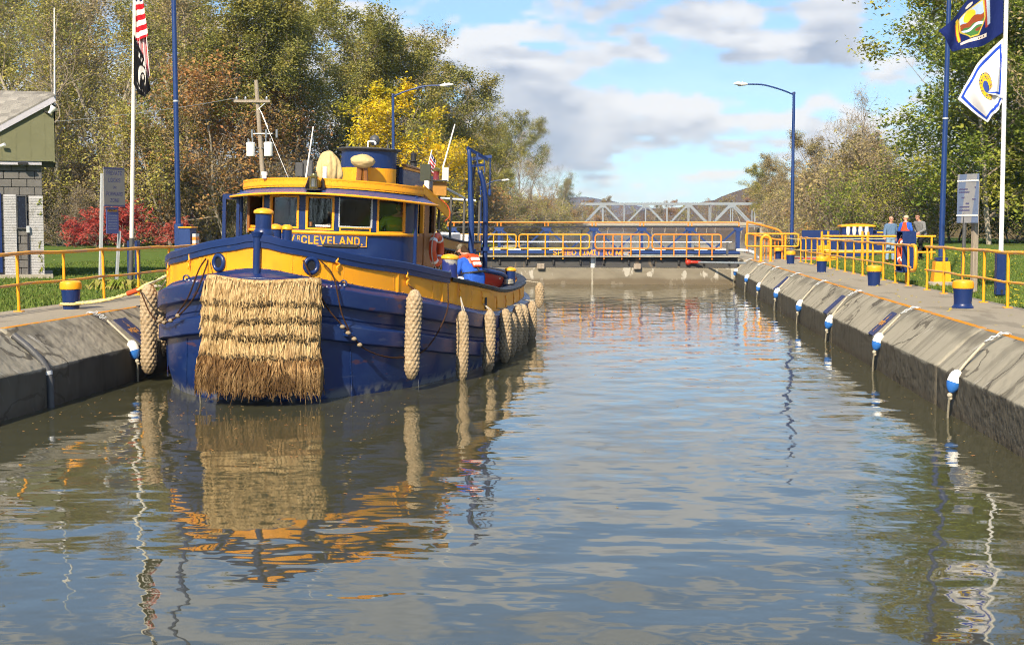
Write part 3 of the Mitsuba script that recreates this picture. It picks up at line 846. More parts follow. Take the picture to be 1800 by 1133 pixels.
# quay faces beyond the lock, seen only between the rails
struct('quay', box((5.6, 92, 0.3), (1.6, 50, 1.7)), 'plain_concrete', label='concrete approach wall beyond the gate on the right')
struct('quay', box((-10.3, 92, 0.3), (1.6, 50, 1.7)), 'plain_concrete', label='concrete approach wall beyond the gate on the left')
# drain pipe in the recess of the left wall
k = thing('drain_pipe', 'grey vertical pipe in the open joint of the left lock wall', 'pipe')
part(k, 'pipe', tube(curve([(-9.50, 20.06, 1.10), (-9.22, 20.05, 0.88), (-8.97, 20.05, 0.58), (-8.93, 20.05, 0.2), (-8.93, 20.05, -0.4)], 14), 0.055, 10), 'dark_steel', 40)
part(k, 'collar', tube([(-8.965, 20.05, 0.56), (-8.955, 20.05, 0.50)], 0.068, 10), 'galvanised', 40)


def fence(x, ys, label, rail_z=1.07, mid_z=0.50):
    """pipe fence along the walkway: a post at each y, every one on a small foot plate"""
    k = thing('fence', label, 'fence')
    a, b = ys[0] - 0.25, ys[-1] + 0.25
    side = rng.normal(0, 0.012, len(ys))
    post = {}
    for y, d in zip(ys, side):
        p = part(k, 'post', cat(tube([(x, y, WZ), (x + d * 0.4, y + d, WZ + 0.5), (x + d, y + d * 1.2, WZ + rail_z - 0.02)], 0.030, 8)), 'rail_yellow', 60)
        part(p, 'foot_plate', box((x, y, WZ + 0.010), (0.16, 0.14, 0.016)), 'rail_yellow')
    n = max(2, int((b - a) / 2.1))
    yy = np.linspace(a, b, 2 * n + 1)
    dz = 0.012 * np.sin(np.arange(len(yy)) * 2.3)
    part(k, 'top_rail', tube(np.stack([np.full(len(yy), x), yy, WZ + rail_z + dz], 1), 0.034, 8), 'worn_rail', 60)
    part(k, 'middle_rail', tube(np.stack([np.full(len(yy), x - 0.0), yy, WZ + mid_z + dz], 1), 0.026, 8), 'worn_rail', 60)
    return k


def worn_fn(p, n, uv):
    w = smoothstep(0.40, 0.60, fbm(p.x * 3, p.y * 2.4, p.z * 9, 4))
    top = noise(p.x * 50, p.y * 14, p.z * 60)
    return mix((0.76, 0.34, 0.012), (0.38, 0.22, 0.12), w * (0.45 + 0.5 * top))


paint('worn_rail', proc(worn_fn), 0.5)
fence(XFL, list(np.arange(18.15, 40.5, 2.03)), 'long yellow pipe fence along the left walkway')
fence(XFR, list(np.arange(25.3, 35.8, 1.85)), 'near yellow pipe fence on the right with the flagpoles behind it')
fence(XFR, list(np.arange(36.9, 62.0, 1.84)), 'far yellow pipe fence on the right behind the row of bollards')

# ------------------------------------------------------------------ bollards
def bollard(x, y, label, s=1.0, flare=False, grp='blue and yellow bollards along the lock'):
    k = thing('bollard', label, 'bollard', grp)
    p = [(0.205, 0), (0.205, 0.02), (0.175, 0.05), (0.165, 0.10), (0.178, 0.30), (0.186, 0.375)] if flare else [(0.150, 0), (0.150, 0.02), (0.153, 0.06), (0.170, 0.30), (0.178, 0.375)]
    part(k, 'body', lathe([(0.001, 0)] + p + [(0.001, 0.376)], 28, (x, y, WZ)), 'navy_plain', 40)
    part(k, 'cap', lathe([(0.001, 0.377), (0.192, 0.378), (0.201, 0.395), (0.201, 0.48), (0.190, 0.515), (0.15, 0.535), (0.07, 0.545), (0.001, 0.547)], 28, (x, y, WZ)), 'gold_plain', 40)


bollard(-10.75, 25.15, 'blue bollard with yellow cap on the left walkway, the yellow mooring line round it')
for y, d, lab in ((27.05, 6.28, 'nearest of the blue and yellow bollards on the right walkway'), (36.9, 6.26, 'second bollard from the front on the right walkway'), (47.7, 6.32, 'third bollard from the front on the right walkway'),
                  (58.0, 6.40, 'fourth bollard from the front on the right walkway, in front of the rope barrier'), (66.6, 6.75, 'farthest bollard beside the yellow hoop at the end of the right wall')):
    bollard(d, y, lab, flare=(y < 30))

# ------------------------------------------------------------------ drop ropes with blue and white floats
def drop_rope(x0, x1, y, label, zf=0.55, sway=0.0):
    s = 1 if x1 > x0 else -1
    k = thing('mooring_float', label, 'float', 'ropes with blue and white floats on the lock walls')
    xa = x1 - s * 0.02
    ring = curve([(xa + s * .10, y, WZ + 0.03), (xa + s * .03, y - 0.05, WZ + 0.055), (xa - s * .05, y - 0.02, WZ + 0.03), (xa - s * 0.02, y + 0.05, WZ + 0.03), (xa + s * .08, y + 0.03, WZ + 0.03)], 14)
    part(k, 'shackle', tube(ring, 0.013, 6), 'galvanised', 60)
    lk = []
    for j in range(4):
        c = np.array([xa - s * (0.06 + 0.055 * j), y, WZ + 0.028 - 0.028 * j])
        t = np.linspace(0, 2 * math.pi, 11)[:-1]
        a, b = (np.cos(t) * 0.042, np.sin(t) * 0.022)
        P = np.stack([c[0] + a * 0.9, c[1] + (b if j % 2 else 0 * b), c[2] - s * 0 * a - a * 0.45 * s * (1 if s > 0 else -1) * -1 + (0 * b if j % 2 else b)], 1)
        lk.append(tube(P, 0.009, 5, closed=True))
    part(k, 'chain', cat(lk), 'galvanised', 60)
    top = np.array([xa - s * 0.27, y, WZ - 0.10])
    xf = x0 - s * 0.10
    fl = np.array([xf + s * 0.06, y + sway * 0.3, zf])
    part(k, 'upper_rope', tube(curve([top, top * 0.5 + fl * 0.5 - [s * 0.02, 0, 0.0] + [0, 0.02, 0.02], fl + [s * 0.06, 0, 0.15]], 10), 0.022, 7), 'rope_pale', 60)
    prof_w = [(0.018, 0.185), (0.045, 0.175), (0.080, 0.135), (0.098, 0.085), (0.105, 0.03), (0.106, 0.002)]
    prof_b = [(0.106, 0.0), (0.104, -0.03), (0.092, -0.075), (0.070, -0.115), (0.045, -0.15), (0.015, -0.16)]
    ti = math.atan2(s * 0.30, 1)
    R = np.array([[math.cos(ti), 0, math.sin(ti)], [0, 1, 0], [-math.sin(ti), 0, math.cos(ti)]]) if s > 0 else np.array([[math.cos(ti), 0, math.sin(ti)], [0, 1, 0], [-math.sin(ti), 0, math.cos(ti)]])
    f = part(k, 'float', moved(lathe(prof_w[::-1] + [(0.001, 0.187)], 20), R, fl), 'white_paint', True)
    part(f, 'lower_half', moved(lathe([(0.001, -0.162)] + prof_b[::-1], 20), R, fl), 'buoy_blue', True)
    lo = fl + [-s * 0.06, 0, -0.19]
    part(k, 'knot', cat([trimesh.creation.icosphere(1, 0.040).apply_translation(lo), trimesh.creation.icosphere(1, 0.034).apply_translation(lo + [0.01, 0.012, -0.045])]), 'rope_pale', True)
    part(k, 'lower_rope', tube(curve([lo, lo + [-s * 0.02, sway, -0.3], lo + [-s * 0.015, sway * 1.4, -0.9]], 8), 0.019, 7), 'rope_wet', 60)


R_Y = [20.13, 26.45, 33.05, 39.05, 45.4, 52.0, 57.7, 64.3]
ordn = ['nearest', 'second nearest', 'third nearest', 'fourth nearest', 'fifth nearest', 'sixth nearest', 'second farthest', 'farthest']
for i, y in enumerate(R_Y):
    drop_rope(XR0, XR1, y, f'{ordn[i]} blue and white float hanging on its rope on the right lock wall', 0.52 + 0.05 * math.sin(i * 2.1) + (0.06 if i > 5 else 0), 0.03 * math.sin(i))
drop_rope(XL0, XL1, 23.55, 'blue and white float hanging on a rope on the left lock wall', 0.56, -0.03)

# painted marks on the walls
def wall_mark(x0, x1, ya, yb, label, letters=True):
    s = 1 if x1 > x0 else -1
    k = thing('wall_sign', label, 'sign', 'blue painted post marks on the lock walls')
    a, b = np.array([x0 - s * 0.004, 0.625]), np.array([x1 - s * 0.20, 1.055])
    d = b - a; nrm = np.array([-s * d[1], abs(d[0])]); nrm /= np.linalg.norm(nrm)
    a, b = a + nrm * 0.022, b + nrm * 0.022
    V = []
    for t in (0, 1):
        q = a + d * t
        V += [(q[0], ya, q[1]), (q[0], yb, q[1])]
        q2 = q - nrm * 0.03
        V += [(q2[0], ya, q2[1]), (q2[0], yb, q2[1])]
    part(k, 'panel', trimesh.Trimesh(np.array(V)).convex_hull, 'sign_navy')
    if letters:
        L = np.linalg.norm(d); e = d / L
        X = np.array([0, 1.0, 0]) * (1 if s < 0 else -1)
        Yv = np.array([e[0], 0, e[1]]); N = np.array([nrm[0], 0, nrm[1]])
        R = np.stack([X, Yv, N], 1)
        o = np.array([a[0], (ya + yb) / 2, a[1]]) + N * 0.002
        arrow = [(-0.012, 0.03), (0.012, 0.03), (0.012, L * 0.60), (0.045, L * 0.60), (0, L * 0.84), (-0.045, L * 0.60), (-0.012, L * 0.60)]
        part(k, 'arrow', extrude([(p, q + L * 0.08) for p, q in arrow], 0.003, R, o), 'gold_worn')
        part(k, 'lettering', lettering('POST', 0.11, 0.004, R, o + Yv * L * 0.42, True), 'gold_worn')


paint('sign_navy', (0.020, 0.026, 0.085), 0.6)
paint('gold_worn', proc(lambda p, n, uv: mix((0.44, 0.20, 0.03), (0.09, 0.06, 0.06), smoothstep(0.5, 0.62, fbm(p.x * 9, p.y * 9, p.z * 9, 3)))), 0.6)
wall_mark(XL0, XL1, 24.05, 24.62, 'blue mark with a worn gold arrow and lettering on the left lock wall')
wall_mark(XR0, XR1, 27.25, 27.72, 'nearest blue post mark on the right lock wall', True)
wall_mark(XR0, XR1, 33.9, 34.4, 'middle blue post mark on the right lock wall', False)
wall_mark(XR0, XR1, 46.4, 46.9, 'farthest blue post mark on the right lock wall', False)

# ------------------------------------------------------------------ lock gate across the far end
k = thing('lock_gate', 'dark steel lock gate on a concrete sill across the far end of the lock', 'gate')
part(k, 'sill', box((-2.4, GATE_Y + 0.9, -0.2), (14.6, 1.8, 1.96), 0, 0.02), 'sill_concrete')
for x0, x1 in ((-9.6, -2.24), (-1.98, 4.75)):
    g = part(k, 'gate_leaf', box(((x0 + x1) / 2, GATE_Y + 1.0, 1.035), (x1 - x0, 1.3, 0.50), 0, 0.012), 'gate_steel')
    for t in np.linspace(0.06, 0.94, 6):
        part(g, 'bracket', box((x0 + t * (x1 - x0), GATE_Y + 0.29, 1.06), (0.10, 0.14, 0.26), 0, 0.02), 'black_iron')
part(k, 'mitre_post', box((-2.11, GATE_Y + 0.62, 1.02), (0.20, 0.34, 0.50), 0, 0.01), 'galvanised')
for x in (-2.42, -1.80): part(k, 'recess', box((x, GATE_Y + 0.345, 1.06), (0.30, 0.02, 0.34)), 'navy_black')
part(k, 'deck_plate', box((-2.4, GATE_Y + 0.85, 1.315), (14.4, 1.66, 0.05), 0, 0.008), 'plain_concrete')
for x in (-4.55, 0.02):
    part(k, 'timber_fender', box((x, GATE_Y - 0.10, 0.86), (0.34, 0.26, 0.25), 0, 0.015), 'grey_wood')
part(k, 'joint_cover', box((-2.11, GATE_Y + 0.02, 0.3), (0.09, 0.09, 0.98)), 'plain_concrete')
k2 = thing('gate_strut', 'red ended steel strut reaching from the gate to the right lock wall', 'strut')
part(k2, 'rod', tube([(2.75, GATE_Y + 0.15, 1.06), (4.95, GATE_Y - 1.9, 1.08)], 0.045, 8), 'grey_bridge', 40)
part(k2, 'red_end', tube(curve([(2.30, GATE_Y + 0.24, 1.05), (2.45, GATE_Y + 0.22, 1.06), (2.62, GATE_Y + 0.2, 1.06), (3.0, GATE_Y - 0.02, 1.06)], 9), [0.10, .14, .15, .13, .10, .08, .075, .07, .065], 10), 'red_paint', 40)


def gate_colour(p, n, uv):
    w = fbm(p.x * 1.6, p.z * 5, p.y, 4)
    c = mix((0.026, 0.027, 0.028), (0.055, 0.055, 0.055), w)
    return mix(c, (0.19, 0.13, 0.07), 0.5 * smoothstep(0.68, 0.76, fbm(p.x * 5, p.z * 1.4, 2.0, 4)))


paint('gate_steel', proc(gate_colour), 0.6)


def rounded_frame(x0, x1, z0, z1, y, r, rad, k=7):
    P = []
    for cx, cz, a0 in ((x1 - r, z1 - r, 0), (x0 + r, z1 - r, 90), (x0 + r, z0 + r, 180), (x1 - r, z0 + r, 270)):
        for a in np.radians(a0 + np.linspace(0, 90, 5)): P.append((cx + r * math.cos(a), y, cz + r * math.sin(a)))
    return tube(P, rad, k, closed=True)


# yellow railing on the gate's walkway: sections with rounded corners
DZ = 1.34
for i, (x0, x1, m) in enumerate(((-8.6, -5.75, 'rail_yellow'), (-5.62, -2.25, 'rail_yellow'), (-1.98, 0.55, 'rail_orange'), (0.72, 3.95, 'rail_orange'))):
    k = thing('gate_railing', ('yellow railing section on the gate just right of the davits', 'yellow railing section left of the gate centre', 'orange railing section right of the gate centre', 'orange railing section at the right end of the gate')[i], 'railing', 'railing sections along the lock gate')
    part(k, 'frame', rounded_frame(x0, x1, DZ + 0.36, DZ + 1.02, GATE_Y + 0.12, 0.13, 0.038), m, 60)
    n = 4 if i < 2 else 5
    for j, x in enumerate(np.linspace(x0 + 0.42, x1 - 0.42, n)):
        part(k, 'post', tube([(x, GATE_Y + 0.12, DZ - 0.16 * (j % 2 == 0)), (x, GATE_Y + 0.12, DZ + 1.02)], 0.034, 7), m, 60)
# speed limit board
k = thing('speed_sign', 'long blue board with gold letters SPEED LIMIT 10 MPH on the gate railing', 'sign')
part(k, 'board', box((-2.03, GATE_Y + 0.30, DZ + 0.17), (3.02, 0.03, 0.33), 0, 0.004), 'sign_blue')
part(k, 'lettering', lettering('SPEED LIMIT 10 MPH', 0.235, 0.012, FACING, (-2.12, GATE_Y + 0.284, DZ + 0.052), True, stretch=1.12), 'gold_plain')
part(k, 'emblem', moved(lathe([(0.001, 0.016), (0.05, 0.018), (0.055, 0.010), (0.10, 0.010), (0.105, 0.018), (0.145, 0.018), (0.150, 0), (0.001, 0)], 24), FACING, (-0.55, GATE_Y + 0.285, DZ + 0.17)), 'bluegrey_sign', 30)

# blue truss footbridge just behind the gate
FY = 68.6
k = thing('footbridge', 'blue steel truss footbridge with orange handrail behind the lock gate', 'bridge')
for yy in (FY, FY + 1.5):
    part(k, 'top_chord', bar((-9.6, yy, 2.715), (5.08, yy, 2.715), 0.10, 0.075), 'navy_black')
    part(k, 'bottom_chord', bar((-9.6, yy, 1.46), (5.08, yy, 1.46), 0.10, 0.13), 'navy_light')
    xs = np.linspace(-9.3, 5.0, 7)
    for j, x in enumerate(xs):
        part(k, 'vertical', box((x, yy, 2.08), (0.15 if yy == FY else 0.05, 0.07, 1.16), 0, 0.004), 'navy_light')
        if yy != FY: continue
        part(k, 'gusset', extrude([(x - 0.26, 2.68), (x + 0.26, 2.68), (x + 0.22, 2.60), (x + 0.10, 2.50), (x - 0.10, 2.50), (x - 0.22, 2.60)], 0.03, FACING, (0, yy - 0.04, 0)), 'navy_light')
        if j < 6:
            xm = (x + xs[j + 1]) / 2
            part(k, 'diagonal', bar((x + 0.1, yy - 0.055, 2.60), (xm + 0.05, yy - 0.055, 1.56), 0.06, 0.085), 'navy_light')
            part(k, 'diagonal', bar((xs[j + 1] - 0.1, yy + 0.045, 2.60), (xm - 0.05, yy + 0.045, 1.56), 0.06, 0.085), 'navy_light')
part(k, 'deck', box((-2.3, FY + 0.75, 1.38), (14.8, 1.5, 0.06)), 'dark_steel')
part(k, 'handrail', tube([(-9.52, FY - 0.02, 2.74), (-9.52, FY - 0.02, 2.90), (-9.45, FY - 0.02, 2.955), (4.95, FY - 0.02, 2.955), (5.02, FY - 0.02, 2.91), (5.02, FY - 0.02, 2.74)], 0.036, 7), 'rail_orange', 40)
for x in xs[:-1]:
    for d in (-0.09, 0.09): part(k, 'stanchion', tube([(x + d, FY - 0.02, 2.75), (x + d, FY - 0.02, 2.94)], 0.034, 6), 'rail_orange', 40)
for y, z in ((FY - 1.0, 1.98), (FY - 0.9, 1.60)):
    k = thing('crossing_barrier', ('upper' if z > 1.9 else 'lower black and') + ' white barrier pipe behind the gate railing', 'barrier')
    if z > 1.9:
        part(k, 'pipe', tube([(-9.4, y, z), (4.6, y, z)], 0.034, 8), 'white_paint', 40)
    else:
        part(k, 'pipe', tube([(-9.4, y, z), (4.9, y, z)], 0.036, 8), 'white_paint', 40)
        for x in np.arange(-8.8, 4.6, 1.02): part(k, 'band', tube([(x, y, z), (x + 0.38, y, z)], 0.042, 8), 'black_iron', 40)
    for x in (-9.0, 4.4): part(k, 'post', box((x, y, (z + 1.2) / 2), (0.1, 0.1, z - 1.2)), 'dark_steel')

# hoops, gates and barriers at the end of the right wall
k = thing('safety_hoop', 'yellow hoop shaped pipe guard at the corner of the right lock wall', 'guard rail')
hp = [(5.52, 61.6, WZ)] + [(5.52 + 0.21 * (1 - math.cos(a)), 61.6, WZ + 0.90 + 0.26 * math.sin(a)) for a in np.linspace(0, math.pi, 9)] + [(5.94, 61.6, WZ)]
part(k, 'hoop', tube([(5.50 + (q[0] - 5.52) * 1.0, q[1], q[2]) for q in hp], 0.062, 9), 'rail_yellow', 60)
for x in (5.50, 5.92): part(k, 'foot_plate', box((x, 61.6, WZ + 0.012), (0.26, 0.22, 0.02)), 'rail_yellow')
k = thing('ramp_railing', 'orange railing with sloping handrail at the right end of the footbridge', 'railing')
part(k, 'upper_rail', tube(curve([(5.25, 66.3, WZ + 0.3), (5.25, 66.3, 2.8), (5.40, 66.3, 2.93), (6.6, 66.4, 2.62), (6.86, 66.4, 2.45), (6.93, 66.4, 2.15), (6.93, 66.4, WZ)], 26), 0.05, 8), 'rail_orange', 60)
part(k, 'lower_rail', tube([(5.25, 66.35, 2.42), (6.4, 66.4, 2.16), (6.9, 66.4, 2.1)], 0.04, 7), 'rail_orange', 60)
for j in range(6): part(k, 'picket', tube([(5.95 + 0.16 * j, 66.5, WZ), (5.95 + 0.16 * j, 66.5, 2.25 - 0.03 * j)], 0.026, 6), 'rail_orange', 60)
k = thing('swing_gate', 'yellow rounded swing gate beside the hoop guard on the right', 'gate')
part(k, 'frame', rounded_frame(5.10, 7.55, 1.82, 2.40, 65.2, 0.10, 0.042), 'rail_yellow', 60)
part(k, 'hinge_post', tube([(6.95, 65.25, WZ), (6.95, 65.25, 2.40)], 0.05, 8), 'rail_yellow', 60)
part(k, 'post', tube([(5.55, 65.25, WZ), (5.55, 65.25, 2.35)], 0.045, 8), 'rail_orange', 60)
for i, (x, y) in enumerate(((8.02, 60.6), (8.33, 60.9), (9.75, 60.6), (10.05, 60.9), (11.4, 60.6), (11.75, 60.9))):
    solo('barrier_post', tube([(x, y, WZ), (x, y, WZ + (1.35 if i != 3 else 1.32))], 0.05, 8), 'rail_yellow', 'slim yellow post carrying the yellow barrier ropes by the blue control cabinet', 'post', 'slim yellow rope posts by the control cabinet', 40)
k = thing('rope_barrier', 'two thin yellow ropes strung between the slim yellow posts', 'rope')
for z in (1.05, 0.55): part(k, 'rope', tube(np.vstack([sag((7.0, 65.2, WZ + z - 0.05), (8.02, 60.6, WZ + z), 0.03, 6), sag((8.02, 60.6, WZ + z), (9.75, 60.6, WZ + z - 0.02), 0.03, 6)[1:], sag((9.75, 60.6, WZ + z - 0.02), (11.4, 60.6, WZ + z), 0.03, 6)[1:]]), 0.018, 5), 'rope_yellow', 60)
k = thing('gate_hoist', 'small yellow hoist box at the foot of the slim yellow posts', 'machine')
part(k, 'tower', box((8.25, 62.0, WZ + 0.36), (0.36, 0.40, 0.72), 0, 0.03), 'rail_yellow')
part(k, 'base', box((8.45, 62.1, WZ + 0.13), (0.75, 0.55, 0.26), 0, 0.03), 'rail_yellow')
solo('hose', tube(curve([(7.0, 67.5, WZ + 0.03), (8.5, 66.2, WZ + 0.03), (10.6, 66.0, WZ + 0.03), (12.4, 66.3, WZ + 0.03)], 14), 0.035, 6), 'red_paint', 'red hose lying on the concrete in front of the control cabinet', 'hose', smooth=60)
k = thing('pipe_bend', 'white bent pipe end at the corner between gate and right wall', 'pipe')
part(k, 'pipe', tube(curve([(4.75, 66.2, 1.62), (5.2, 66.1, 1.60), (5.55, 65.9, 1.50), (5.75, 65.8, 1.25)], 12), 0.06, 8), 'white_paint', 60)
# short cross fence behind the men's lawn and gate posts
k = thing('cross_fence', 'yellow pipe fence that the three men lean on', 'fence')
CY_ = 54.4
for x in (8.95, 10.1, 11.4):
    p = part(k, 'post', tube([(x, CY_, WZ), (x, CY_, WZ + 1.17)], 0.042, 8), 'rail_yellow', 60)
for z in (1.18, 0.56): part(k, 'rail', tube([(7.25 if z > 1 else 7.35, CY_, WZ + z), (11.55, CY_, WZ + z)], 0.042, 8), 'rail_yellow', 60)
k = thing('cross_fence', 'farther yellow pipe fence seen behind the man in the blue shirt', 'fence')
for x in (11.75, 12.35): part(k, 'post', tube([(x, 66.0, WZ), (x, 66.0, WZ + 1.28)], 0.045, 8), 'rail_yellow', 60)
for z in (1.27, 0.72): part(k, 'rail', tube([(11.3, 66.0, WZ + z), (12.6, 66.0, WZ + z)], 0.045, 8), 'rail_yellow', 60)
for x in (7.17, 7.45):
    pass
k = thing('fence_gate', 'yellow rounded end frame closing the far right fence', 'gate')
part(k, 'frame', tube(curve([(XFR, 36.5, WZ + 0.42), (XFR, 36.15, WZ + 0.44), (XFR, 36.02, WZ + 0.58), (XFR, 36.02, WZ + 0.95), (XFR, 36.15, WZ + 1.06), (XFR, 36.5, WZ + 1.07)], 18), 0.05, 8), 'rail_yellow', 60)

# control cabinet with its four lamps
k = thing('control_cabinet', 'blue control cabinet with yellow roof and four lamp globes', 'cabinet')
CYc = 67.4
part(k, 'body', box((10.55, CYc, WZ + 0.82), (1.45, 1.0, 1.40), 0, 0.01), 'navy_plain')
part(k, 'roof', cat(box((10.55, CYc, WZ + 1.575), (1.62, 1.2, 0.07), 0, 0.01), extrude([(-0.78, 0), (0.78, 0), (0.5, 0.05), (0, 0.065), (-0.5, 0.05)], 1.16, FACING, (10.55, CYc + 0.58, WZ + 1.612))), 'gold_plain')
part(k, 'leg', box((9.95, CYc, WZ + 0.06), (0.12, 0.6, 0.12)), 'black_iron'); part(k, 'leg', box((11.15, CYc, WZ + 0.06), (0.12, 0.6, 0.12)), 'black_iron')
for x in (10.08, 10.37, 10.66, 10.95):
    l = part(k, 'lamp_globe', lathe([(0.001, 0.0), (0.05, 0.0), (0.07, 0.04), (0.100, 0.18), (0.098, 0.28), (0.086, 0.36), (0.001, 0.36)], 16, (x, CYc - 0.56, WZ + 1.13)), 'lamp_white', 40)
    part(l, 'cap', lathe([(0.088, 0.36), (0.094, 0.375), (0.094, 0.42), (0.001, 0.43)], 16, (x, CYc - 0.56, WZ + 1.13)), 'galvanised', 40)
    part(l, 'base', lathe([(0.001, -0.04), (0.055, -0.04), (0.055, 0.005), (0.001, 0.005)], 12, (x, CYc - 0.56, WZ + 1.13)), 'brass', 40)
paint('lamp_white', (0.72, 0.71, 0.62), 0.3)
for x0, x1, lab in ((7.95, 9.72, 'blue steel screen left of the control cabinet'), (11.34, 12.55, 'blue steel screen right of the control cabinet')):
    k = thing('steel_screen', lab, 'screen')
    part(k, 'panel', box(((x0 + x1) / 2, CYc - 0.1, WZ + 0.86), (x1 - x0, 0.06, 1.02), 0, 0.006), 'navy_plain')
    for x in (x0 + 0.15, x1 - 0.15): part(k, 'leg', box((x, CYc - 0.04, WZ + 0.25), (0.08, 0.05, 0.5)), 'navy_black')
k = thing('white_post', 'pale leaning post behind the right fence near the control cabinet', 'post')
part(k, 'post', tube([(12.15, 62, WZ), (12.28, 62, WZ + 1.05)], [0.09, 0.06], 8), 'white_paint', 40)
part(k, 'cap', lathe([(0.001, 0), (0.13, 0.0), (0.12, 0.06), (0.001, 0.07)], 12, (12.29, 62, WZ + 1.05)), 'galvanised', 40)

# life ring cabinet on the right fence
k = thing('life_ring_cabinet', 'narrow blue open life ring cabinet standing on the right fence', 'cabinet')
LX, LY = 7.30, 38.0
for z, nm in ((WZ + 0.34, 'bottom'), (WZ + 1.43, 'top')): part(k, nm, box((LX - 0.02, LY + 0.20, z), (0.34, 0.86, 0.03)), 'navy_plain')
part(k, 'side_panel', box((LX + 0.02, LY - 0.235, WZ + 0.885), (0.36, 0.03, 1.09), 0, 0.004), 'navy_plain')
part(k, 'side_panel', box((LX + 0.02, LY + 0.635, WZ + 0.885), (0.36, 0.03, 1.09), 0, 0.004), 'navy_plain')
part(k, 'back_panel', box((LX + 0.165, LY + 0.20, WZ + 0.885), (0.03, 0.84, 1.06)), 'navy_plain')
part(k, 'post', tube([(LX + 0.05, LY + 0.2, WZ), (LX + 0.05, LY + 0.2, WZ + 0.33)], 0.04, 8), 'rail_yellow', 40)


def life_ring(c, R, name_label, ro=0.38, ri=0.075):
    k = thing('life_ring', name_label, 'life ring')
    t = np.linspace(0, 2 * math.pi, 33)[:-1]
    P = np.stack([np.cos(t) * ro, np.sin(t) * ro, 0 * t], 1)
    part(k, 'ring', moved(tube(P, ri, 12, closed=True), R, c), 'orange_plastic', True)
    for a in np.radians([40, 130, 220, 310]):
        u = np.linspace(a - 0.11, a + 0.11, 5)
        Q = np.stack([np.cos(u) * ro, np.sin(u) * ro, 0 * u], 1)
        part(k, 'white_band', moved(tube(Q, ri + 0.008, 12), R, c), 'white_paint', 60)
    u = np.linspace(0, 2 * math.pi, 49)[:-1]
    rr = ro + ri + 0.02 + 0.035 * np.abs(np.sin(2 * (u - math.radians(40))))
    part(k, 'grab_line', moved(tube(np.stack([np.cos(u) * rr, np.sin(u) * rr, 0 * u + 0.02], 1), 0.012, 5, closed=True), R, c), 'rope_pale', 60)
    return k


RYZ = np.array([[0, 0, -1.0], [1, 0, 0], [0, 1.0, 0]])     # ring lying in the y-z plane, its face towards -X
life_ring((LX - 0.08, LY + 0.20, WZ + 0.88), RYZ, 'orange life ring with white bands inside the blue cabinet on the right fence', 0.30, 0.085)

# yellow hoop at the left end of the footbridge
k = thing('ramp_railing', 'yellow looped railing at the left end of the footbridge', 'railing')
part(k, 'upper_rail', tube(curve([(-9.75, 66.4, WZ), (-9.75, 66.4, 2.2), (-9.85, 66.4, 2.55), (-10.15, 66.4, 2.62), (-10.6, 66.4, 2.52)], 20), 0.05, 8), 'rail_yellow', 60)
part(k, 'lower_rail', tube([(-9.75, 66.4, 2.0), (-10.2, 66.4, 2.12), (-10.6, 66.4, 2.05)], 0.045, 8), 'rail_yellow', 60)

# ------------------------------------------------------------------ far truss bridge over the canal
k = thing('truss_bridge', 'grey steel truss bridge across the canal far beyond the lock', 'bridge')
BYY, Z0, Z1 = 372.0, 2.75, 8.75
X0b, pan = -15.2, 5.82
for side, yy in enumerate((BYY, BYY + 8.5)):
    part(k, 'top_chord', box((X0b + pan * 4.15, yy, Z1), (pan * 8.3, 0.5, 0.55)), 'grey_bridge')
    part(k, 'bottom_chord', box((X0b + pan * 4.15, yy, Z0), (pan * 8.6, 0.5, 0.50)), 'grey_bridge')
    for j in range(9):
        x = X0b + pan * j
        part(k, 'vertical', box((x, yy, (Z0 + Z1) / 2), (0.26, 0.3, Z1 - Z0)), 'grey_bridge')
        if j < 8:
            up = j % 2 == 0
            part(k, 'diagonal', bar((x, yy - 0.1, Z0 if up else Z1), (x + pan, yy - 0.1, Z1 if up else Z0), 0.5, 0.42), 'grey_bridge')
        if j % 2: part(k, 'gusset', extrude([(-1.0, 0), (1.0, 0), (0.5, -1.1), (-0.5, -1.1)], 0.12, FACING, (x, yy - 0.2, Z1)), 'grey_bridge')
for j in range(9): part(k, 'cross_beam', box((X0b + pan * j, BYY + 4.2, Z1 - 0.1), (0.3, 8.3, 0.35)), 'grey_bridge')
part(k, 'deck', box((X0b + pan * 4.15, BYY + 4.2, Z0 + 0.1), (pan * 8.8, 7.8, 0.5)), 'plain_concrete')
part(k, 'parapet', box((X0b + pan * 4.15, BYY - 0.4, Z0 + 0.55), (pan * 8.8, 0.2, 0.9)), 'plain_concrete')
for x in (X0b - 1.5, X0b + pan * 8.5): part(k, 'abutment', box((x, BYY + 4.2, 1.0), (3.0, 10, 3.4)), 'plain_concrete')
# ------------------------------------------------------------------ the tugboat; x across, y aft of the stem, z up
BX, BY, LIST = -6.0, 20.95, 2.0
TM = T().translate([BX, BY, 0.0]).rotate([0, 1, 0], LIST)
_li = math.radians(LIST)


def half(u):
    if u < 7.2: return 3.05 * math.sqrt(max(0, 1 - (1 - u / 7.2) ** 2))
    if u < 12.5: return 3.05
    return 3.05 * math.sqrt(max(0, 1 - ((u - 12.5) / 9.5) ** 2.4))


def plan(u, side=1, off=0.0):
    e = 1e-3; a = max(u - e, 1e-6); c = min(u + e, 22 - 1e-6)
    d = np.array([half(c) - half(a), c - a]); d /= np.linalg.norm(d)
    return np.array([(half(u) + d[1] * off) * side, u - d[0] * off])


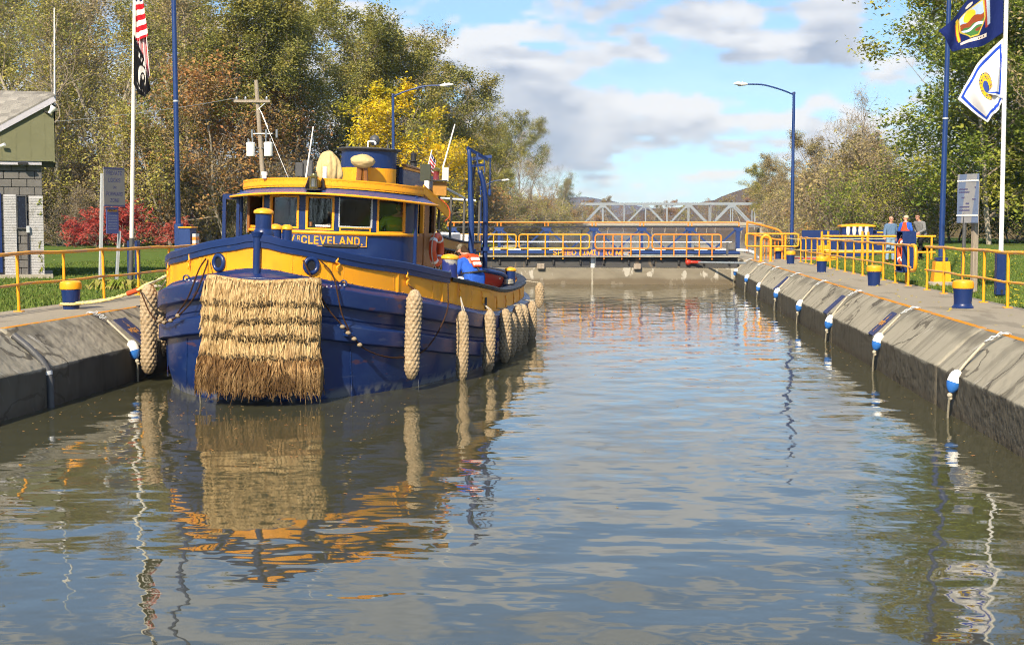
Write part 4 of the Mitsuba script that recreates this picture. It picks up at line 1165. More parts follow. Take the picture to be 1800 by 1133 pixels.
from scipy.interpolate import PchipInterpolator as _pc
z_top = _pc([0, 0.05, 0.16, 0.55, 0.95, 1.67, 3.1, 3.6], [2.65, 2.585, 2.54, 2.42, 2.34, 2.255, 2.065, 2.02])
z_low = _pc([3.3, 4.4, 5.8, 8.1, 10.2, 13, 17, 22.0], [1.96, 1.85, 1.72, 1.55, 1.46, 1.42, 1.46, 1.58])
z_yel = _pc([0, 0.17, 0.7, 0.95, 1.7, 3.16, 5.85, 8, 13, 22.0], [2.09, 2.00, 1.875, 1.82, 1.71, 1.49, 1.17, 1.04, 0.98, 1.10])
US = np.concatenate([22 * np.linspace(0.012, 0.92, 64) ** 1.7, [19.9, 20.8, 21.4, 21.8, 21.97]])


def bow_offset(u): return 0.0


def sweep_hull(sec, us_r, us_l=None, closed=True, stem=True):
    """sweep a section [(offset, z)] round the hull from the port quarter by the stem to the starboard quarter"""
    us_l = us_r if us_l is None else us_l
    rows = []
    for u in us_l[::-1]: rows.append([(*plan(u, -1, o), z) for o, z in sec(u)])
    if stem:
        rows.append([(0, -o, z) for o, z in sec(0.0)])
    for u in us_r: rows.append([(*plan(u, 1, o), z) for o, z in sec(u)])
    V = np.array(rows); m, n = V.shape[:2]
    k = n if closed else n - 1
    i = (np.arange(m - 1)[:, None] * n + np.arange(k)).ravel()
    j = (np.arange(m - 1)[:, None] * n + (np.arange(k) + 1) % n).ravel()
    f = np.stack([i, j, j + n, i + n], 1)
    q = quads(V.reshape(-1, 3), f)
    if closed:
        c = V[[0, -1]].mean(1)
        vv = np.vstack([q.vertices, c]); a = len(q.vertices)
        idx = np.arange(n); nx = (idx + 1) % n; e = (m - 1) * n
        q = mesh(vv, np.vstack([q.faces, np.stack([nx, idx, idx * 0 + a], 1), np.stack([e + idx, e + nx, idx * 0 + a + 1], 1)]))
    return q


TUG = thing('tugboat', 'blue and gold tugboat moored by the left lock wall, straw fender on its bow', 'tugboat')
tp = lambda n, m, b, s=False, label=None, kind=None, parent=TUG: part(parent, n, m, b, s, TM, label, kind)
U_F = US[US <= 3.45]
U_A = np.concatenate([[3.40], US[US > 3.45]])


def g1(u): return np.interp(u, [0, 7], [0.11, 0.03])
def g2(u): return np.interp(u, [0, 7], [0.68, 0.57])


def sec_hull(u):
    y = float(z_yel(u)); a = y - g2(u) - 0.30
    t = np.clip((u - 11) / 11, 0, 1)                     # the stern draws in below the guards
    return [(0.0, y + 0.02), (0.025, y), (0.025, y - g1(u) - 0.45), (0.0, y - g1(u) - 0.47), (0.0, a + 0.02), (-0.03 - 0.5 * t, min(a - 0.05, 0.25)), (-0.10 - 0.9 * t, 0.0), (-0.16 - 1.1 * t, -0.35)]


def sec_bulwark(u):
    return [(0.0, float(z_yel(u)) - 0.03), (0.0, float(z_top(u) if u < 3.42 else z_low(u)) - 0.05), (-0.06, float(z_top(u) if u < 3.42 else z_low(u)) - 0.05), (-0.06, float(z_yel(u)) - 0.03)]


def sec_g1(u):
    y = float(z_yel(u)) - g1(u)
    return [(0.012, y + 0.075), (0.05, y + 0.06), (0.160, y), (0.168, y - 0.015), (0.168, y - 0.24), (0.155, y - 0.262), (0.012, y - 0.285)]


def sec_g2(u):
    y = float(z_yel(u)) - g2(u)
    return [(-0.02, y + 0.05), (0.13, y), (0.14, y - 0.015), (0.14, y - 0.23), (0.128, y - 0.25), (-0.02, y - 0.275)]


def sec_cap(u):
    z = float(z_top(u))
    return [(0.006, z - 0.205), (0.035, z - 0.205), (0.035, z - 0.12), (0.055, z - 0.115), (0.055, z - 0.015), (0.04, z), (-0.10, z), (-0.11, z - 0.02), (-0.11, z - 0.06), (-0.052, z - 0.07), (-0.052, z - 0.205)]


def sec_rim(u):
    z = float(z_low(u))
    return [(0.006, z - 0.085), (0.05, z - 0.075), (0.06, z - 0.02), (0.04, z), (-0.19, z + 0.005), (-0.20, z - 0.05), (-0.07, z - 0.06)]


HULL = tp('hull', sweep_hull(sec_hull, US, closed=False), 'hull_paint', 50)
bw = tp('bulwark', sweep_hull(sec_bulwark, US), 'gold_paint', 40)
tp('guard', sweep_hull(sec_g1, US), 'hull_paint', 35, 'upper rubbing guard')
tp('guard', sweep_hull(sec_g2, US), 'hull_paint', 35, 'lower rubbing guard')
tp('bulwark_cap', sweep_hull(sec_cap, U_F), 'navy_paint', 35)
for s in (1, -1):
    rr = [[(*plan(u, s, o), z) for o, z in sec_rim(u)] for u in U_A] + [[(0, 22 + o, z) for o, z in sec_rim(21.99)]]
    V = np.array(rr); m, n = V.shape[:2]
    i = (np.arange(m - 1)[:, None] * n + np.arange(n)).ravel(); j = (np.arange(m - 1)[:, None] * n + (np.arange(n) + 1) % n).ravel()
    q = quads(V.reshape(-1, 3), np.stack([i, j, j + n, i + n], 1))
    tp('aft_rail', cat(q, trimesh.Trimesh(V[0]).convex_hull) if False else q, 'navy_black', 35)
# stem post and its head
tp('stem_post', cat(tube([(0, -0.03, 2.66), (0, -0.03, 1.98)], 0.060, 14), tube([(0, -0.03, 2.60), (0, -0.03, 2.68)], [0.075, 0.095], 14)), 'navy_paint', 50)
# rivets of the bow plating, one mesh: each a few pixels
rv = []
for s in (1, -1):
    for u in np.concatenate([np.linspace(0.05, 0.6, 10), np.linspace(0.75, 6.5, 34)]):
        for fz in (0.05, 0.95):
            zt = (float(z_top(u)) - 0.21 if u < 3.42 else float(z_low(u)) - 0.10); zy = float(z_yel(u))
            p = plan(u, s, 0.002); rv.append(trimesh.creation.icosphere(0, 0.011).apply_translation([p[0], p[1], zy + 0.02 + (zt - zy - 0.03) * fz]))
    for u in (0.11, 0.33, 0.62, 1.55, 2.7, 4.6):
        for fz in np.linspace(0.1, 0.9, 8):
            zt = (float(z_top(u)) - 0.21 if u < 3.42 else float(z_low(u)) - 0.10); zy = float(z_yel(u))
            p = plan(u, s, 0.002); rv.append(trimesh.creation.icosphere(0, 0.011).apply_translation([p[0], p[1], zy + 0.02 + (zt - zy - 0.03) * fz]))
tp('rivets', cat(rv), 'gold_paint', True, kind='stuff', parent=bw)
for s in (1, -1):                                       # lapped plates
    for u in (0.42, 1.6, 3.0):
        zt = float(z_top(u)) - 0.22; zy = float(z_yel(u))
        a, b = plan(u, s, 0.004), plan(u + 0.05, s, 0.004)
        tp('plate_lap', bar((*(a + b) / 2, zy + 0.005), (*(a + b) / 2, zt), 0.07, 0.012, 0.003, up=(s * 0.6, -0.8, 0)), 'gold_paint', False, parent=bw)
for s in (1, -1):
    for u in (0.75, 2.3, 4.2, 6.6, 9.4):
        y0_ = float(z_yel(u)) - g2(u) - 0.30
        pts_ = [(*plan(u + 0.06 * q, s, 0.004 - 0.03 * q), y0_ + (0.05 - y0_) * q) for q in np.linspace(0, 1, 5)]
        tp('plate_seam', tube(pts_, 0.009, 5), 'hull_paint', True, parent=HULL)
        tp('plate_seam', tube([(*plan(u + 0.5, s, 0.163), float(z_yel(u + 0.5)) - g1(u + 0.5) - 0.02), (*plan(u + 0.5, s, 0.163), float(z_yel(u + 0.5)) - g1(u + 0.5) - 0.24)], 0.008, 5), 'hull_paint', True, parent=HULL)
# hawse holes
for s, u, z in ((1, 0.25, 2.175), (-1, 0.17, 2.17)):
    c = np.array([*plan(u, s, 0.015), z]); d = plan(u, s, 1) - plan(u, s, 0)
    N = np.array([d[0], d[1], 0]); X = np.cross([0, 0, 1.0], N); R = np.stack([X, [0, 0, 1.0], N], 1)
    t = np.linspace(0, 2 * math.pi, 25)[:-1]
    h = tp('hawse_hole', moved(tube(np.stack([0.105 * np.cos(t), 0.115 * np.sin(t), 0 * t], 1), 0.036, 9, closed=True), R, c), 'navy_paint', True)
    tp('opening', moved(lathe([(0.001, 0.004), (0.10, 0.004), (0.10, -0.02), (0.001, -0.02)], 20), R, c), 'navy_black', False, parent=h)
# hooks on the plating, each holding a fender's lanyard
HOOKS = [(1, 0.53, 2.18), (1, 1.86, 1.93), (1, 3.8, 1.66), (1, 5.3, 1.45), (1, 7.0, 1.27), (1, 9.0, 1.19), (1, 10.9, 1.17), (1, 12.6, 1.16), (-1, 0.68, 2.12), (-1, 1.9, 1.92)]
for s, u, z in HOOKS:
    d = plan(u, s, 1) - plan(u, s, 0); N = np.array([d[0], d[1], 0]); X = np.array([-d[1], d[0], 0]) * s
    c = np.array([*plan(u, s, 0.02), z])
    P = [c + X * a + N * b + np.array([0, 0, e]) for a, b, e in ((0.0, 0.0, 0.16), (0.0, 0.012, 0.10), (-0.035, 0.02, 0.06), (0.03, 0.02, 0.02), (-0.02, 0.02, -0.03), (0.0, 0.02, -0.09))]
    tp('hook', tube(curve(P, 16), 0.016, 6), 'gold_plain', True, parent=bw)
# freeing port
p = plan(5.75, 1, 0.0)
tp('freeing_port', box((p[0], p[1], 1.36), (0.05, 0.16, 0.22), 0.05), 'navy_black', parent=bw)
# small fairlead ledge and anchor chock on the starboard bow
c = plan(0.62, 1, 0.14)
tp('step', box((c[0], c[1], 0.99 + 0.10), (0.22, 0.14, 0.06), -0.75, 0.01), 'navy_plain')
for u, s in ((0.60, 1), (0.70, -1)):
    c = np.array([*plan(u, s, 0.06), float(z_yel(u)) + 0.0])
    tp('eye_plate', tube(c + 0.05 * np.stack([np.cos(np.linspace(0, 6.28, 13)[:-1]), 0 * np.zeros(12), np.sin(np.linspace(0, 6.28, 13)[:-1])], 1), 0.014, 6, closed=True), 'navy_plain', True)
# deck
dk = [[(-(half(u) - 0.05), u, min(float(z_yel(u)) + 0.02, 1.45)), (half(u) - 0.05, u, min(float(z_yel(u)) + 0.02, 1.45))] for u in US]
V = np.array(dk).reshape(-1, 3); i = np.arange(len(US) - 1) * 2
tp('deck', quads(V, np.stack([i, i + 1, i + 3, i + 2], 1)), 'grey_wood')


def bitt(x, y, z0, z1, r, rc, name='bollard', worn=False):
    b = tp(name, lathe([(0.001, z0), (r, z0), (r, z1 - 0.10), (r * 0.98, z1 - 0.085), (0.001, z1 - 0.085)], 26, (x, y, 0)), 'bitt_worn' if worn else 'navy_paint', 40)
    tp('cap', lathe([(0.001, z1 - 0.10), (rc - 0.02, z1 - 0.10), (rc, z1 - 0.085), (rc, z1 - 0.055), (rc - 0.015, z1 - 0.035), (rc * 0.6, z1 - 0.012), (rc * 0.3, z1 - 0.002), (0.001, z1)], 26, (x, y, 0)), 'gold_plain', 40, parent=b)


paint('bitt_worn', proc(lambda p, n, uv: mix((0.012, 0.024, 0.15), (0.30, 0.30, 0.29), smoothstep(0.50, 0.60, fbm(p.x * 5, p.y * 5, p.z * 4, 4)))), 0.4)
tp('stem_head', lathe([(0.001, 2.30), (0.17, 2.30), (0.17, 2.64), (0.145, 2.70), (0.125, 2.73), (0.001, 2.73)], 24, (-0.03, 0.42, 0)), 'navy_paint', 40)
bitt(-0.03, 0.42, 2.72, 3.055, 0.128, 0.158)
bitt(-0.13, 1.55, 1.4, 2.80, 0.092, 0.112); bitt(0.05, 1.60, 1.4, 2.80, 0.080, 0.098)
bitt(2.42, 4.55, 1.1, 2.33, 0.145, 0.17, worn=True)
bitt(2.76, 13.45, 0.9, 1.83, 0.125, 0.148)
tp('cleat', box((1.0, 1.5, 2.47), (0.62, 0.14, 0.07), 0.0, 0.025), 'black_iron')

# ---- pilothouse: a rounded front, windows all round
PX, PA, PD, PY = -0.31, 1.72, 1.50, 6.75


def ph(deg, z, off=0.0):
    a = math.radians(deg)
    n = np.array([math.sin(a) * PD, -math.cos(a) * PA]); n /= np.linalg.norm(n)
    droop = 0
    return np.array([PX + PA * math.sin(a) + n[0] * off, PY - PD * math.cos(a) + n[1] * off, z + droop])


def slab(d0, d1, z0, z1, oo, oi, step=4.0, zc=None):
    """a curved piece of the pilothouse front between two angles and two heights; zc(deg) shifts z"""
    n = max(2, int(abs(d1 - d0) / step) + 1)
    zc = zc or (lambda d: 0)
    rows = [[ph(d, z0 + zc(d), oi), ph(d, z0 + zc(d), oo), ph(d, z1 + zc(d), oo), ph(d, z1 + zc(d), oi)] for d in np.linspace(d0, d1, n)]
    V = np.array(rows).reshape(-1, 3)
    i = (np.arange(n - 1)[:, None] * 4 + np.arange(4)).ravel(); j = (np.arange(n - 1)[:, None] * 4 + (np.arange(4) + 1) % 4).ravel()
    f = np.stack([i, j, j + 4, i + 4], 1)
    f = np.vstack([f, [[3, 2, 1, 0]], [[4 * n - 4, 4 * n - 3, 4 * n - 2, 4 * n - 1]]])
    return quads(V, f)


PH = tp('pilothouse', cat(slab(-90, 90, 1.35, 2.68, 0.0, -0.06), slab(-90, 90, 3.30, 3.62, 0.0, -0.06)), 'navy_paint', 40)
WIN = [(-80, -42.5, 2.69, 0), (-36, -12.2, 2.70, 1), (-7.6, 11.2, 2.69, 1), (14.0, 36.8, 2.765, 0), (40.2, 66.5, 2.66, 1)]
edges = [-90] + [e for w in WIN for e in w[:2]] + [90]
for a, b in zip(edges[0::2], edges[1::2]):
    tp('window_post', slab(a, b, 2.66, 3.34, 0.004, -0.064, 3), 'navy_paint', 40, parent=PH)
for i, (a, b, zs, fr) in enumerate(WIN):
    if zs > 2.665: tp('sill', slab(a, b, 2.66, zs, 0.002, -0.062, 3), 'navy_paint', 40, parent=PH)
    w = 1.5
    if fr or i == 0:
        tp('window_frame', cat(slab(a, b, zs - 0.005, zs + 0.035, 0.016, -0.03, 3), slab(a, b, 3.30, 3.335, 0.016, -0.03, 3), slab(a, a + w, zs, 3.33, 0.0165, -0.03, 3), slab(b - w, b, zs, 3.33, 0.0165, -0.03, 3)), 'gold_plain', parent=PH)
    else:
        tp('window_frame', cat(slab(a, a + w * 0.5, zs, 3.33, 0.014, -0.03, 3), slab(b - w * 0.5, b, zs, 3.33, 0.014, -0.03, 3), slab(a, b, zs - 0.01, zs + 0.012, 0.015, -0.03, 3)), 'galvanised', parent=PH)
    if i != 0:
        n = 8
        V = np.array([[ph(d, zs, -0.035), ph(d, 3.33, -0.035)] for d in np.linspace(a, b, n)]).reshape(-1, 3)
        q = np.arange(n - 1) * 2
        tp('window_pane', quads(V, np.stack([q, q + 2, q + 3, q + 1], 1)), 'pane_glass', True, parent=PH)
tp('vent_grille', slab(15.5, 35.0, 2.675, 2.74, 0.006, -0.05, 3), 'black_iron', parent=PH)
tp('grille_frame', cat(slab(14.5, 36.0, 2.735, 2.755, 0.014, -0.01, 3), slab(14.5, 36.0, 2.668, 2.685, 0.014, -0.01, 3), slab(14.5, 15.6, 2.67, 2.75, 0.014, -0.01, 3), slab(34.9, 36.0, 2.67, 2.75, 0.014, -0.01, 3)), 'gold_plain', parent=PH)
tp('moulding', tube([ph(d, 2.635, 0.03) for d in np.linspace(-88, 88, 45)], 0.034, 8), 'gold_plain', True, parent=PH)
# side walls, back wall, floor and ceiling
for s in (1, -1):
    x = PX + s * (PA - 0.03)
    tp('side_wall', box((x, PY + 1.3, 2.0), (0.06, 2.6, 1.32)), 'varnished_wood', parent=PH)
    tp('side_wall', box((x, PY + 1.3, 3.49), (0.06, 2.6, 0.32)), 'varnished_wood', parent=PH)
    for y, w in ((0.06, 0.12), (0.85, 0.16), (1.55, 0.14), (2.5, 0.2)):
        tp('door_post', box((x + s * 0.004, PY + y, 3.0), (0.075, w, 0.68), 0, 0.008), 'gold_plain' if y < 1 else 'varnished_wood', parent=PH)
    tp('door', box((x + s * 0.035, PY + 1.2, 2.35), (0.03, 0.55, 1.9), 0, 0.006), 'varnished_wood', parent=PH)
tp('back_wall', box((PX, PY + 2.6, 2.5), (2 * PA - 0.1, 0.06, 2.3)), 'dark_brown', parent=PH)
tp('floor', box((PX, PY + 0.6, 1.52), (2 * PA - 0.2, 3.8, 0.06)), 'dark_brown', parent=PH)
tp('ceiling', box((PX, PY + 0.95, 3.44), (2 * PA - 0.2, 3.2, 0.04)), 'dark_brown', parent=PH)
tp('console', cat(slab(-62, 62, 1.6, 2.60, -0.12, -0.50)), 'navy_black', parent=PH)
tp('side_panel', box((PX - PA + 0.12, PY - 0.25, 2.95), (0.05, 0.9, 0.75), 0.0), 'varnished_wood', parent=PH)
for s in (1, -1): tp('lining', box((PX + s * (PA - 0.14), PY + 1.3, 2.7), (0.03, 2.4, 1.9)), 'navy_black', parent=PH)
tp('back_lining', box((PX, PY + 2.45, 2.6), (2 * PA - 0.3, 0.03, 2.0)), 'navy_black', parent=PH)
# boxes and papers on the sill
tp('sill_box', box((*ph(-6, 0, -0.12)[:2], 2.79), (0.09, 0.08, 0.09), 0, 0.006), 'varnished_wood', parent=PH)
tp('paper', box((*ph(3.5, 0, -0.13)[:2], 2.765), (0.30, 0.12, 0.04), 0.05, 0.004), 'white_paint', parent=PH)
# open shutter frame on the port side
tp('shutter', cat(box((PX - PA - 0.17, PY - 0.9, 3.28), (0.34, 0.05, 0.10)), box((PX - PA - 0.17, PY - 0.9, 2.40), (0.34, 0.05, 0.10)), box((PX - PA - 0.31, PY - 0.9, 2.84), (0.07, 0.05, 0.98)), box((PX - PA - 0.03, PY - 0.9, 2.84), (0.06, 0.05, 0.98))), 'navy_paint', parent=PH)
tp('wiper_rod', tube([ph(-71, 3.34, 0.05), ph(-71, 2.55, 0.05)], 0.016, 6), 'galvanised', 40, parent=PH)
# visor, fascia and roof
droop = lambda d: -0.13 * math.sin(math.radians(d)) ** 2


def ringband(o0, z0, o1, z1, th, d0=-90, d1=90, n=60):
    rows = []
    for d in np.linspace(d0, d1, n):
        q = droop(d)
        rows.append([ph(d, z0 + q * 0.6, o0), ph(d, z1 + q, o1), ph(d, z1 + q - th, o1), ph(d, z0 + q * 0.6 - th, o0)])
    V = np.array(rows).reshape(-1, 3)
    i = (np.arange(n - 1)[:, None] * 4 + np.arange(4)).ravel(); j = (np.arange(n - 1)[:, None] * 4 + (np.arange(4) + 1) % 4).ravel()
    return quads(V, np.vstack([np.stack([i, j, j + 4, i + 4], 1), [[3, 2, 1, 0]], [[4 * n - 4, 4 * n - 3, 4 * n - 2, 4 * n - 1]]]))


VI = tp('visor', ringband(0.02, 3.525, 0.44, 3.385, 0.02), 'visor_blue', 40)
tp('edge', tube([ph(d, 3.377 + droop(d), 0.442) for d in np.linspace(-90, 90, 60)], 0.024, 7), 'gold_plain', True, parent=VI)
paint('visor_blue', (0.030, 0.054, 0.170), 0.30, coat=0.3)
FA = tp('roof_fascia', cat(slab(-90, 90, 3.505, 3.675, 0.13, 0.0, 3, lambda d: droop(d) * 0.6), slab(-90, 90, 3.54, 3.595, 0.145, 0.13, 3, lambda d: droop(d) * 0.6), slab(-90, 90, 3.655, 3.685, 0.142, 0.0, 3, lambda d: droop(d) * 0.6)), 'gold_plain', 30)
rv = []
for d in np.linspace(-80, 88, 50):
    for z in (3.54 - 0.018, 3.635):
        p = ph(d, z + droop(d) * 0.6, 0.132); rv.append(trimesh.creation.icosphere(0, 0.011).apply_translation(p))
tp('rivets', cat(rv), 'gold_plain', True, kind='stuff', parent=FA)
V = [[PX, PY + 0.6, 3.74]] + [ph(d, 3.682 + droop(d) * 0.6, 0.13) for d in np.linspace(-90, 90, 40)] + [[PX + PA + 0.1, PY + 2.7, 3.56], [PX, PY + 2.7, 3.70], [PX - PA - 0.1, PY + 2.7, 3.56]]
n = len(V) - 1
tp('roof', mesh(V, [[0, i, i % n + 1] for i in range(1, n + 1)]), 'grey_wood', True)
for s in (1, -1):
    xw = PX + s * (PA + 0.11)
    P = [(xw, PY - 0.02, 3.66), (xw + s * 0.03, PY + 0.8, 3.55), (xw + s * 0.14, PY + 1.6, 3.36), (xw + s * 0.25, PY + 2.3, 3.16)]
    C = curve(P, 12)
    w = tp('side_fascia', cat(*[trimesh.Trimesh(np.vstack([a, b, a - [0, 0, h0], b - [0, 0, h1], a + [s * .02, 0, 0], b + [s * .02, 0, 0], a + [s * .02, 0, -h0], b + [s * .02, 0, -h1]])).convex_hull
                              for a, b, h0, h1 in zip(C[:-1], C[1:], 0.18 + 0.004 * np.arange(11), 0.184 + 0.004 * np.arange(11))]), 'gold_plain')
    tp('rivets', cat([trimesh.creation.icosphere(0, 0.012).apply_translation(q + [s * 0.022, 0, -0.035]) for q in curve(P, 30)]), 'gold_plain', True, kind='stuff', parent=w)
    tp('support_post', tube([(PX + s * (PA + 0.07), PY - 0.55, 1.5), (PX + s * (PA + 0.07), PY - 0.55, 3.42)], 0.038, 8), 'navy_paint', 40)
# name board
NB = tp('name_board', slab(-27.5, 33.2, 2.375, 2.605, 0.022, 0.0, 2), 'visor_blue')
tp('border', cat(slab(-27.5, 33.2, 2.593, 2.605, 0.028, 0.02, 2), slab(-27.5, 33.2, 2.375, 2.386, 0.028, 0.02, 2), slab(32.5, 33.2, 2.386, 2.593, 0.028, 0.02, 2), slab(-27.5, -26.8, 2.386, 2.593, 0.028, 0.02, 2)), 'gold_plain', parent=NB)
_dd = np.linspace(-40, 40, 200); _pp = np.array([ph(d, 0, 0.023) for d in _dd])
_ss = np.concatenate([[0], np.cumsum(np.linalg.norm(np.diff(_pp, axis=0), axis=1))]); _ss -= np.interp(2.85, _dd, _ss)


def on_board(m, s0, z0):
    v = np.asarray(m.vertices); out = []
    for a, b, c in v:
        d = np.interp(a + s0, _ss, _dd); out.append(ph(d, z0 + b, 0.023 + c))
    return mesh(out, m.faces)


def letters(txt, h, s0, z0, stretch=1.0):
    x = s0
    for ch in txt:
        if ch == ' ': x += h * 0.4; continue
        m = meshkit.text_mesh(ch, h, 0.008, True); v = np.asarray(m.vertices)
        v[:, 0] = (v[:, 0] - v[:, 0].min()) * stretch; m.vertices = v
        tp('letter', on_board(m, x, z0), 'gold_plain', parent=NB)
        x += v[:, 0].max() + h * 0.16
    return x


_e = np.interp(31.6, _dd, _ss)
_wd = {}
for ch in set('GOVCLEAND.'):
    v = np.asarray(meshkit.text_mesh(ch, 0.152, 0.008, True).vertices); _wd[ch] = v[:, 0].max() - v[:, 0].min()
_st = 1.23 / (sum(_wd[c] for c in 'CLEVELAND.') + 9 * 0.0304)
letters('CLEVELAND.', 0.152, _e - 1.25, 2.412, _st)
letters('R', 0.080, _e - 1.335, 2.482, 0.9)
letters('GOV', 0.152, _e - 1.335 - 0.025 - (sum(_wd[c] for c in 'GOV') + 3 * 0.0304) * _st, 2.412, _st)
# lantern on the visor
LA = tp('mast_lantern', lathe([(0.001, 0), (0.085, 0), (0.088, 0.03), (0.075, 0.04)], 18, (PX, PY - PD - 0.33, 3.47)), 'brass', 40)
tp('lens', lathe([(0.072, 0.03), (0.066, 0.09), (0.066, 0.16), (0.072, 0.21)], 18, (PX, PY - PD - 0.33, 3.47)), 'lens_glass', True, parent=LA)
tp('top', lathe([(0.088, 0.21), (0.09, 0.235), (0.07, 0.25), (0.06, 0.28), (0.03, 0.295), (0.001, 0.30)], 18, (PX, PY - PD - 0.33, 3.47)), 'brass', 40, parent=LA)
tp('guard', cat([tube([(PX + 0.082 * math.cos(a), PY - PD - 0.33 + 0.082 * math.sin(a), 3.47 + z) for z in (0.02, 0.22)], 0.006, 5) for a in np.arange(6) * 1.047]), 'brass', parent=LA)
tp('bracket', cat(box((PX, PY - PD - 0.33, 3.455), (0.30, 0.26, 0.02)), bar((PX - 0.15, PY - PD - 0.2, 3.45), (PX - 0.10, PY - PD - 0.12, 3.66), 0.02, 0.16), bar((PX + 0.15, PY - PD - 0.2, 3.45), (PX + 0.10, PY - PD - 0.12, 3.66), 0.02, 0.16)), 'black_iron', parent=LA)
paint('lens_glass', (0.10, 0.11, 0.12), 0.06, 0.8, coat=1.0)
tp('deck_light', cat(box((PX - 1.12, PY - PD + 0.20, 3.745), (0.10, 0.10, 0.07), 0, 0.01)), 'white_paint')
tp('deck_light_housing', box((PX - 1.10, PY - PD + 0.14, 3.68), (0.09, 0.06, 0.07), 0, 0.008), 'galvanised')
# things on the roof
tp('loudspeaker', cat(box((PX - 0.98, PY + 0.9, 3.92), (0.16, 0.05, 0.30), 0.25, 0.01), box((PX - 0.80, PY + 0.95, 3.95), (0.22, 0.06, 0.34), -0.2, 0.01)), 'dark_steel')
tp('antenna', tube([(PX - 1.30 + 0.62, PY + 0.3, 3.74), (PX - 1.17 + 0.62, PY + 0.3, 4.80)], [0.018, 0.012], 6), 'white_paint', 40)
tp('antenna', tube([(1.66, 8.55, 4.10), (1.89, 8.55, 5.03)], [0.020, 0.014], 6), 'white_paint', 40)
tp('roof_vent', tube([(PX + 0.02, PY - PD + 0.5, 3.70), (PX + 0.02, PY - PD + 0.5, 3.93)], 0.045, 10), 'white_paint', 40)


def lump(c, s, seed, amp=0.16, fr=3.0, pull=None, k=4):
    m = trimesh.creation.icosphere(k); v = np.asarray(m.vertices)
    if pull is not None: v = pull(v)
    d = 1 + amp * (meshkit.fbm(v * fr, 3, seed) - 0.5) * 2
    m.vertices = v * d[:, None] * np.asarray(s) + np.asarray(c)
    return m


def cover_pull(v):
    v = v.copy(); h = (v[:, 2] + 1) / 2
    a = np.arctan2(v[:, 1], v[:, 0])
    f = 1 + 0.10 * np.sin(a * 5 + 3.5 * h + 1.0) * (1.15 - h) + 0.05 * np.sin(a * 11 - 4 * h)
    v[:, 0] *= f * (1.05 - 0.35 * h); v[:, 1] *= f * (1.0 - 0.30 * h)
    v[:, 0] -= 0.22 * h
    return v


tp('searchlight_cover', lump((-0.42, PY + 0.1, 3.95), (0.29, 0.28, 0.35), 5, 0.10, 2.4, cover_pull), 'canvas', True)
# funnel
FX, FYc = -0.27, 10.05
FU = tp('funnel', lathe([(0.63, 3.5), (0.63, 4.07)], 44, (FX, FYc, 0)), 'gold_plain', True)
tp('blue_top', lathe([(0.630, 4.07), (0.632, 4.075), (0.632, 4.47)], 44, (FX, FYc, 0)), 'navy_paint', True, parent=FU)
tp('rim', lathe([(0.63, 4.44), (0.67, 4.455), (0.74, 4.49), (0.745, 4.51), (0.70, 4.52), (0.55, 4.53), (0.001, 4.54)], 44, (FX, FYc, 0)), 'dark_steel', 40, parent=FU)
tp('louvre', cat([box((FX + 0.60, FYc + 0.22, 3.62 + 0.045 * j), (0.09, 0.26, 0.022), 0.0) for j in range(17)]), 'black_iron', parent=FU)
for a in (-1.2, 1.2): tp('lug', box((FX + 0.5 * math.sin(a), FYc - 0.2, 4.57), (0.03, 0.08, 0.09)), 'dark_steel', parent=FU)
tp('dome', lump((FX + 0.10, FYc + 0.1, 4.72), (0.115, 0.115, 0.125), 3, 0.02), 'dark_steel', True)
tp('dome_bracket', tube(curve([(FX + 0.02, FYc - 0.25, 4.53), (FX + 0.02, FYc - 0.25, 4.66), (FX + 0.08, FYc - 0.25, 4.68), (FX + 0.18, FYc - 0.25, 4.66), (FX + 0.19, FYc - 0.25, 4.60)], 14), 0.022, 7), 'white_paint', True)
tp('whistle_cover', lump((FX + 0.06, FYc - 1.0, 4.19), (0.27, 0.22, 0.155), 8, 0.13, 1.7), 'canvas', True)
tp('whistle_stand', cat(tube([(FX - 0.02, FYc - 0.98, 3.7), (FX + 0.0, FYc - 0.98, 4.1)], 0.07, 8), tube([(FX + 0.14, FYc - 0.98, 3.7), (FX + 0.12, FYc - 0.98, 4.1)], 0.05, 8)), 'varnished_wood', 40)
# casing behind the funnel
tp('casing', cat(box((-0.28, 13.0, 3.65), (1.5, 5.2, 1.0), 0, 0.02)), 'navy_paint')
tp('casing_rail', cat(box((0.49, 13.0, 4.185), (0.12, 5.3, 0.05), 0, 0.008)), 'varnished_wood')
tp('casing_trim', box((0.482, 13.0, 4.125), (0.05, 5.25, 0.055), 0, 0.006), 'gold_plain')
AL = tp('aft_lantern', lathe([(0.001, 0), (0.08, 0), (0.08, 0.16), (0.14, 0.17), (0.14, 0.19), (0.07, 0.20), (0.075, 0.32), (0.085, 0.33), (0.06, 0.37), (0.001, 0.39)], 16, (0.34, 12.6, 4.2)), 'black_iron', 40)
EN = tp('ensign_staff', tube([(0.58, 13.2, 4.15), (0.68, 13.3, 4.70)], 0.014, 6), 'white_paint', 40)
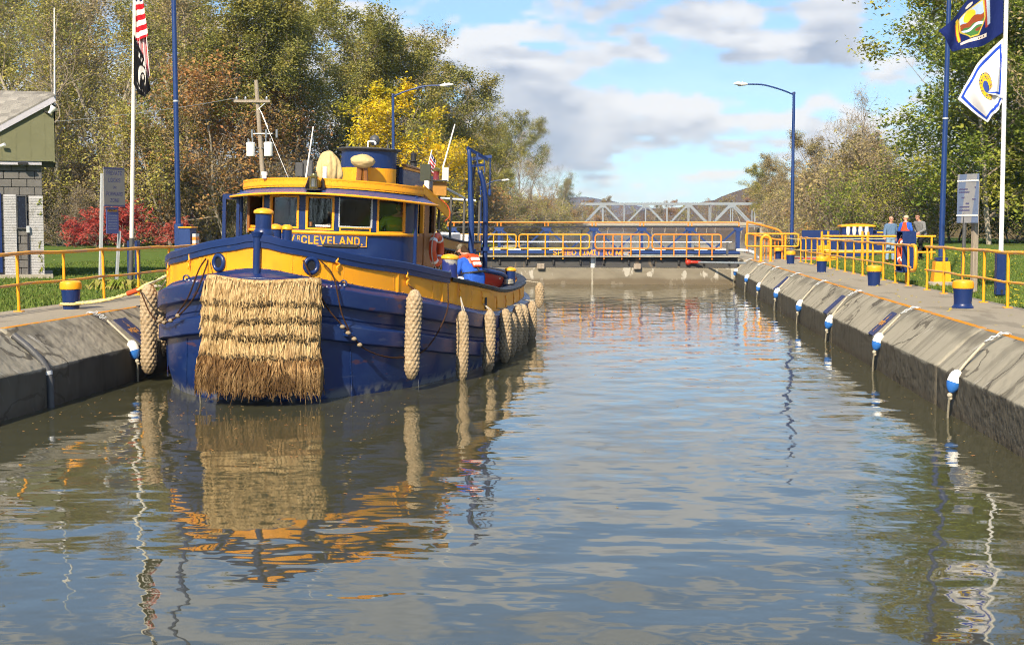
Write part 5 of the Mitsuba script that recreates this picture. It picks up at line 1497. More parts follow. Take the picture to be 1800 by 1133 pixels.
# side light with screens on its board
SL = tp('side_light', lathe([(0.001, 0), (0.085, 0), (0.09, 0.025), (0.07, 0.03)], 16, (1.60, 8.0, 3.78)), 'brass', 40)
tp('red_lens', lathe([(0.068, 0.03), (0.062, 0.12), (0.068, 0.21)], 16, (1.60, 8.0, 3.78)), 'red_lens', True, parent=SL)
tp('top', lathe([(0.088, 0.21), (0.09, 0.24), (0.06, 0.27), (0.001, 0.29)], 16, (1.60, 8.0, 3.78)), 'brass', 40, parent=SL)
paint('red_lens', (0.16, 0.012, 0.014), 0.08, 0.8, coat=1.0)
tp('side_light_board', box((1.68, 8.02, 3.62), (0.30, 0.06, 0.30), 0.0, 0.008), 'varnished_board', parent=SL)
paint('varnished_board', (0.36, 0.17, 0.022), 0.4)
tp('shelf', box((1.62, 8.0, 3.79), (0.42, 0.30, 0.02)), 'black_iron', parent=SL)
tp('screen', box((1.78, 8.08, 3.93), (0.14, 0.03, 0.30), 0.2), 'galvanised', parent=SL)
tp('screen', box((1.36, 8.05, 3.95), (0.24, 0.03, 0.36), -0.25), 'dark_green_glass', parent=SL)
paint('dark_green_glass', (0.045, 0.045, 0.022), 0.12, 0.7)
tp('horn', tube([(1.42, 7.9, 3.56), (1.42, 7.9, 3.78)], 0.058, 12), 'white_paint', 40)
# hose
tp('orange_hose', tube(curve([(1.70, 8.05, 3.40), (1.86, 8.1, 3.25), (1.90, 8.1, 3.05), (1.78, 8.1, 2.92)], 14), 0.012, 6), 'orange_plastic', True)
# aft deckhouse with the boat deck
DH = tp('deckhouse', box((-0.28, 12.7, 1.75), (3.3, 6.6, 1.3)), 'varnished_wood')
for j in range(12):
    y = 9.7 + 0.52 * j
    tp('panel', box((1.385, y, 1.72), (0.05, 0.30, 1.05), 0, 0.01), ('dark_brown' if j % 3 == 1 else 'varnished_wood' if j % 2 else 'navy_black'), parent=DH)
    tp('batten', box((1.40, y + 0.26, 1.75), (0.05, 0.09, 1.2), 0, 0.01), 'varnished_board' if j % 2 else 'varnished_wood', parent=DH)
bd = curve([(1.62, 8.6, 2.60), (1.74, 10.2, 2.50), (1.84, 12.2, 2.42), (1.84, 14.6, 2.40), (1.70, 15.4, 2.40), (1.40, 15.6, 2.40)], 26)
bf = [trimesh.Trimesh(np.vstack([a, b, a - [0, 0, .24], b - [0, 0, .24], a - [.05, 0, 0], b - [.05, 0, 0], a - [.05, 0, .24], b - [.05, 0, .24]])).convex_hull for a, b in zip(bd[:-1], bd[1:])]
BD = tp('boat_deck_fascia', cat(bf), 'varnished_board')
tp('edge', cat(tube(bd + [0, 0, 0.01], 0.03, 6), tube(bd - [0, 0, 0.24], 0.03, 6)), 'navy_black', True, parent=BD)
tp('boat_deck', mesh([[-2.2, 8.6, 2.56]] + [list(q - [0, 0, 0.02]) for q in bd] + [[-2.2, 15.6, 2.36]], [[0, i, i + 1] for i in range(1, 27)]), 'grey_wood')
tp('white_locker', box((1.35, 11.6, 2.55), (0.5, 1.6, 0.22), 0, 0.03), 'white_paint'); tp('white_locker', box((1.45, 14.3, 2.5), (0.4, 1.2, 0.2), 0, 0.03), 'white_paint')
for x, y in ((1.55, 8.9), (1.66, 10.0), (1.74, 11.8), (1.76, 13.2), (1.76, 14.8)):
    tp('stanchion', tube([(x, y, 2.45), (x, y, 3.50)], 0.030, 7), 'stanchion_grey', 40)
paint('stanchion_grey', (0.10, 0.095, 0.085), 0.5)
tp('awning_pipe', tube([(1.55, 8.9, 3.72), (1.66, 10.0, 3.62), (1.74, 11.8, 3.50)], 0.026, 7), 'galvanised', True)
tp('awning_pipe', tube([(0.9, 13.2, 3.50), (1.85, 13.2, 3.47)], 0.030, 7), 'galvanised', True)
# davits
DA = tp('davit', tube(curve([(2.02, 11.05, 0.9), (2.02, 11.05, 2.6), (1.98, 11.05, 3.5), (1.95, 11.05, 4.1), (1.90, 11.05, 4.62)], 18), [0.068] * 9 + list(np.linspace(0.068, 0.045, 9)), 10), 'navy_light', True)
tp('brace', tube([(1.96, 11.1, 3.7), (2.10, 11.15, 4.55)], 0.022, 6), 'navy_light', True, parent=DA)
tp('head', cat(bar((1.86, 11.05, 4.66), (2.30, 11.5, 4.42), 0.06, 0.07), bar((1.98, 11.0, 4.24), (2.28, 11.1, 4.28), 0.05, 0.06)), 'navy_plain', parent=DA)
tp('fall', cat(*[tube([(2.02 + 0.03 * j, 11.0, 4.45), (2.00 + 0.025 * j, 11.0, 3.5)], 0.008, 4) for j in range(3)]), 'navy_black', parent=DA)
DB = tp('davit', tube(curve([(2.05, 14.05, 0.9), (2.02, 14.05, 2.6), (2.0, 14.05, 3.4), (1.92, 14.05, 3.95), (1.82, 14.05, 4.25)], 18), 0.066, 10), 'navy_plain', True)
tp('head', cat(bar((1.50, 14.05, 4.52), (2.12, 14.05, 4.62), 0.07, 0.08), bar((1.80, 14.05, 4.2), (1.74, 14.05, 4.55), 0.03, 0.03), bar((1.95, 14.05, 4.2), (1.93, 14.05, 4.58), 0.03, 0.03)), 'navy_light', parent=DB)
tp('fall', cat(*[tube([(2.08 + 0.02 * j, 14.0, 4.55), (2.09 + 0.02 * j, 14.0, 3.6)], 0.008, 4) for j in range(2)], box((2.1, 14.0, 3.7), (0.08, 0.08, 0.16), 0, 0.02)), 'navy_light', parent=DB)
for y in (11.05, 14.05): tp('davit_collar', lathe([(0.001, -0.05), (0.115, -0.05), (0.115, 0.05), (0.001, 0.05)], 12, (2.03, y, 2.25)), 'navy_light', 40)
# brass tap on the deckhouse
tp('valve', cat(tube([(1.45, 10.6, 1.60), (1.72, 10.4, 1.60)], 0.06, 8), tube([(1.72, 10.3, 1.5), (1.72, 10.5, 1.7)], 0.08, 8)), 'red_paint', 40)

# ---- dinghy lying on the after deck
k = thing('dinghy', 'small boat with red inside and blue rim lying on the tugboat stern deck', 'boat')
dp = lambda n, m, b, s=False: part(k, n, m, b, s, TM)


def dinghy_sec(t):
    w = 0.62 * math.sin(math.pi * min(1, 0.12 + 0.80 * t)) ** 0.6; return w


cz = 1.80
rows = []
for t in np.linspace(0, 1, 14):
    w = dinghy_sec(t); y = 10.9 + 2.6 * t; z = cz - 0.30 * t
    rows.append([(1.95 + 0.25 * t + w * math.cos(a), y, z - 0.5 * math.sin(a)) for a in np.linspace(0, math.pi, 9)])
V = np.array(rows); m_, n_ = V.shape[:2]
i = (np.arange(m_ - 1)[:, None] * n_ + np.arange(n_ - 1)).ravel()
dp('shell', quads(V.reshape(-1, 3), np.stack([i, i + 1, i + n_ + 1, i + n_], 1)), 'red_paint', True)
dp('rim', cat(tube(V[:, 0] + [0.02, 0, 0.02], 0.055, 7), tube(V[:, -1] + [-0.02, 0, 0.02], 0.045, 7)), 'navy_light', True)
dp('thwart', cat(box((2.10, 12.0, cz - 0.2), (1.1, 0.22, 0.03), 0, 0.005), box((2.15, 12.8, cz - 0.3), (1.0, 0.22, 0.03), 0, 0.005)), 'white_paint')
tp('stern_locker', box((2.35, 13.3, 1.25), (0.7, 1.7, 0.75), 0, 0.02), 'navy_paint')
tp('rope_coil', cat([tube([(2.80 + 0.10 * math.cos(a) * r_, 12.6 + 0.35 * math.sin(a) * r_, 1.47 + 0.05 * q) for a in np.linspace(0, 6.0, 14)], 0.035, 6) for q, r_ in ((0, 1.0), (1, 0.8))]), 'rope_pale', True)
tp('chain', cat([trimesh.creation.icosphere(1, 0.045).apply_translation([2.74 + 0.03 * (j % 2), 13.9 + 0.16 * j, 1.50]) for j in range(7)]), 'dark_red_iron', True)
paint('dark_red_iron', (0.11, 0.035, 0.03), 0.6)
_lr = math.radians(9)
R_ring = np.array([[-math.sin(_lr), 0, math.cos(_lr)], [math.cos(_lr) * -1, 0, -math.sin(_lr)], [0, 1, 0.0]]).T if False else np.stack([[-math.sin(_lr), -math.cos(_lr), 0], [0, 0, 1.0], [math.cos(_lr), -math.sin(_lr), 0]], 1)
_c = np.array([1.70, 7.70, 2.33])
life_ring((BX + _c[0] * math.cos(_li) + _c[2] * math.sin(_li), BY + _c[1], -_c[0] * math.sin(_li) + _c[2] * math.cos(_li)), R_ring, 'orange life ring with white bands hanging on the tugboat deckhouse', 0.285, 0.08)


def world(p):
    p = np.asarray(p, float)
    return np.stack([BX + p[..., 0] * math.cos(_li) + p[..., 2] * math.sin(_li), BY + p[..., 1], -p[..., 0] * math.sin(_li) + p[..., 2] * math.cos(_li)], -1)


# ---- straw fender hung over the bow
SF = thing('bow_fender', 'large shaggy straw bow fender of layered rope fibres on the tugboat', 'fender')
sp = lambda n, m, b, s=False, kind=None: part(SF, n, m, b, s, TM, None, kind)
fr = np.random.default_rng(17)
BL, BR = -0.79, 1.03                                    # its edges across the bow


def bow_u(x):                                           # station where the hull is |x| wide
    q = min(abs(x) / 3.05, 0.999); return 7.2 * (1 - math.sqrt(1 - q * q))


def fib(x, z, out): return np.array([x, bow_u(x) * 0.80 - 0.18 - out - 0.09 * (1 - min(1, ((x - 0.12) / 0.95) ** 2)) * min(1, max(0, (2.0 - z) * 2.5)), z])


core = []
for x in np.linspace(BL + 0.03, BR - 0.03, 18):
    core.append([fib(x, z, o) for z, o in ((1.89, 0.0), (1.85, 0.08), (1.5, 0.11), (1.0, 0.12), (0.62, 0.10), (0.45, 0.0), (1.2, -0.08))])
V = np.array(core); m_, n_ = V.shape[:2]
i = (np.arange(m_ - 1)[:, None] * n_ + np.arange(n_)).ravel(); j = (np.arange(m_ - 1)[:, None] * n_ + (np.arange(n_) + 1) % n_).ravel()
sp('core', quads(V.reshape(-1, 3), np.stack([i, j, j + n_, i + n_], 1)), 'straw_brown', True)


def strands(n, z_top_, z_bot, out0, out1, wob, splay=0.0, r=0.009, tier=None):
    Vs, Fs = [], []
    prof = np.linspace(0, 1, 5)
    for q in range(n):
        x = BL + (BR - BL) * fr.random()
        c = (x - (BL + BR) / 2)
        zt = z_top_ + fr.normal(0, 0.018) - 0.10 * max(0, abs(c) - 0.70) / 0.25 - 0.04 * math.cos(3.3 * c)
        zb = z_bot + fr.normal(0, wob) + (0 if tier is None else 0.09 * (meshkit.noise(np.array([[x * 3.3, tier * 9, 0.5]]), 5)[0] - 0.5) + 0.05 * (meshkit.noise(np.array([[x * 11, tier * 9, 1.5]]), 6)[0] - 0.5))
        ph_ = fr.random() * 6.28
        dx = fr.normal(0, 0.022 + 0.5 * abs(splay)) + splay * c
        layer = fr.random() * 0.05 + 0.06 * (meshkit.noise(np.array([[x * 8, z_bot * 5, 2.5]]), 7)[0] - 0.5)
        P = []
        for t in prof:
            P.append(fib(x + dx * t ** 1.6 + 0.010 * math.sin(ph_ + 5 * t), zt + (zb - zt) * t, out0 + (out1 - out0) * t ** 0.7 + layer + 0.008 * math.sin(ph_ * 2 + 6 * t)))
        P = np.array(P); P[:, 0] = np.clip(P[:, 0], BL - 0.05, BR + 0.07)
        rad = r * (0.7 + 0.6 * fr.random()) * np.array([0.9, 1.1, 1.1, 1.0, 0.35])
        tw = fr.random() * 6.28
        for k_ in range(3):
            a = tw + k_ * 2.094
            Vs.append(P + np.stack([np.cos(a) * rad, np.sin(a) * rad, 0 * rad], 1))
        b = len(Vs) // 3 - 1
        o = b * 15
        for k_ in range(3):
            k2 = (k_ + 1) % 3
            for t in range(4):
                Fs.append([o + k_ * 5 + t, o + k2 * 5 + t, o + k2 * 5 + t + 1]); Fs.append([o + k_ * 5 + t, o + k2 * 5 + t + 1, o + k_ * 5 + t + 1])
    return mesh(np.vstack(Vs), Fs)


tiers = [(1.91, 1.57, 0.12, 0.22, 1000), (1.66, 1.33, 0.10, 0.24, 1000), (1.42, 1.08, 0.10, 0.255, 1000), (1.18, 0.76, 0.10, 0.27, 1100)]
# the lowest skirt first, then the tiers above it
sp('skirt', strands(2200, 0.92, 0.30, 0.10, 0.42, 0.08, 0.20, 0.012), 'straw_brown', True)
for zt, zb, o0, o1, n in tiers:
    sp('fringe', strands(n, zt, zb, o0, o1, 0.036, 0.014, 0.0125, tier=zb), 'straw', True)
sp('top_roll', tube([fib(x, 1.895 - 0.03 * math.cos(3.3 * (x - 0.08)), 0.05) for x in np.linspace(BL + 0.04, BR - 0.04, 26)], 0.075, 8), 'straw', True)
for zt, zb, o0, o1, n in tiers:                         # ends of the tied fibres, dark knots along each tier
    kn = []
    for q in range(110):
        x = BL + (BR - BL) * fr.random()
        if meshkit.noise(np.array([[x * 4, zb * 7, 0.0]]), 3)[0] < 0.30: continue
        z = zb + fr.normal(0.01, 0.022) + 0.09 * (meshkit.noise(np.array([[x * 3.3, zb * 9, 0.5]]), 5)[0] - 0.5) + 0.05 * (meshkit.noise(np.array([[x * 11, zb * 9, 1.5]]), 6)[0] - 0.5)
        m = trimesh.creation.icosphere(0, 0.008 + 0.009 * fr.random()); v = np.asarray(m.vertices); m.vertices = v * [1, 1, 1.4] + fib(x, z, o1 + 0.055)
        kn.append(m)
    sp('fibre_ends', cat(kn), 'straw_knot', False, 'stuff')
for x in (BL - 0.02, BR + 0.03):
    sp('hanging_cord', tube([fib(x, 0.75, 0.2), fib(x + 0.02, 0.4, 0.24), fib(x - 0.02, 0.2, 0.22), fib(x + 0.01, -0.05, 0.22)], 0.014, 5), 'rope_wet', True)
for s, x0, u0 in ((1, BR - 0.06, 0.60), (-1, BL + 0.06, 0.70)):
    a = fib(x0, 1.84, 0.08); b = np.array([*plan(u0, s, 0.08), float(z_yel(u0)) - 0.02])
    lk = []
    for t in np.linspace(0, 1, 7): lk.append(trimesh.creation.icosphere(1, 0.015).apply_translation(a + (b - a) * t))
    sp('chain', cat(lk), 'galvanised', True)


# ---- knotted rope fenders along the side
def rope_fender(s, u, z0, z1, r, label, off=None, lean=0.0, hook=None):
    off = 0.165 + r * 0.98 if off is None else off
    k = thing('rope_fender', label, 'fender', 'knotted rope fenders along the tugboat')
    c = plan(u, s, off)
    nz, na = 84, 48
    zz = np.linspace(0, 1, nz); aa = np.linspace(0, 2 * math.pi, na + 1)[:-1]
    L = z1 - z0
    Z, A = np.meshgrid(zz, aa, indexing='ij')
    rows = int(L / 0.066)
    cols = 10
    rr = r * np.clip(np.sin(np.clip(Z * L / (r * 1.9), 0, 1) * math.pi / 2) ** 0.45 * np.sin(np.clip((1 - Z) * L / (r * 1.7), 0, 1) * math.pi / 2) ** 0.5, 0.05, 1)
    bump = (np.sin(A * cols / 1.0 + math.pi * np.floor(Z * rows)) * 0.5 + 0.5) * np.abs(np.sin(Z * rows * math.pi))
    rr = rr * (1 - 0.15 + 0.19 * bump ** 0.6 + 0.05 * (meshkit.noise(np.stack([A * 3, Z * 30, 0 * A + u], -1), 2) - 0.5))
    rr = rr * (0.94 + 0.14 * meshkit.noise(np.stack([0 * A + u * 7, Z * 3.0, 0 * A], -1), 8))
    wx = 0.030 * (meshkit.noise(np.stack([0 * A + u * 5, Z * 2.2, 0 * A], -1), 9) - 0.5)
    V = np.stack([c[0] + rr * np.cos(A) + lean * (1 - Z) + wx, c[1] + rr * np.sin(A) * (1.0 + 0.10 * math.sin(u * 5)), z0 + Z * L], -1).reshape(-1, 3)
    i = (np.arange(nz - 1)[:, None] * na + np.arange(na)).ravel(); j = (np.arange(nz - 1)[:, None] * na + (np.arange(na) + 1) % na).ravel()
    f = np.stack([i, j, j + na, i + na], 1)
    V = np.vstack([V, [[c[0] + lean, c[1], z0 - 0.005], [c[0], c[1], z1 + 0.005]]])
    q = quads(V, f); n = nz * na
    ja = np.arange(na); jb = (ja + 1) % na; e = (nz - 1) * na
    q = mesh(V, np.vstack([q.faces, np.stack([jb, ja, ja * 0 + n], 1), np.stack([e + ja, e + jb, ja * 0 + n + 1], 1)]))
    part(k, 'body', q, 'rope_fibre', True, TM)
    hk = np.array([*plan(u - 0.10 if hook is None else hook[0], s, 0.05), (float(z_yel(u)) + 0.10) if hook is None else hook[1]])
    tp_ = np.array([c[0], c[1], z1])
    part(k, 'lanyard', cat(tube([hk, tp_ + [0.02, 0, -0.01]], 0.011, 5), tube([hk + [0, 0.02, 0], tp_ + [-0.02, 0, -0.01]], 0.011, 5)), 'rope_pale' if u > 2.5 else 'brown_rope', 60, TM)


FND = [(1, 1.72, 0.27, 1.80, 0.135, 'first rope fender right of the straw bow fender'), (1, 3.40, 0.07, 1.36, 0.115, 'second rope fender right of the straw bow fender'), (1, 4.95, 0.06, 1.30, 0.115, 'third rope fender right of the straw bow fender'),
       (1, 6.55, 0.10, 1.22, 0.125, 'fourth rope fender right of the straw bow fender'), (1, 7.9, 0.06, 1.06, 0.12, 'fifth rope fender, the shortest one below the stern bollard'), (1, 9.3, 0.02, 1.15, 0.125, 'sixth rope fender from the bow, below the stern rail'),
       (1, 10.9, 0.02, 1.05, 0.125, 'seventh rope fender from the bow, nearly hidden by the one before it')]
for s, u, a, b, r, lab in FND:
    hh = min(HOOKS, key=lambda h: (h[0] != s, abs(h[1] - u)))
    rope_fender(s, u, a, b, r, lab, lean=-0.02 if u < 2 else 0.0, hook=(hh[1], hh[2] - 0.08))
rope_fender(1, 12.6, 0.02, 1.05, 0.125, 'last rope fender by the water at the tugboat stern', off=0.36, hook=(12.6, 1.08))
rope_fender(1, 14.6, 0.75, 1.42, 0.12, 'rope fender hanging high at the stern corner of the tugboat', off=0.42, hook=(14.6, 1.45))
rope_fender(-1, 2.75, 0.03, 1.66, 0.15, 'rope fender squeezed between the tugboat bow and the left wall', hook=(1.9, 1.84))
rope_fender(-1, 4.3, 0.10, 1.42, 0.15, 'rope fender half hidden behind the one at the left wall', off=0.30, hook=(3.0, 1.7))


# ---- loose lines on the bow
def hull_line(s, pts, off, r=0.013): return tube(curve([(*plan(u, s, o), z) for u, z, o in pts], 34), r, 6)


k = thing('bow_line', 'brown line with knots looping from the right hawse hole along the hull', 'rope')
pr_ = [(0.17, 2.26, 0.12), (0.20, 2.10, 0.20), (0.36, 1.52, 0.24), (0.57, 1.18, 0.24), (0.87, 0.83, 0.22), (1.45, 0.66, 0.22), (2.15, 0.76, 0.24), (2.75, 1.34, 0.26), (3.05, 1.85, 0.12)]
part(k, 'line', hull_line(1, pr_, 0), 'brown_rope', True, TM)
part(k, 'line', hull_line(1, [(0.32, 2.26, 0.08), (0.42, 2.02, 0.20), (0.50, 1.45, 0.26), (0.60, 1.16, 0.25)], 0), 'brown_rope', True, TM)
for u, z in ((0.52, 1.22), (0.59, 1.12), (0.67, 1.02), (0.75, 0.92)):
    part(k, 'knot', lump((*plan(u, 1, 0.245), z), (0.042, 0.038, 0.034), 4, 0.15, 3, None, 2), 'rope_knot', True, TM)
k = thing('bow_line', 'brown line with knots drooping from the left hawse hole to the side fender', 'rope')
part(k, 'line', hull_line(-1, [(0.27, 2.20, 0.06), (0.22, 2.05, 0.20), (0.32, 1.62, 0.24), (0.62, 1.27, 0.25), (1.2, 1.10, 0.26), (1.9, 1.20, 0.32), (2.6, 1.55, 0.47)], 0), 'brown_rope', True, TM)
part(k, 'line', hull_line(-1, [(0.30, 2.22, 0.06), (0.28, 2.05, 0.22), (0.40, 1.60, 0.26), (0.66, 1.28, 0.25)], 0), 'brown_rope', True, TM)
for u, z in ((0.60, 1.28), (0.80, 1.18), (1.05, 1.12), (1.35, 1.11)):
    part(k, 'knot', lump((*plan(u, -1, 0.26), z), (0.042, 0.038, 0.034), 4, 0.15, 3, None, 2), 'rope_knot', True, TM)
# mooring line to the bollard ashore
k = thing('mooring_line', 'yellow mooring line from the left bollard to the tugboat bulwark', 'rope')
e = world([*plan(3.2, -1, 0.05), 1.78])
b0 = np.array([-10.60, 25.05, WZ + 0.12])
ml = sag(b0, e, 0.12, 30)
tw = np.stack([0.012 * np.cos(np.arange(30) * 2.2), 0 * np.arange(30), 0.012 * np.sin(np.arange(30) * 2.2)], 1)
part(k, 'line', cat(tube(ml + tw, 0.024, 7), tube(ml - tw, 0.024, 7)), 'rope_yellow', 60)
part(k, 'red_whipping', tube(sag(b0, e, 0.12, 30)[17:21], 0.050, 8), 'orange_plastic', 60)
part(k, 'splice', tube(sag(b0, e, 0.12, 30)[21:26], [0.04, 0.055, 0.06, 0.05, 0.04], 8), 'rope_yellow', 60)
t = np.linspace(0, 2 * math.pi, 21)[:-1]
part(k, 'loop', tube(np.stack([-10.75 + 0.185 * np.cos(t), 25.15 + 0.185 * np.sin(t), WZ + 0.10 + 0 * t], 1), 0.026, 7, closed=True), 'rope_yellow', 60)
k = thing('dark_line', 'thin dark lines lying over the edge of the left lock wall by the tugboat', 'rope')
for j in range(3): part(k, 'line', tube(curve([(-9.75, 25.9 + 0.07 * j, WZ + 0.012), (-9.5, 25.85 + 0.07 * j, 1.15), (-9.25, 25.8 + 0.1 * j, 0.92), (-9.05, 25.6 + 0.1 * j, 0.72), (-8.9, 25.2, 0.75)], 12), 0.011, 5), 'black_iron', 60)
# ------------------------------------------------------------------ poles, flags, signs, lamps, lock house
def mast(name, label, x, y, z0, z1, r0, r1, m, cat_, lean=0.0, k=10):
    key = thing(name, label, cat_)
    part(key, 'pole', tube([(x, y, z0), (x + lean * 0.5, y, (z0 + z1) / 2), (x + lean, y, z1)], [r0, (r0 + r1) / 2, r1], k), m, 40)
    return key


FL = mast('flagpole', 'white flagpole on the left lawn carrying the striped and the black flag', -13.50, 35.5, WZ, 11.2, 0.058, 0.045, 'cream_paint', 'flagpole', 0.33)
part(FL, 'lower_section', tube([(-13.50, 35.47, WZ), (-13.455, 35.47, 2.45)], 0.062, 10), 'dark_steel', 40)
for s, w in ((-1, 0.075), (1, 0.085)): part(FL, 'sleeve', box((-13.46 + s * 0.105, 35.62, WZ + 0.58), (w, 0.22, 1.20), 0, 0.01), 'navy_plain')
FR_ = mast('flagpole', 'white flagpole on the right lawn carrying the dark blue and white flags', 8.19, 31.75, WZ + 0.9, 11.2, 0.052, 0.045, 'white_paint', 'flagpole', -0.04)
part(FR_, 'sleeve', box((8.18, 31.75, WZ + 0.50), (0.20, 0.22, 0.95), 0, 0.012), 'navy_plain')
part(FR_, 'notch', box((8.20, 31.635, WZ + 0.10), (0.05, 0.01, 0.10)), 'navy_black')
BL_ = mast('light_pole', 'tall dark blue pole rising beside the tugboat bow on the left', -15.42, 45.0, WZ, 14.0, 0.090, 0.070, 'navy_light', 'pole', -0.05)
part(BL_, 'collar', tube([(-15.44, 45, 6.92), (-15.44, 45, 6.97)], 0.088, 10), 'galvanised', 40)
part(BL_, 'sleeve', box((-15.42, 45, WZ + 0.85), (0.24, 0.24, 1.6), 0, 0.02), 'navy_light')
BR_ = mast('light_pole', 'tall dark blue pole on a yellow plinth on the right lawn', 8.18, 37.8, WZ + 0.75, 14.0, 0.078, 0.046, 'navy_light', 'pole', 0.10)
part(BR_, 'plinth', extrude([(-0.235, 0), (0.235, 0), (0.185, 0.58), (-0.185, 0.58)], 0.42, FACING, (8.18, 38.0, WZ + 0.05)), 'gold_plain')
part(BR_, 'base_box', box((8.18, 37.8, WZ + 0.68), (0.30, 0.30, 0.10), 0, 0.01), 'navy_plain')
part(BR_, 'footing', lathe([(0.001, -0.1), (0.36, -0.1), (0.35, 0.06), (0.30, 0.085), (0.001, 0.09)], 20, (8.18, 37.8, WZ)), 'plain_concrete', 40)
part(BR_, 'strap', tube([(8.21, 37.8, 5.62), (8.21, 37.8, 5.66)], 0.082, 10), 'galvanised', 40)


def street_lamp(x, y, z0, z1, hx, hz, label, s=1.0):
    k = thing('street_lamp', label, 'street lamp')
    part(k, 'pole', tube([(x, y, z0), (x, y, z1)], [0.11 * s, 0.075 * s], 10), 'navy_light', 40)
    d = np.sign(hx - x)
    part(k, 'arm', tube(curve([(x, y, z1 - 0.05), (x + (hx - x) * 0.25, y, z1 + (hz - z1) * 0.42), (x + (hx - x) * 0.6, y, z1 + (hz - z1) * 0.92), (hx - d * 0.25, y, hz)], 14), 0.045 * s, 8), 'navy_light', 40)
    part(k, 'cap', lathe([(0.001, 0.12), (0.08, 0.10), (0.095, 0), (0.001, 0)], 10, (x, y, z1)), 'navy_plain', 40)
    m = trimesh.creation.icosphere(2); v = np.asarray(m.vertices).copy()
    v = v * [0.40, 0.16, 0.10] * s; v[:, 2] += 0.04 * s * (v[:, 0] * d > 0.05)
    m.vertices = v + [hx + d * 0.10, y, hz]
    h = part(k, 'head', m, 'white_paint', True)
    part(h, 'lens', lathe([(0.001, -0.075 * s), (0.09 * s, -0.06 * s), (0.13 * s, 0), (0.001, 0.0)], 12, (hx + d * 0.16, y, hz - 0.045 * s)), 'lens_glass', True)
    part(h, 'photocell', tube([(hx, y, hz + 0.08 * s), (hx, y, hz + 0.17 * s)], 0.04 * s, 8), 'galvanised', 40)


street_lamp(8.55, 77, 1.0, 10.02, 5.75, 10.57, 'street lamp on a blue pole with its arm reaching over the lock on the right')
street_lamp(-13.8, 77, 1.0, 10.12, -10.85, 10.66, 'street lamp on a blue pole in front of the golden tree on the left')
street_lamp(-12.15, 106, 0.6, 5.73, -10.3, 6.30, 'small distant street lamp seen right of the blue davits', 0.8)


# ---- flags: cloth with folds, hoist edge HT-HB, fly edge FT-FB
def cloth(HT, HB, FT, FB, fold, nu=46, nv=30, thick=None):
    HT, HB, FT, FB = (np.asarray(q, float) for q in (HT, HB, FT, FB))
    U, V = np.meshgrid(np.linspace(0, 1, nu), np.linspace(0, 1, nv))
    P = ((1 - U) * V)[..., None] * HT + ((1 - U) * (1 - V))[..., None] * HB + (U * V)[..., None] * FT + (U * (1 - V))[..., None] * FB
    P = P + fold(U, V)
    i = (np.arange(nv - 1)[:, None] * nu + np.arange(nu - 1)).ravel()
    q = quads(P.reshape(-1, 3), np.stack([i, i + 1, i + nu + 1, i + nu], 1))
    return q, np.stack([U.ravel(), V.ravel()], 1)


def inside(x, a, b): return smoothstep(a - 0.006, a + 0.006, x) * smoothstep(b + 0.006, b - 0.006, x)


def disc(u, v, cu, cv, ru, rv): return smoothstep(1.06, 0.94, dr.sqrt(dr.square((u - cu) / ru) + dr.square((v - cv) / rv)))


def state_flag(p, n, uv):
    u, v = uv.x, uv.y
    c = mi.Color3f(0.013, 0.022, 0.105)
    # supporters left and right of the shield
    c = mix(c, (0.30, 0.045, 0.035), inside(u, 0.27, 0.30 + 0.02) * inside(v, 0.28, 0.80))
    c = mix(c, (0.34, 0.42, 0.52), inside(u, 0.23, 0.285) * inside(v, 0.30, 0.85))
    c = mix(c, (0.30, 0.03, 0.04), inside(u, 0.69, 0.76) * inside(v, 0.26, 0.78))
    c = mix(c, (0.52, 0.40, 0.03), inside(u, 0.70, 0.745) * inside(v, 0.22, 0.86))
    w = 0.185 * (1 - 0.75 * smoothstep(0.50, 0.14, v))
    sh = smoothstep(w + 0.012, w - 0.004, dr.abs(u - 0.5)) * inside(v, 0.22, 0.80)
    c = mix(c, (0.46, 0.36, 0.05), sh)
    si = smoothstep(w - 0.012, w - 0.024, dr.abs(u - 0.5)) * inside(v, 0.25, 0.775)
    pic = mix((0.30, 0.40, 0.62), (0.60, 0.44, 0.03), disc(u, v, 0.52, 0.66, 0.085, 0.115))
    hill = smoothstep(0.0, 0.02, 0.60 + 0.03 * dr.sin(u * 31) - v)
    pic = mix(pic, (0.22, 0.055, 0.022), hill)
    pic = mix(pic, (0.055, 0.15, 0.045), smoothstep(0.0, 0.02, 0.475 + 0.02 * dr.sin(u * 43) - v))
    pic = mix(pic, (0.42, 0.50, 0.64), inside(v + 0.03 * dr.sin(u * 25), 0.385, 0.44))
    pic = mix(pic, (0.20, 0.05, 0.025), disc(u, v, 0.43, 0.335, 0.05, 0.03))
    c = mix(c, pic, si)
    c = mix(c, (0.62, 0.55, 0.50), inside(v + 0.35 * dr.square(u - 0.5), 0.135, 0.20) * inside(u, 0.30, 0.72))
    ink = smoothstep(0.45, 0.55, noise(u * 170, 1.0)) * inside(v + 0.35 * dr.square(u - 0.5), 0.150, 0.185) * inside(u, 0.34, 0.46)
    c = mix(c, (0.05, 0.05, 0.05), ink)
    c = mix(c, (0.50, 0.46, 0.40), disc(u, v, 0.5, 0.87, 0.05, 0.035))
    return c


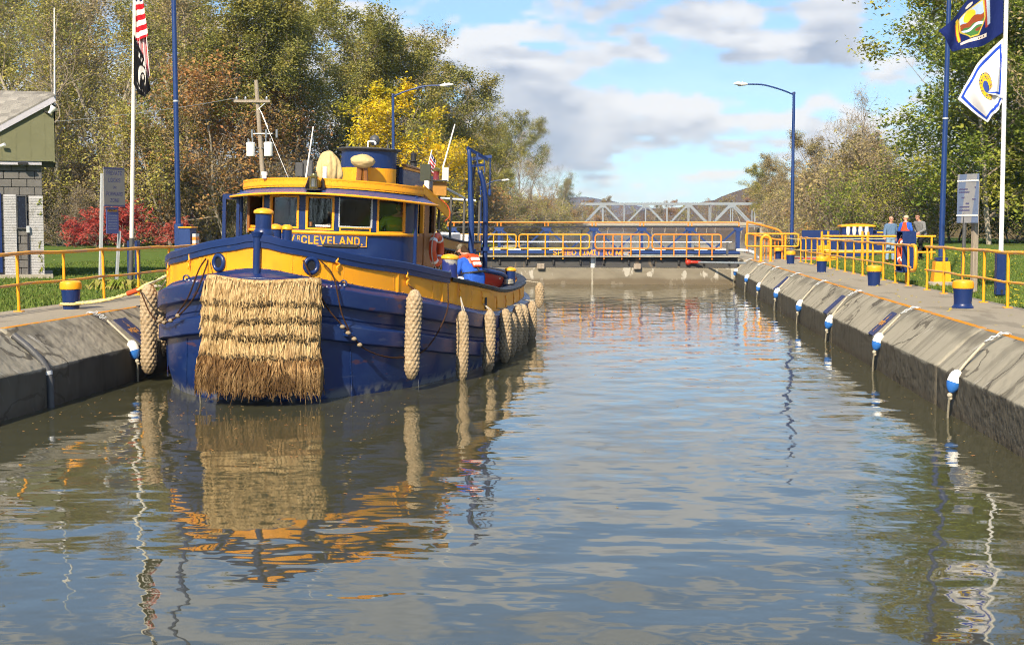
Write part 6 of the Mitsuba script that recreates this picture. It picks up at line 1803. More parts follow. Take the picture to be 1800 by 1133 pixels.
def white_flag(p, n, uv):
    u, v = uv.x, uv.y
    e = dr.minimum(dr.minimum(u * 1.5, (1 - u) * 1.5), dr.minimum(v, 1 - v))
    c = mix((0.74, 0.74, 0.76), (0.025, 0.075, 0.50), inside(e, 0.055, 0.115))
    r = dr.sqrt(dr.square((u - 0.5) * 1.5) + dr.square(v - 0.52))
    a = dr.atan2(v - 0.52, (u - 0.5) * 1.5)
    c = mix(c, mix((0.03, 0.035, 0.16), (0.60, 0.38, 0.02), smoothstep(-0.2, 0.2, dr.sin(a * 22))), inside(r, 0.235, 0.265))
    c = mix(c, (0.62, 0.40, 0.015), smoothstep(0.240, 0.230, r))
    ink = smoothstep(0.50, 0.56, noise(a * 9.0, r * 40)) * inside(r, 0.15, 0.205)
    c = mix(c, (0.03, 0.035, 0.12), 0.9 * ink)
    return mix(c, (0.03, 0.06, 0.25), smoothstep(0.125, 0.118, r))


def stripes_flag(p, n, uv):
    u, v = uv.x, uv.y                                   # v in stripes from the bottom of the folded part
    odd = smoothstep(0.46, 0.54, dr.abs(v * 0.5 - dr.floor(v * 0.5) - 0.5) * 2)
    c = mix((0.70, 0.69, 0.70), (0.50, 0.020, 0.030), odd)
    blue = smoothstep(6.98, 7.02, v)
    star = smoothstep(0.30, 0.22, dr.sqrt(dr.square(u * 3 - dr.floor(u * 3) - 0.5) + dr.square(v * 1.2 - dr.floor(v * 1.2) - 0.5)))
    return mix(c, mix((0.018, 0.022, 0.11), (0.72, 0.72, 0.73), star), blue)


def drape_flag(p, n, uv):
    odd = smoothstep(0.44, 0.56, dr.abs(uv.x * 3.0 - dr.floor(uv.x * 3.0) - 0.5) * 2)
    return mix((0.48, 0.020, 0.030), (0.70, 0.69, 0.70), odd)


def black_flag(p, n, uv):
    u, v = uv.x, uv.y
    c = mi.Color3f(0.012, 0.012, 0.014)
    d = disc(u, v, 0.52, 0.50, 0.20, 0.26)
    c = mix(c, (0.66, 0.64, 0.60), d)
    c = mix(c, (0.015, 0.015, 0.016), disc(u, v, 0.55, 0.48, 0.115, 0.17))
    c = mix(c, (0.015, 0.015, 0.016), disc(u, v, 0.58, 0.33, 0.14, 0.13))
    c = mix(c, (0.62, 0.60, 0.57), disc(u, v, 0.53, 0.53, 0.05, 0.07))
    bars = smoothstep(0.4, 0.6, noise(u * 46, v * 7.0)) * inside(v, 0.80, 0.90) * inside(u, 0.25, 0.80)
    c = mix(c, (0.62, 0.60, 0.58), bars)
    bars = smoothstep(0.45, 0.6, noise(u * 60, v * 9.0)) * inside(v, 0.14, 0.185) * inside(u, 0.22, 0.80)
    return mix(c, (0.5, 0.48, 0.46), bars)


for nm, fn in (('flag_state', state_flag), ('flag_white', white_flag), ('flag_stripes', stripes_flag), ('flag_drape', drape_flag), ('flag_black', black_flag)): dull(nm, proc(fn))


def add_flag(label, pieces, parent=None):
    k = thing('flag', label, 'flag')
    for i, (args, fold, m, uvf) in enumerate(pieces):
        q, uv = cloth(*args, fold)
        part(k, 'cloth' if i == 0 else 'fold', q, m, True, uv=uvf(uv))
    return k


same = lambda uv: uv
Z3 = lambda x, y, z: np.stack([x, y, z], -1)
add_flag('dark blue flag with a landscape shield and white ribbon on the right flagpole', [
    (((8.10, 31.72, 8.55), (8.10, 31.72, 7.07), (6.68, 31.9, 7.10), (6.90, 31.55, 6.71)),
     lambda U, V: Z3(0.05 * np.sin(7 * U + 2 * V) * U, 0.16 * np.sin(9 * U + 3.0 * V) * np.sqrt(U) + 0.04 * np.sin(23 * U - 6 * V) * U, -0.16 * np.sin(math.pi * U) * (1 - V) + 0.03 * np.sin(12 * U + 2 * V) * U), 'flag_state', same)])
add_flag('white flag with blue border and a golden seal hanging on the right flagpole', [
    (((8.11, 31.72, 6.95), (8.12, 31.72, 5.55), (7.17, 31.85, 5.62), (7.80, 31.50, 5.06)),
     lambda U, V: Z3(-0.06 * np.sin(math.pi * U) * V, 0.13 * np.sin(8.0 * U - 1.5 * V) * np.sqrt(U) + 0.05 * np.sin(19 * U + 5 * V) * U - 0.10 * np.exp(-((U - 0.28) / 0.10) ** 2), 0.10 * np.sin(math.pi * U) * V - 0.05 * np.sin(6 * U) * (1 - V)), 'flag_white', same),
    (((8.11, 31.66, 6.80), (8.12, 31.66, 5.62), (7.93, 31.55, 5.95), (7.74, 31.52, 5.72)),
     lambda U, V: Z3(0 * U, 0.05 * np.sin(9 * U), 0 * U), 'flag_white', lambda uv: np.stack([uv[:, 0] * 0.30, uv[:, 1]], 1))])
add_flag('striped red and white flag with blue star field hanging limp on the left flagpole', [
    (((-13.24, 35.48, 9.85), (-13.26, 35.48, 7.66), (-13.06, 35.35, 9.85), (-12.86, 35.30, 7.76)),
     lambda U, V: Z3(0 * U, 0.07 * np.sin(8 * U + 4 * V), -0.05 * np.sin(math.pi * U) * (1 - V)), 'flag_stripes', lambda uv: np.stack([uv[:, 0], uv[:, 1] * 15.5], 1)),
    (((-13.20, 35.50, 7.74), (-13.06, 35.50, 6.55), (-12.90, 35.42, 7.80), (-12.83, 35.42, 6.66)),
     lambda U, V: Z3(-0.05 * np.sin(math.pi * V) * (1 - U), 0.05 * np.sin(18 * U), 0.05 * U * (1 - V)), 'flag_drape', same)])
add_flag('black flag with a white emblem hanging below the striped flag on the left flagpole', [
    (((-13.27, 35.43, 7.82), (-13.30, 35.43, 6.52), (-12.80, 35.32, 6.30), (-12.92, 35.25, 6.02)),
     lambda U, V: Z3(0.06 * np.sin(math.pi * U) * V, 0.09 * np.sin(10 * U + 3 * V) * np.sqrt(U), 0.12 * np.sin(math.pi * U) * V - 0.06 * np.sin(5 * U)), 'flag_black', same)])
add_flag('tiny folded flag on the slanted staff behind the tugboat funnel', [
    ((tuple(world([0.665, 13.28, 4.62])), tuple(world([0.60, 13.22, 4.22])), tuple(world([0.80, 13.3, 4.42])), tuple(world([0.74, 13.25, 4.10]))),
     lambda U, V: Z3(0 * U, 0.03 * np.sin(9 * U), 0 * U), 'flag_stripes', lambda uv: np.stack([uv[:, 0], uv[:, 1] * 9], 1))])

# ---- signs
dull('sign_grey', proc(lambda p, n, uv: mix((0.235, 0.235, 0.235), (0.31, 0.285, 0.26), fbm(p.x * 3, p.y * 3, p.z * 2.0, 3))))
paint('sign_ink', (0.075, 0.075, 0.16), 0.6)
k = thing('lock_sign', 'grey sign with five lines of blue lettering on two galvanised posts left of the flagpole', 'sign')
ang = math.radians(70)                                  # it faces the canal
C_, S_ = math.cos(ang), math.sin(ang)
RS = np.stack([[C_, S_, 0], [0, 0, 1.0], [S_, -C_, 0]], 1)
o = np.array([-14.70, 37.5, 3.86])
part(k, 'panel', moved(box((0, 0, 0), (0.86, 1.10, 0.025), 0, 0.004), RS, o), 'sign_grey')
for dy in (0.525, -0.525): part(k, 'rim', moved(box((0, dy, 0.004), (0.86, 0.05, 0.03)), RS, o), 'sign_ink')
for t, zz, h in (('PRIVATE', 0.34, 0.11), ('LOCKS', 0.14, 0.11), ('ON', -0.04, 0.07), ('FORWARD', -0.24, 0.10), ('ZONE', -0.42, 0.10)):
    part(k, 'lettering', lettering(t, h, 0.004, RS, o + RS @ np.array([0, zz, 0.013]), True), 'sign_ink')
for dx, zt, m in ((-0.40, 4.23, 'galvanised'), (0.25, 2.62, 'galvanised')):
    q = o + RS @ np.array([dx, 0, -0.06])
    part(k, 'post', tube([(q[0] - 0.12, q[1], WZ), (q[0], q[1], zt)], 0.055, 4), m)
q = o + RS @ np.array([-0.05, 0, 0.02])
k = thing('notice_sign', 'small blue notice under the grey lock sign on the left', 'sign')
part(k, 'panel', moved(box((0, 0, 0), (0.50, 0.74, 0.02), 0, 0.004), RS, (q[0] - 0.05, q[1], 2.92)), 'bluegrey_notice')
part(k, 'heading', moved(box((0, 0.28, 0.012), (0.40, 0.07, 0.006)), RS, (q[0] - 0.05, q[1], 2.92)), 'gold_worn')
for j in range(6): part(k, 'line', moved(box((0.0, 0.14 - 0.075 * j, 0.012), (0.38 - 0.03 * (j % 2), 0.02, 0.005)), RS, (q[0] - 0.05, q[1], 2.92)), 'bluegrey_sign')
paint('bluegrey_notice', (0.075, 0.09, 0.26), 0.5)
k = thing('information_sign', 'grey blue information board on a wooden and a black post on the right lawn', 'sign')
ang = math.radians(-62); C_, S_ = math.cos(ang), math.sin(ang)
RS2 = np.stack([[C_, S_, 0], [0, 0, 1.0], [S_, -C_, 0]], 1)
o = np.array([7.84, 33.5, 3.42])
part(k, 'panel', moved(box((0, 0, 0), (0.72, 1.16, 0.02), 0, 0.003), RS2, o), 'board_print')
dull('board_print', proc(lambda p, n, uv: mix((0.20, 0.235, 0.31), mix((0.30, 0.30, 0.30), (0.13, 0.18, 0.30), smoothstep(0.45, 0.55, noise(p.z * 1.0 + p.y * 7, 3.0))), 0.8)))
for dz in (0.42, -0.40): part(k, 'rail', moved(box((0, dz, 0.016), (0.72, 0.035, 0.02)), RS2, o), 'white_paint')
for j, (dz, w, dx) in enumerate(((0.22, 0.3, -0.15), (0.15, 0.36, -0.12), (0.02, 0.1, -0.15), (-0.12, 0.12, 0.0), (-0.20, 0.34, -0.1), (-0.28, 0.36, -0.1), (-0.02, 0.12, 0.22), (0.26, 0.05, 0.26))):
    part(k, 'line', moved(box((dx, dz, 0.013), (w, 0.035, 0.004)), RS2, o), 'sign_ink')
part(k, 'wooden_post', box((8.05, 33.62, (WZ + 3.86) / 2), (0.13, 0.12, 3.86 - WZ), 0.3, 0.006), 'grey_wood')
part(k, 'black_post', tube([(7.78, 33.62, WZ), (7.82, 33.62, 3.5)], 0.045, 8), 'dark_steel', 40)
k = thing('tree_plate', 'small red plate with white lettering nailed to the old tree trunk on the right', 'sign')
part(k, 'plate', box((20.34, 73.55, 4.72), (0.26, 0.02, 0.42), 0, 0.004), 'red_paint')
for j, t in enumerate(('DO', 'NOT', 'CUT')): part(k, 'lettering', lettering(t, 0.075, 0.004, FACING, (20.34, 73.538, 4.81 - 0.11 * j), True), 'white_paint')
tr_k = [q for q in labels if q == 'old_tree']

# ---- life ring cabinet on the left fence
k = thing('life_ring_cabinet', 'blue life ring cabinet with yellow top edge on the left fence by the tugboat', 'cabinet')
CX, CYl = -11.62, 34.6
part(k, 'body', box((CX, CYl, 2.30), (0.30, 0.50, 0.84), 0, 0.006), 'navy_light')
part(k, 'cap', box((CX + 0.02, CYl - 0.02, 2.735), (0.36, 0.54, 0.035), 0.0, 0.006), 'gold_plain')
part(k, 'striped_rail', cat([box((CX + 0.21, CYl, 2.02 + 0.17 * j), (0.10, 0.3, 0.085)) for j in range(4)]), 'galvanised')
for j in range(3): part(k, 'orange_band', box((CX + 0.21, CYl - 0.005, 2.105 + 0.17 * j), (0.105, 0.3, 0.08)), 'rail_orange')
part(k, 'post', box((CX, CYl, 1.55), (0.08, 0.08, 0.70)), 'rail_yellow')

# ---- utility pole with transformers
k = thing('utility_pole', 'leaning grey wooden utility pole with crossarm rising behind the pilothouse', 'utility pole')
UY = 75.0
part(k, 'pole', tube([(-20.45, UY, 1.0), (-20.82, UY, 5.46), (-21.14, UY, 10.84)], [0.15, 0.13, 0.11], 10), 'grey_wood', 40)
part(k, 'crossarm', bar((-22.35, UY - 0.18, 9.68), (-20.30, UY - 0.18, 9.66), 0.12, 0.14), 'grey_wood')
for x in (-22.2, -21.7, -20.5): part(k, 'insulator', lathe([(0.001, 0), (0.06, 0), (0.07, 0.08), (0.05, 0.16), (0.001, 0.18)], 10, (x, UY - 0.18, 9.75)), 'grey_metal', 40)
part(k, 'brace', bar((-21.05, UY - 0.1, 9.2), (-20.55, UY - 0.15, 9.6), 0.04, 0.04), 'galvanised')
part(k, 'small_arm', bar((-21.35, UY - 0.15, 7.88), (-20.2, UY - 0.15, 7.88), 0.06, 0.06), 'galvanised')
for x in (-21.35, -20.55, -19.95): part(k, 'cutout', tube([(x, UY - 0.2, 7.65), (x, UY - 0.2, 8.1)], 0.06, 8), 'grey_metal', 40)
for x in (-21.42, -20.42):
    b = part(k, 'transformer', lathe([(0.001, 6.62), (0.22, 6.63), (0.24, 6.66), (0.24, 7.28), (0.255, 7.29), (0.255, 7.34), (0.20, 7.40), (0.001, 7.42)], 18, (x, UY - 0.25, 0)), 'white_paint', 40)
    part(b, 'bushing', tube([(x - 0.12, UY - 0.25, 7.38), (x - 0.156, UY - 0.25, 7.62)], 0.04, 6), 'grey_metal', 40); part(b, 'bushing', tube([(x + 0.1, UY - 0.25, 7.38), (x + 0.13, UY - 0.25, 7.62)], 0.04, 6), 'grey_metal', 40)
    part(b, 'bracket', box(((x - 20.92) / 2, UY - 0.1, 7.1), (0.4, 0.06, 0.06)), 'dark_steel')
k = thing('overhead_wire', 'thin grey wire running left from the utility pole before the wood', 'wire')
part(k, 'wire', tube(sag((-22.2, UY - 0.18, 9.85), (-55, 70, 9.6), 1.5, 20), 0.014, 5), 'grey_metal')
k = thing('guy_wire', 'slanted guy wire from the utility pole down behind the pilothouse', 'wire')
part(k, 'wire', tube([(-20.95, UY - 0.1, 9.3), (-18.2, UY - 1, 3.2), (-17.3, UY - 1.4, 1.2)], 0.016, 5), 'grey_metal')
part(k, 'guard', tube([(-20.85, UY - 0.1, 9.1), (-20.45, UY - 0.2, 8.2)], 0.035, 6), 'white_paint')

# ---- lock house at the left edge
k = thing('lock_house', 'grey block lock house with olive gable and shingle roof at the left edge', 'house')
HY = 41.2
HM = T().translate([-18.46, HY, 0]).rotate([0, 0, 1], 24).translate([18.46, -HY, 0])
hp = lambda par, n, m, bs=None, sm=False, M=None, **kw: part(par, n, m, bs, sm, HM if M is None else HM @ M, **kw)
wl = hp(k, 'wall', box((-21.2, HY + 2.6, 2.95), (5.44, 5.0, 3.55)), 'block_grout')
dull('block_grout', (0.10, 0.095, 0.09))
dull('block_grey', proc(lambda p, n, uv: mix((0.115, 0.113, 0.11), (0.175, 0.172, 0.165), 0.5 * noise(p.x * 14, 1.0, p.z * 0.8) + 0.5 * fbm(p.x * 3, p.y, p.z * 3, 3))))
hr = np.random.default_rng(4)
proto_block = mikit.ply(box((0, 0, 0), (0.435, 0.10, 0.235), 0, 0.012), 'block_grey')
half_block = mikit.ply(box((0, 0, 0), (0.21, 0.10, 0.235), 0, 0.012), 'block_grey')
for r_ in range(14):
    z = 1.34 + 0.25 * r_
    x = -18.46 - (0.225 if r_ % 2 == 0 else 0.0)
    if r_ % 2 == 1: pass
    else: hp(wl, 'block', half_block, None, False, T().translate([-18.565, HY + 0.06, z]))
    while x > -21.0:
        cx = x - 0.2175
        win = (-19.45 < cx < -18.70) and 2.70 < z < 3.66 and -19.25 < cx < -18.92
        if not win: hp(wl, 'block', proto_block, None, False, T().translate([cx, HY + 0.06 + hr.normal(0, 0.003), z]))
        x -= 0.45
hp(k, 'slab', box((-21.2, HY + 1.5, WZ + 0.02), (6.0, 4.6, 0.12)), 'plain_concrete')
W_ = hp(k, 'window', box((-19.08, HY + 0.0, 3.20), (0.24, 0.06, 0.96), 0, 0.004), 'window_dark')
paint('window_dark', (0.012, 0.016, 0.030), 0.15, 0.6)
hp(W_, 'frame', cat(box((-19.215, HY - 0.01, 3.20), (0.03, 0.10, 1.02)), box((-18.945, HY - 0.01, 3.20), (0.03, 0.10, 1.02)), box((-19.08, HY - 0.01, 3.70), (0.30, 0.10, 0.035)), box((-19.08, HY - 0.02, 2.70), (0.30, 0.12, 0.035))), 'dark_steel')
hp(k, 'door', box((-19.98, HY - 0.01, 2.55), (0.62, 0.10, 2.45), 0, 0.005), 'navy_plain')


def ribbed(x0, x1, y, z0, z1, pitch=0.05, d=0.018):
    n = int((z1 - z0) / pitch); P = [(0.0, z0)]
    for i in range(n): P += [(-d, z0 + pitch * (i + 0.15)), (-d, z0 + pitch * (i + 0.75)), (0.0, z0 + pitch * (i + 0.9))]
    P += [(0.0, z1), (0.09, z1), (0.09, z0)]
    return extrude([(a, b) for a, b in P], x1 - x0, np.array([[0, 0, 1], [1, 0, 0], [0, 1, 0.0]]), (x0, y, 0))


dull('white_block', proc(lambda p, n, uv: mix((0.44, 0.445, 0.46), (0.35, 0.35, 0.345), smoothstep(0.60, 0.80, fbm(p.x * 5, p.y, p.z * 3, 4)))))
hp(k, 'pilaster', ribbed(-19.60, -19.24, HY - 0.05, 1.26, 3.74), 'white_block')
hp(k, 'pilaster', ribbed(-18.86, -18.45, HY - 0.05, 1.26, 3.70), 'white_block')
ivy = litter(46, lambda r, n: np.stack([-18.62 + 0.12 * r.random(n), np.full(n, HY - 0.09), np.where(r.random(n) < 0.4, 3.1 + 0.55 * r.random(n), 1.3 + 1.0 * r.random(n))], 1), 31, 0.035, 0.9)
hp(k, 'ivy', ivy, 'leaf_green', kind='stuff')
hp(k, 'beam', box((-21.2, HY - 0.10, 4.72), (5.5, 0.30, 0.16), 0, 0.01), 'fascia_grey')
paint('fascia_grey', (0.40, 0.40, 0.45), 0.5)
GA = hp(k, 'gable', extrude([(-18.10, 4.76), (-18.10, 6.62), (-21.25, 4.76)], 0.08, FACING, (0, HY - 0.22, 0)), 'olive_board')
dull('olive_board', proc(lambda p, n, uv: mix((0.150, 0.154, 0.092), (0.175, 0.180, 0.110), fbm(p.x * 2, p.y, p.z * 2, 3))))
for j in range(7):
    x = -18.35 - 0.42 * j; z1 = 6.62 - (-18.10 - x) * 0.590
    hp(GA, 'batten', bar((x, HY - 0.306, 4.79), (x + 0.0, HY - 0.306, z1 - 0.12), 0.02, 0.008, up=(0, 1, 0)), 'olive_board')
hp(k, 'corner_trim', box((-18.09, HY - 0.27, 5.68), (0.05, 0.12, 1.9)), 'olive_board')
hp(k, 'rake', bar((-18.04, HY - 0.36, 6.70), (-21.9, HY - 0.36, 4.43), 0.10, 0.22), 'fascia_grey')
# roof: shingle courses stepping up from the rake to the ridge
dull('shingle', proc(lambda p, n, uv: mix((0.17, 0.165, 0.155), (0.30, 0.29, 0.265), cell_rand(p.x * 3.1 + cell_rand(p.z * 9.0) * 7, p.z * 9.0))))
a0, a1 = np.array([-18.02, HY - 0.42, 6.80]), np.array([-22.2, HY - 0.42, 4.34])
b0, b1 = np.array([-18.02, HY + 0.9, 6.98]), np.array([-24.5, HY + 3.0, 7.16])
for j in range(14):
    t0, t1 = j / 14, (j + 1) / 14 + 0.006
    q = [a0 + (b0 - a0) * t0, a1 + (b1 - a1) * t0, a1 + (b1 - a1) * t1, a0 + (b0 - a0) * t1]
    nrm = np.cross(q[1] - q[0], q[3] - q[0]); nrm /= np.linalg.norm(nrm)
    if nrm[2] < 0: nrm = -nrm
    V = np.array([q[0] + nrm * 0.03, q[1] + nrm * 0.03, q[2], q[3], q[0] - nrm * 0.02, q[1] - nrm * 0.02, q[2] - nrm * 0.03, q[3] - nrm * 0.03])
    hp(k, 'shingle_course', trimesh.Trimesh(V).convex_hull, 'shingle')
hp(k, 'back_roof', mesh([a0, b0, (-18.02, HY + 5.2, 4.8), (-24.5, HY + 5.2, 4.8), b1], [[1, 2, 3], [1, 3, 4], [0, 2, 1]]), 'shingle')
hp(k, 'floodlight', cat(moved(lathe([(0.001, 0), (0.05, 0), (0.06, 0.10), (0.11, 0.22), (0.115, 0.25), (0.001, 0.25)], 14), np.array([[0.8, 0, 0.6], [0, 1, 0], [-0.6, 0, 0.8]]), (-18.20, HY - 0.45, 6.22))), 'white_paint', 40)
hp(k, 'lamp_arm', tube([(-18.35, HY - 0.3, 6.30), (-18.2, HY - 0.45, 6.22)], 0.03, 6), 'black_iron')
hp(k, 'cable', tube(curve([(-18.05, HY - 0.4, 6.60), (-17.93, HY - 0.42, 6.45), (-17.90, HY - 0.42, 6.15), (-18.05, HY - 0.42, 5.95)], 12), 0.014, 5), 'grey_wood')
hp(k, 'camera', tube([(-19.62, HY - 0.42, 5.20), (-19.50, HY - 0.5, 5.25)], 0.05, 8), 'white_paint', 40)
hp(k, 'eave_lamp', box((-19.0, HY - 0.32, 4.68), (0.30, 0.16, 0.08), 0, 0.02), 'black_iron')
hp(k, 'meter', box((-18.90, HY - 0.12, 2.66), (0.11, 0.10, 0.22), 0, 0.02), 'galvanised')
hp(k, 'conduit', tube([(-18.90, HY - 0.10, 1.25), (-18.90, HY - 0.10, 2.60)], 0.035, 7), 'navy_black', 40)
solo('whip_antenna', tube([(-17.95, HY - 0.1, 6.50), (-17.89, HY - 0.1, 9.45)], [0.028, 0.018], 7), 'white_paint', 'thin white whip antenna on the right end of the lock house roof', 'antenna', smooth=40)

# ---- plants at the sign
def blade_plant(x, y, n, L, w, seed, label, name='leafy_plant'):
    r = np.random.default_rng(seed); V, F = [], []
    for q in range(n):
        a = r.random() * 6.28; l = L * (0.6 + 0.5 * r.random()); ww = w * (0.7 + 0.6 * r.random()); e = 0.55 + 0.6 * r.random()
        d = np.array([math.cos(a), math.sin(a), 0]); s = np.array([-d[1], d[0], 0])
        o = np.array([x + r.normal(0, 0.16), y + r.normal(0, 0.14), WZ])
        b = len(V)
        for t in np.linspace(0, 1, 6):
            c = o + d * l * t * 0.95 + np.array([0, 0, l * (e * 1.5 * t - (0.75 + e) * t * t)])
            wi = ww * math.sin(math.pi * min(1, 0.12 + 0.88 * t)) ** 0.8
            V += [c - s * wi, c + s * wi]
        for t in range(5): F.append([b + 2 * t, b + 2 * t + 1, b + 2 * t + 3, b + 2 * t + 2])
    k = thing(name, label, 'plant')
    for j in range(3):
        FF = F[j::3] if False else [f for i, f in enumerate(F) if (i // 5) % 3 == j]
        part(k, 'leaf_clump', quads(V, FF), 'leaf_hosta', True)


blade_plant(-13.75, 34.3, 120, 0.62, 0.035, 3, 'yellowing clump of strap leaved plants at the foot of the grey sign, left half')
blade_plant(-13.05, 34.0, 130, 0.60, 0.04, 4, 'yellowing clump of strap leaved plants before the flagpole sleeve, right half')
solo('stone', lump((-12.55, 34.6, WZ + 0.01), (0.22, 0.14, 0.05), 9, 0.2, 2.0, None, 2), 'plain_concrete', 'flat grey stone in the grass right of the strap leaved plants', 'stone', smooth=True)
# ------------------------------------------------------------------ people
import manifold3d as m3


def ball(c, r, n=14): return m3.Manifold.sphere(float(r), n).translate([float(q) for q in c])


def hullof(*cr): return m3.Manifold.batch_hull([ball(c, r) for c, r in cr])


def weld(bones, ref=0.022, it=8):
    m = m3.Manifold()
    for b in bones: m = m + b
    m = m.refine_to_length(ref)
    q = m.to_mesh()
    t = trimesh.Trimesh(q.vert_properties[:, :3], q.tri_verts, process=True)
    if it: trimesh.smoothing.filter_taubin(t, 0.5, 0.53, it)
    return mesh(t.vertices, t.faces)


def hand(w, d, nrm, s=1.0, curl=0.5, side=1):
    """palm, four unequal bent fingers and a thumb from its side; w wrist, d fingers' direction, nrm back of the hand"""
    d = np.asarray(d, float); d /= np.linalg.norm(d)
    nrm = np.asarray(nrm, float); nrm -= d * (nrm @ d); nrm /= np.linalg.norm(nrm)
    x = np.cross(d, nrm) * side
    w = np.asarray(w, float)
    B = [hullof((w, 0.026 * s), (w + d * 0.07 * s + x * 0.028 * s, 0.015 * s), (w + d * 0.075 * s - x * 0.028 * s, 0.015 * s), (w + d * 0.03 * s + x * 0.02 * s, 0.018 * s))]
    for j, (o, L) in enumerate(((0.032, 0.070), (0.011, 0.082), (-0.011, 0.076), (-0.032, 0.058))):
        p = w + d * 0.075 * s + x * o * s; q = d.copy()
        for seg in range(3):
            a = curl * (0.5 + 0.5 * seg)
            q = q * math.cos(a * 0.7) - nrm * math.sin(a * 0.7); q /= np.linalg.norm(q)
            e = p + q * L * s * (0.42, 0.33, 0.25)[seg]
            B.append(hullof((p, 0.0095 * s * (1 - 0.08 * seg)), (e, 0.0085 * s * (1 - 0.1 * seg)))); p = e
    p = w + d * 0.025 * s + x * 0.03 * s
    e = p + (d * 0.6 + x * 0.7 - nrm * 0.25) * 0.045 * s
    B += [hullof((p, 0.013 * s), (e, 0.011 * s)), hullof((e, 0.011 * s), (e + (d * 0.9 + x * 0.1 - nrm * 0.3) * 0.032 * s, 0.009 * s))]
    return B


def head(c, f, up=(0, 0, 1.0), s=1.0):
    """bones of a head centred at c, face towards f: skull, jaw, nose, brow, ears"""
    f = np.asarray(f, float); f /= np.linalg.norm(f)
    u = np.asarray(up, float); u -= f * (u @ f); u /= np.linalg.norm(u); x = np.cross(f, u)
    P = lambda a, b, e: np.asarray(c) + (f * a + x * b + u * e) * s
    B = [hullof((P(-0.018, 0, 0.035), 0.083 * s), (P(0.012, 0, 0.03), 0.074 * s)), hullof((P(0.02, 0, -0.01), 0.066 * s), (P(0.045, 0, -0.085), 0.030 * s), (P(0.02, 0.035, -0.05), 0.03 * s), (P(0.02, -0.035, -0.05), 0.03 * s)),
         hullof((P(0.085, 0, 0.012), 0.008 * s), (P(0.103, 0, -0.022), 0.012 * s), (P(0.085, 0.012, -0.026), 0.008 * s), (P(0.085, -0.012, -0.026), 0.008 * s)),
         hullof((P(0.080, 0.03, 0.03), 0.010 * s), (P(0.080, -0.03, 0.03), 0.010 * s)), hullof((P(0.082, 0.016, -0.055), 0.007 * s), (P(0.082, -0.016, -0.055), 0.007 * s))]
    for q in (1, -1): B.append(hullof((P(0, q * 0.082, 0.015), 0.014 * s), (P(-0.004, q * 0.084, -0.018), 0.011 * s)))
    return B, P


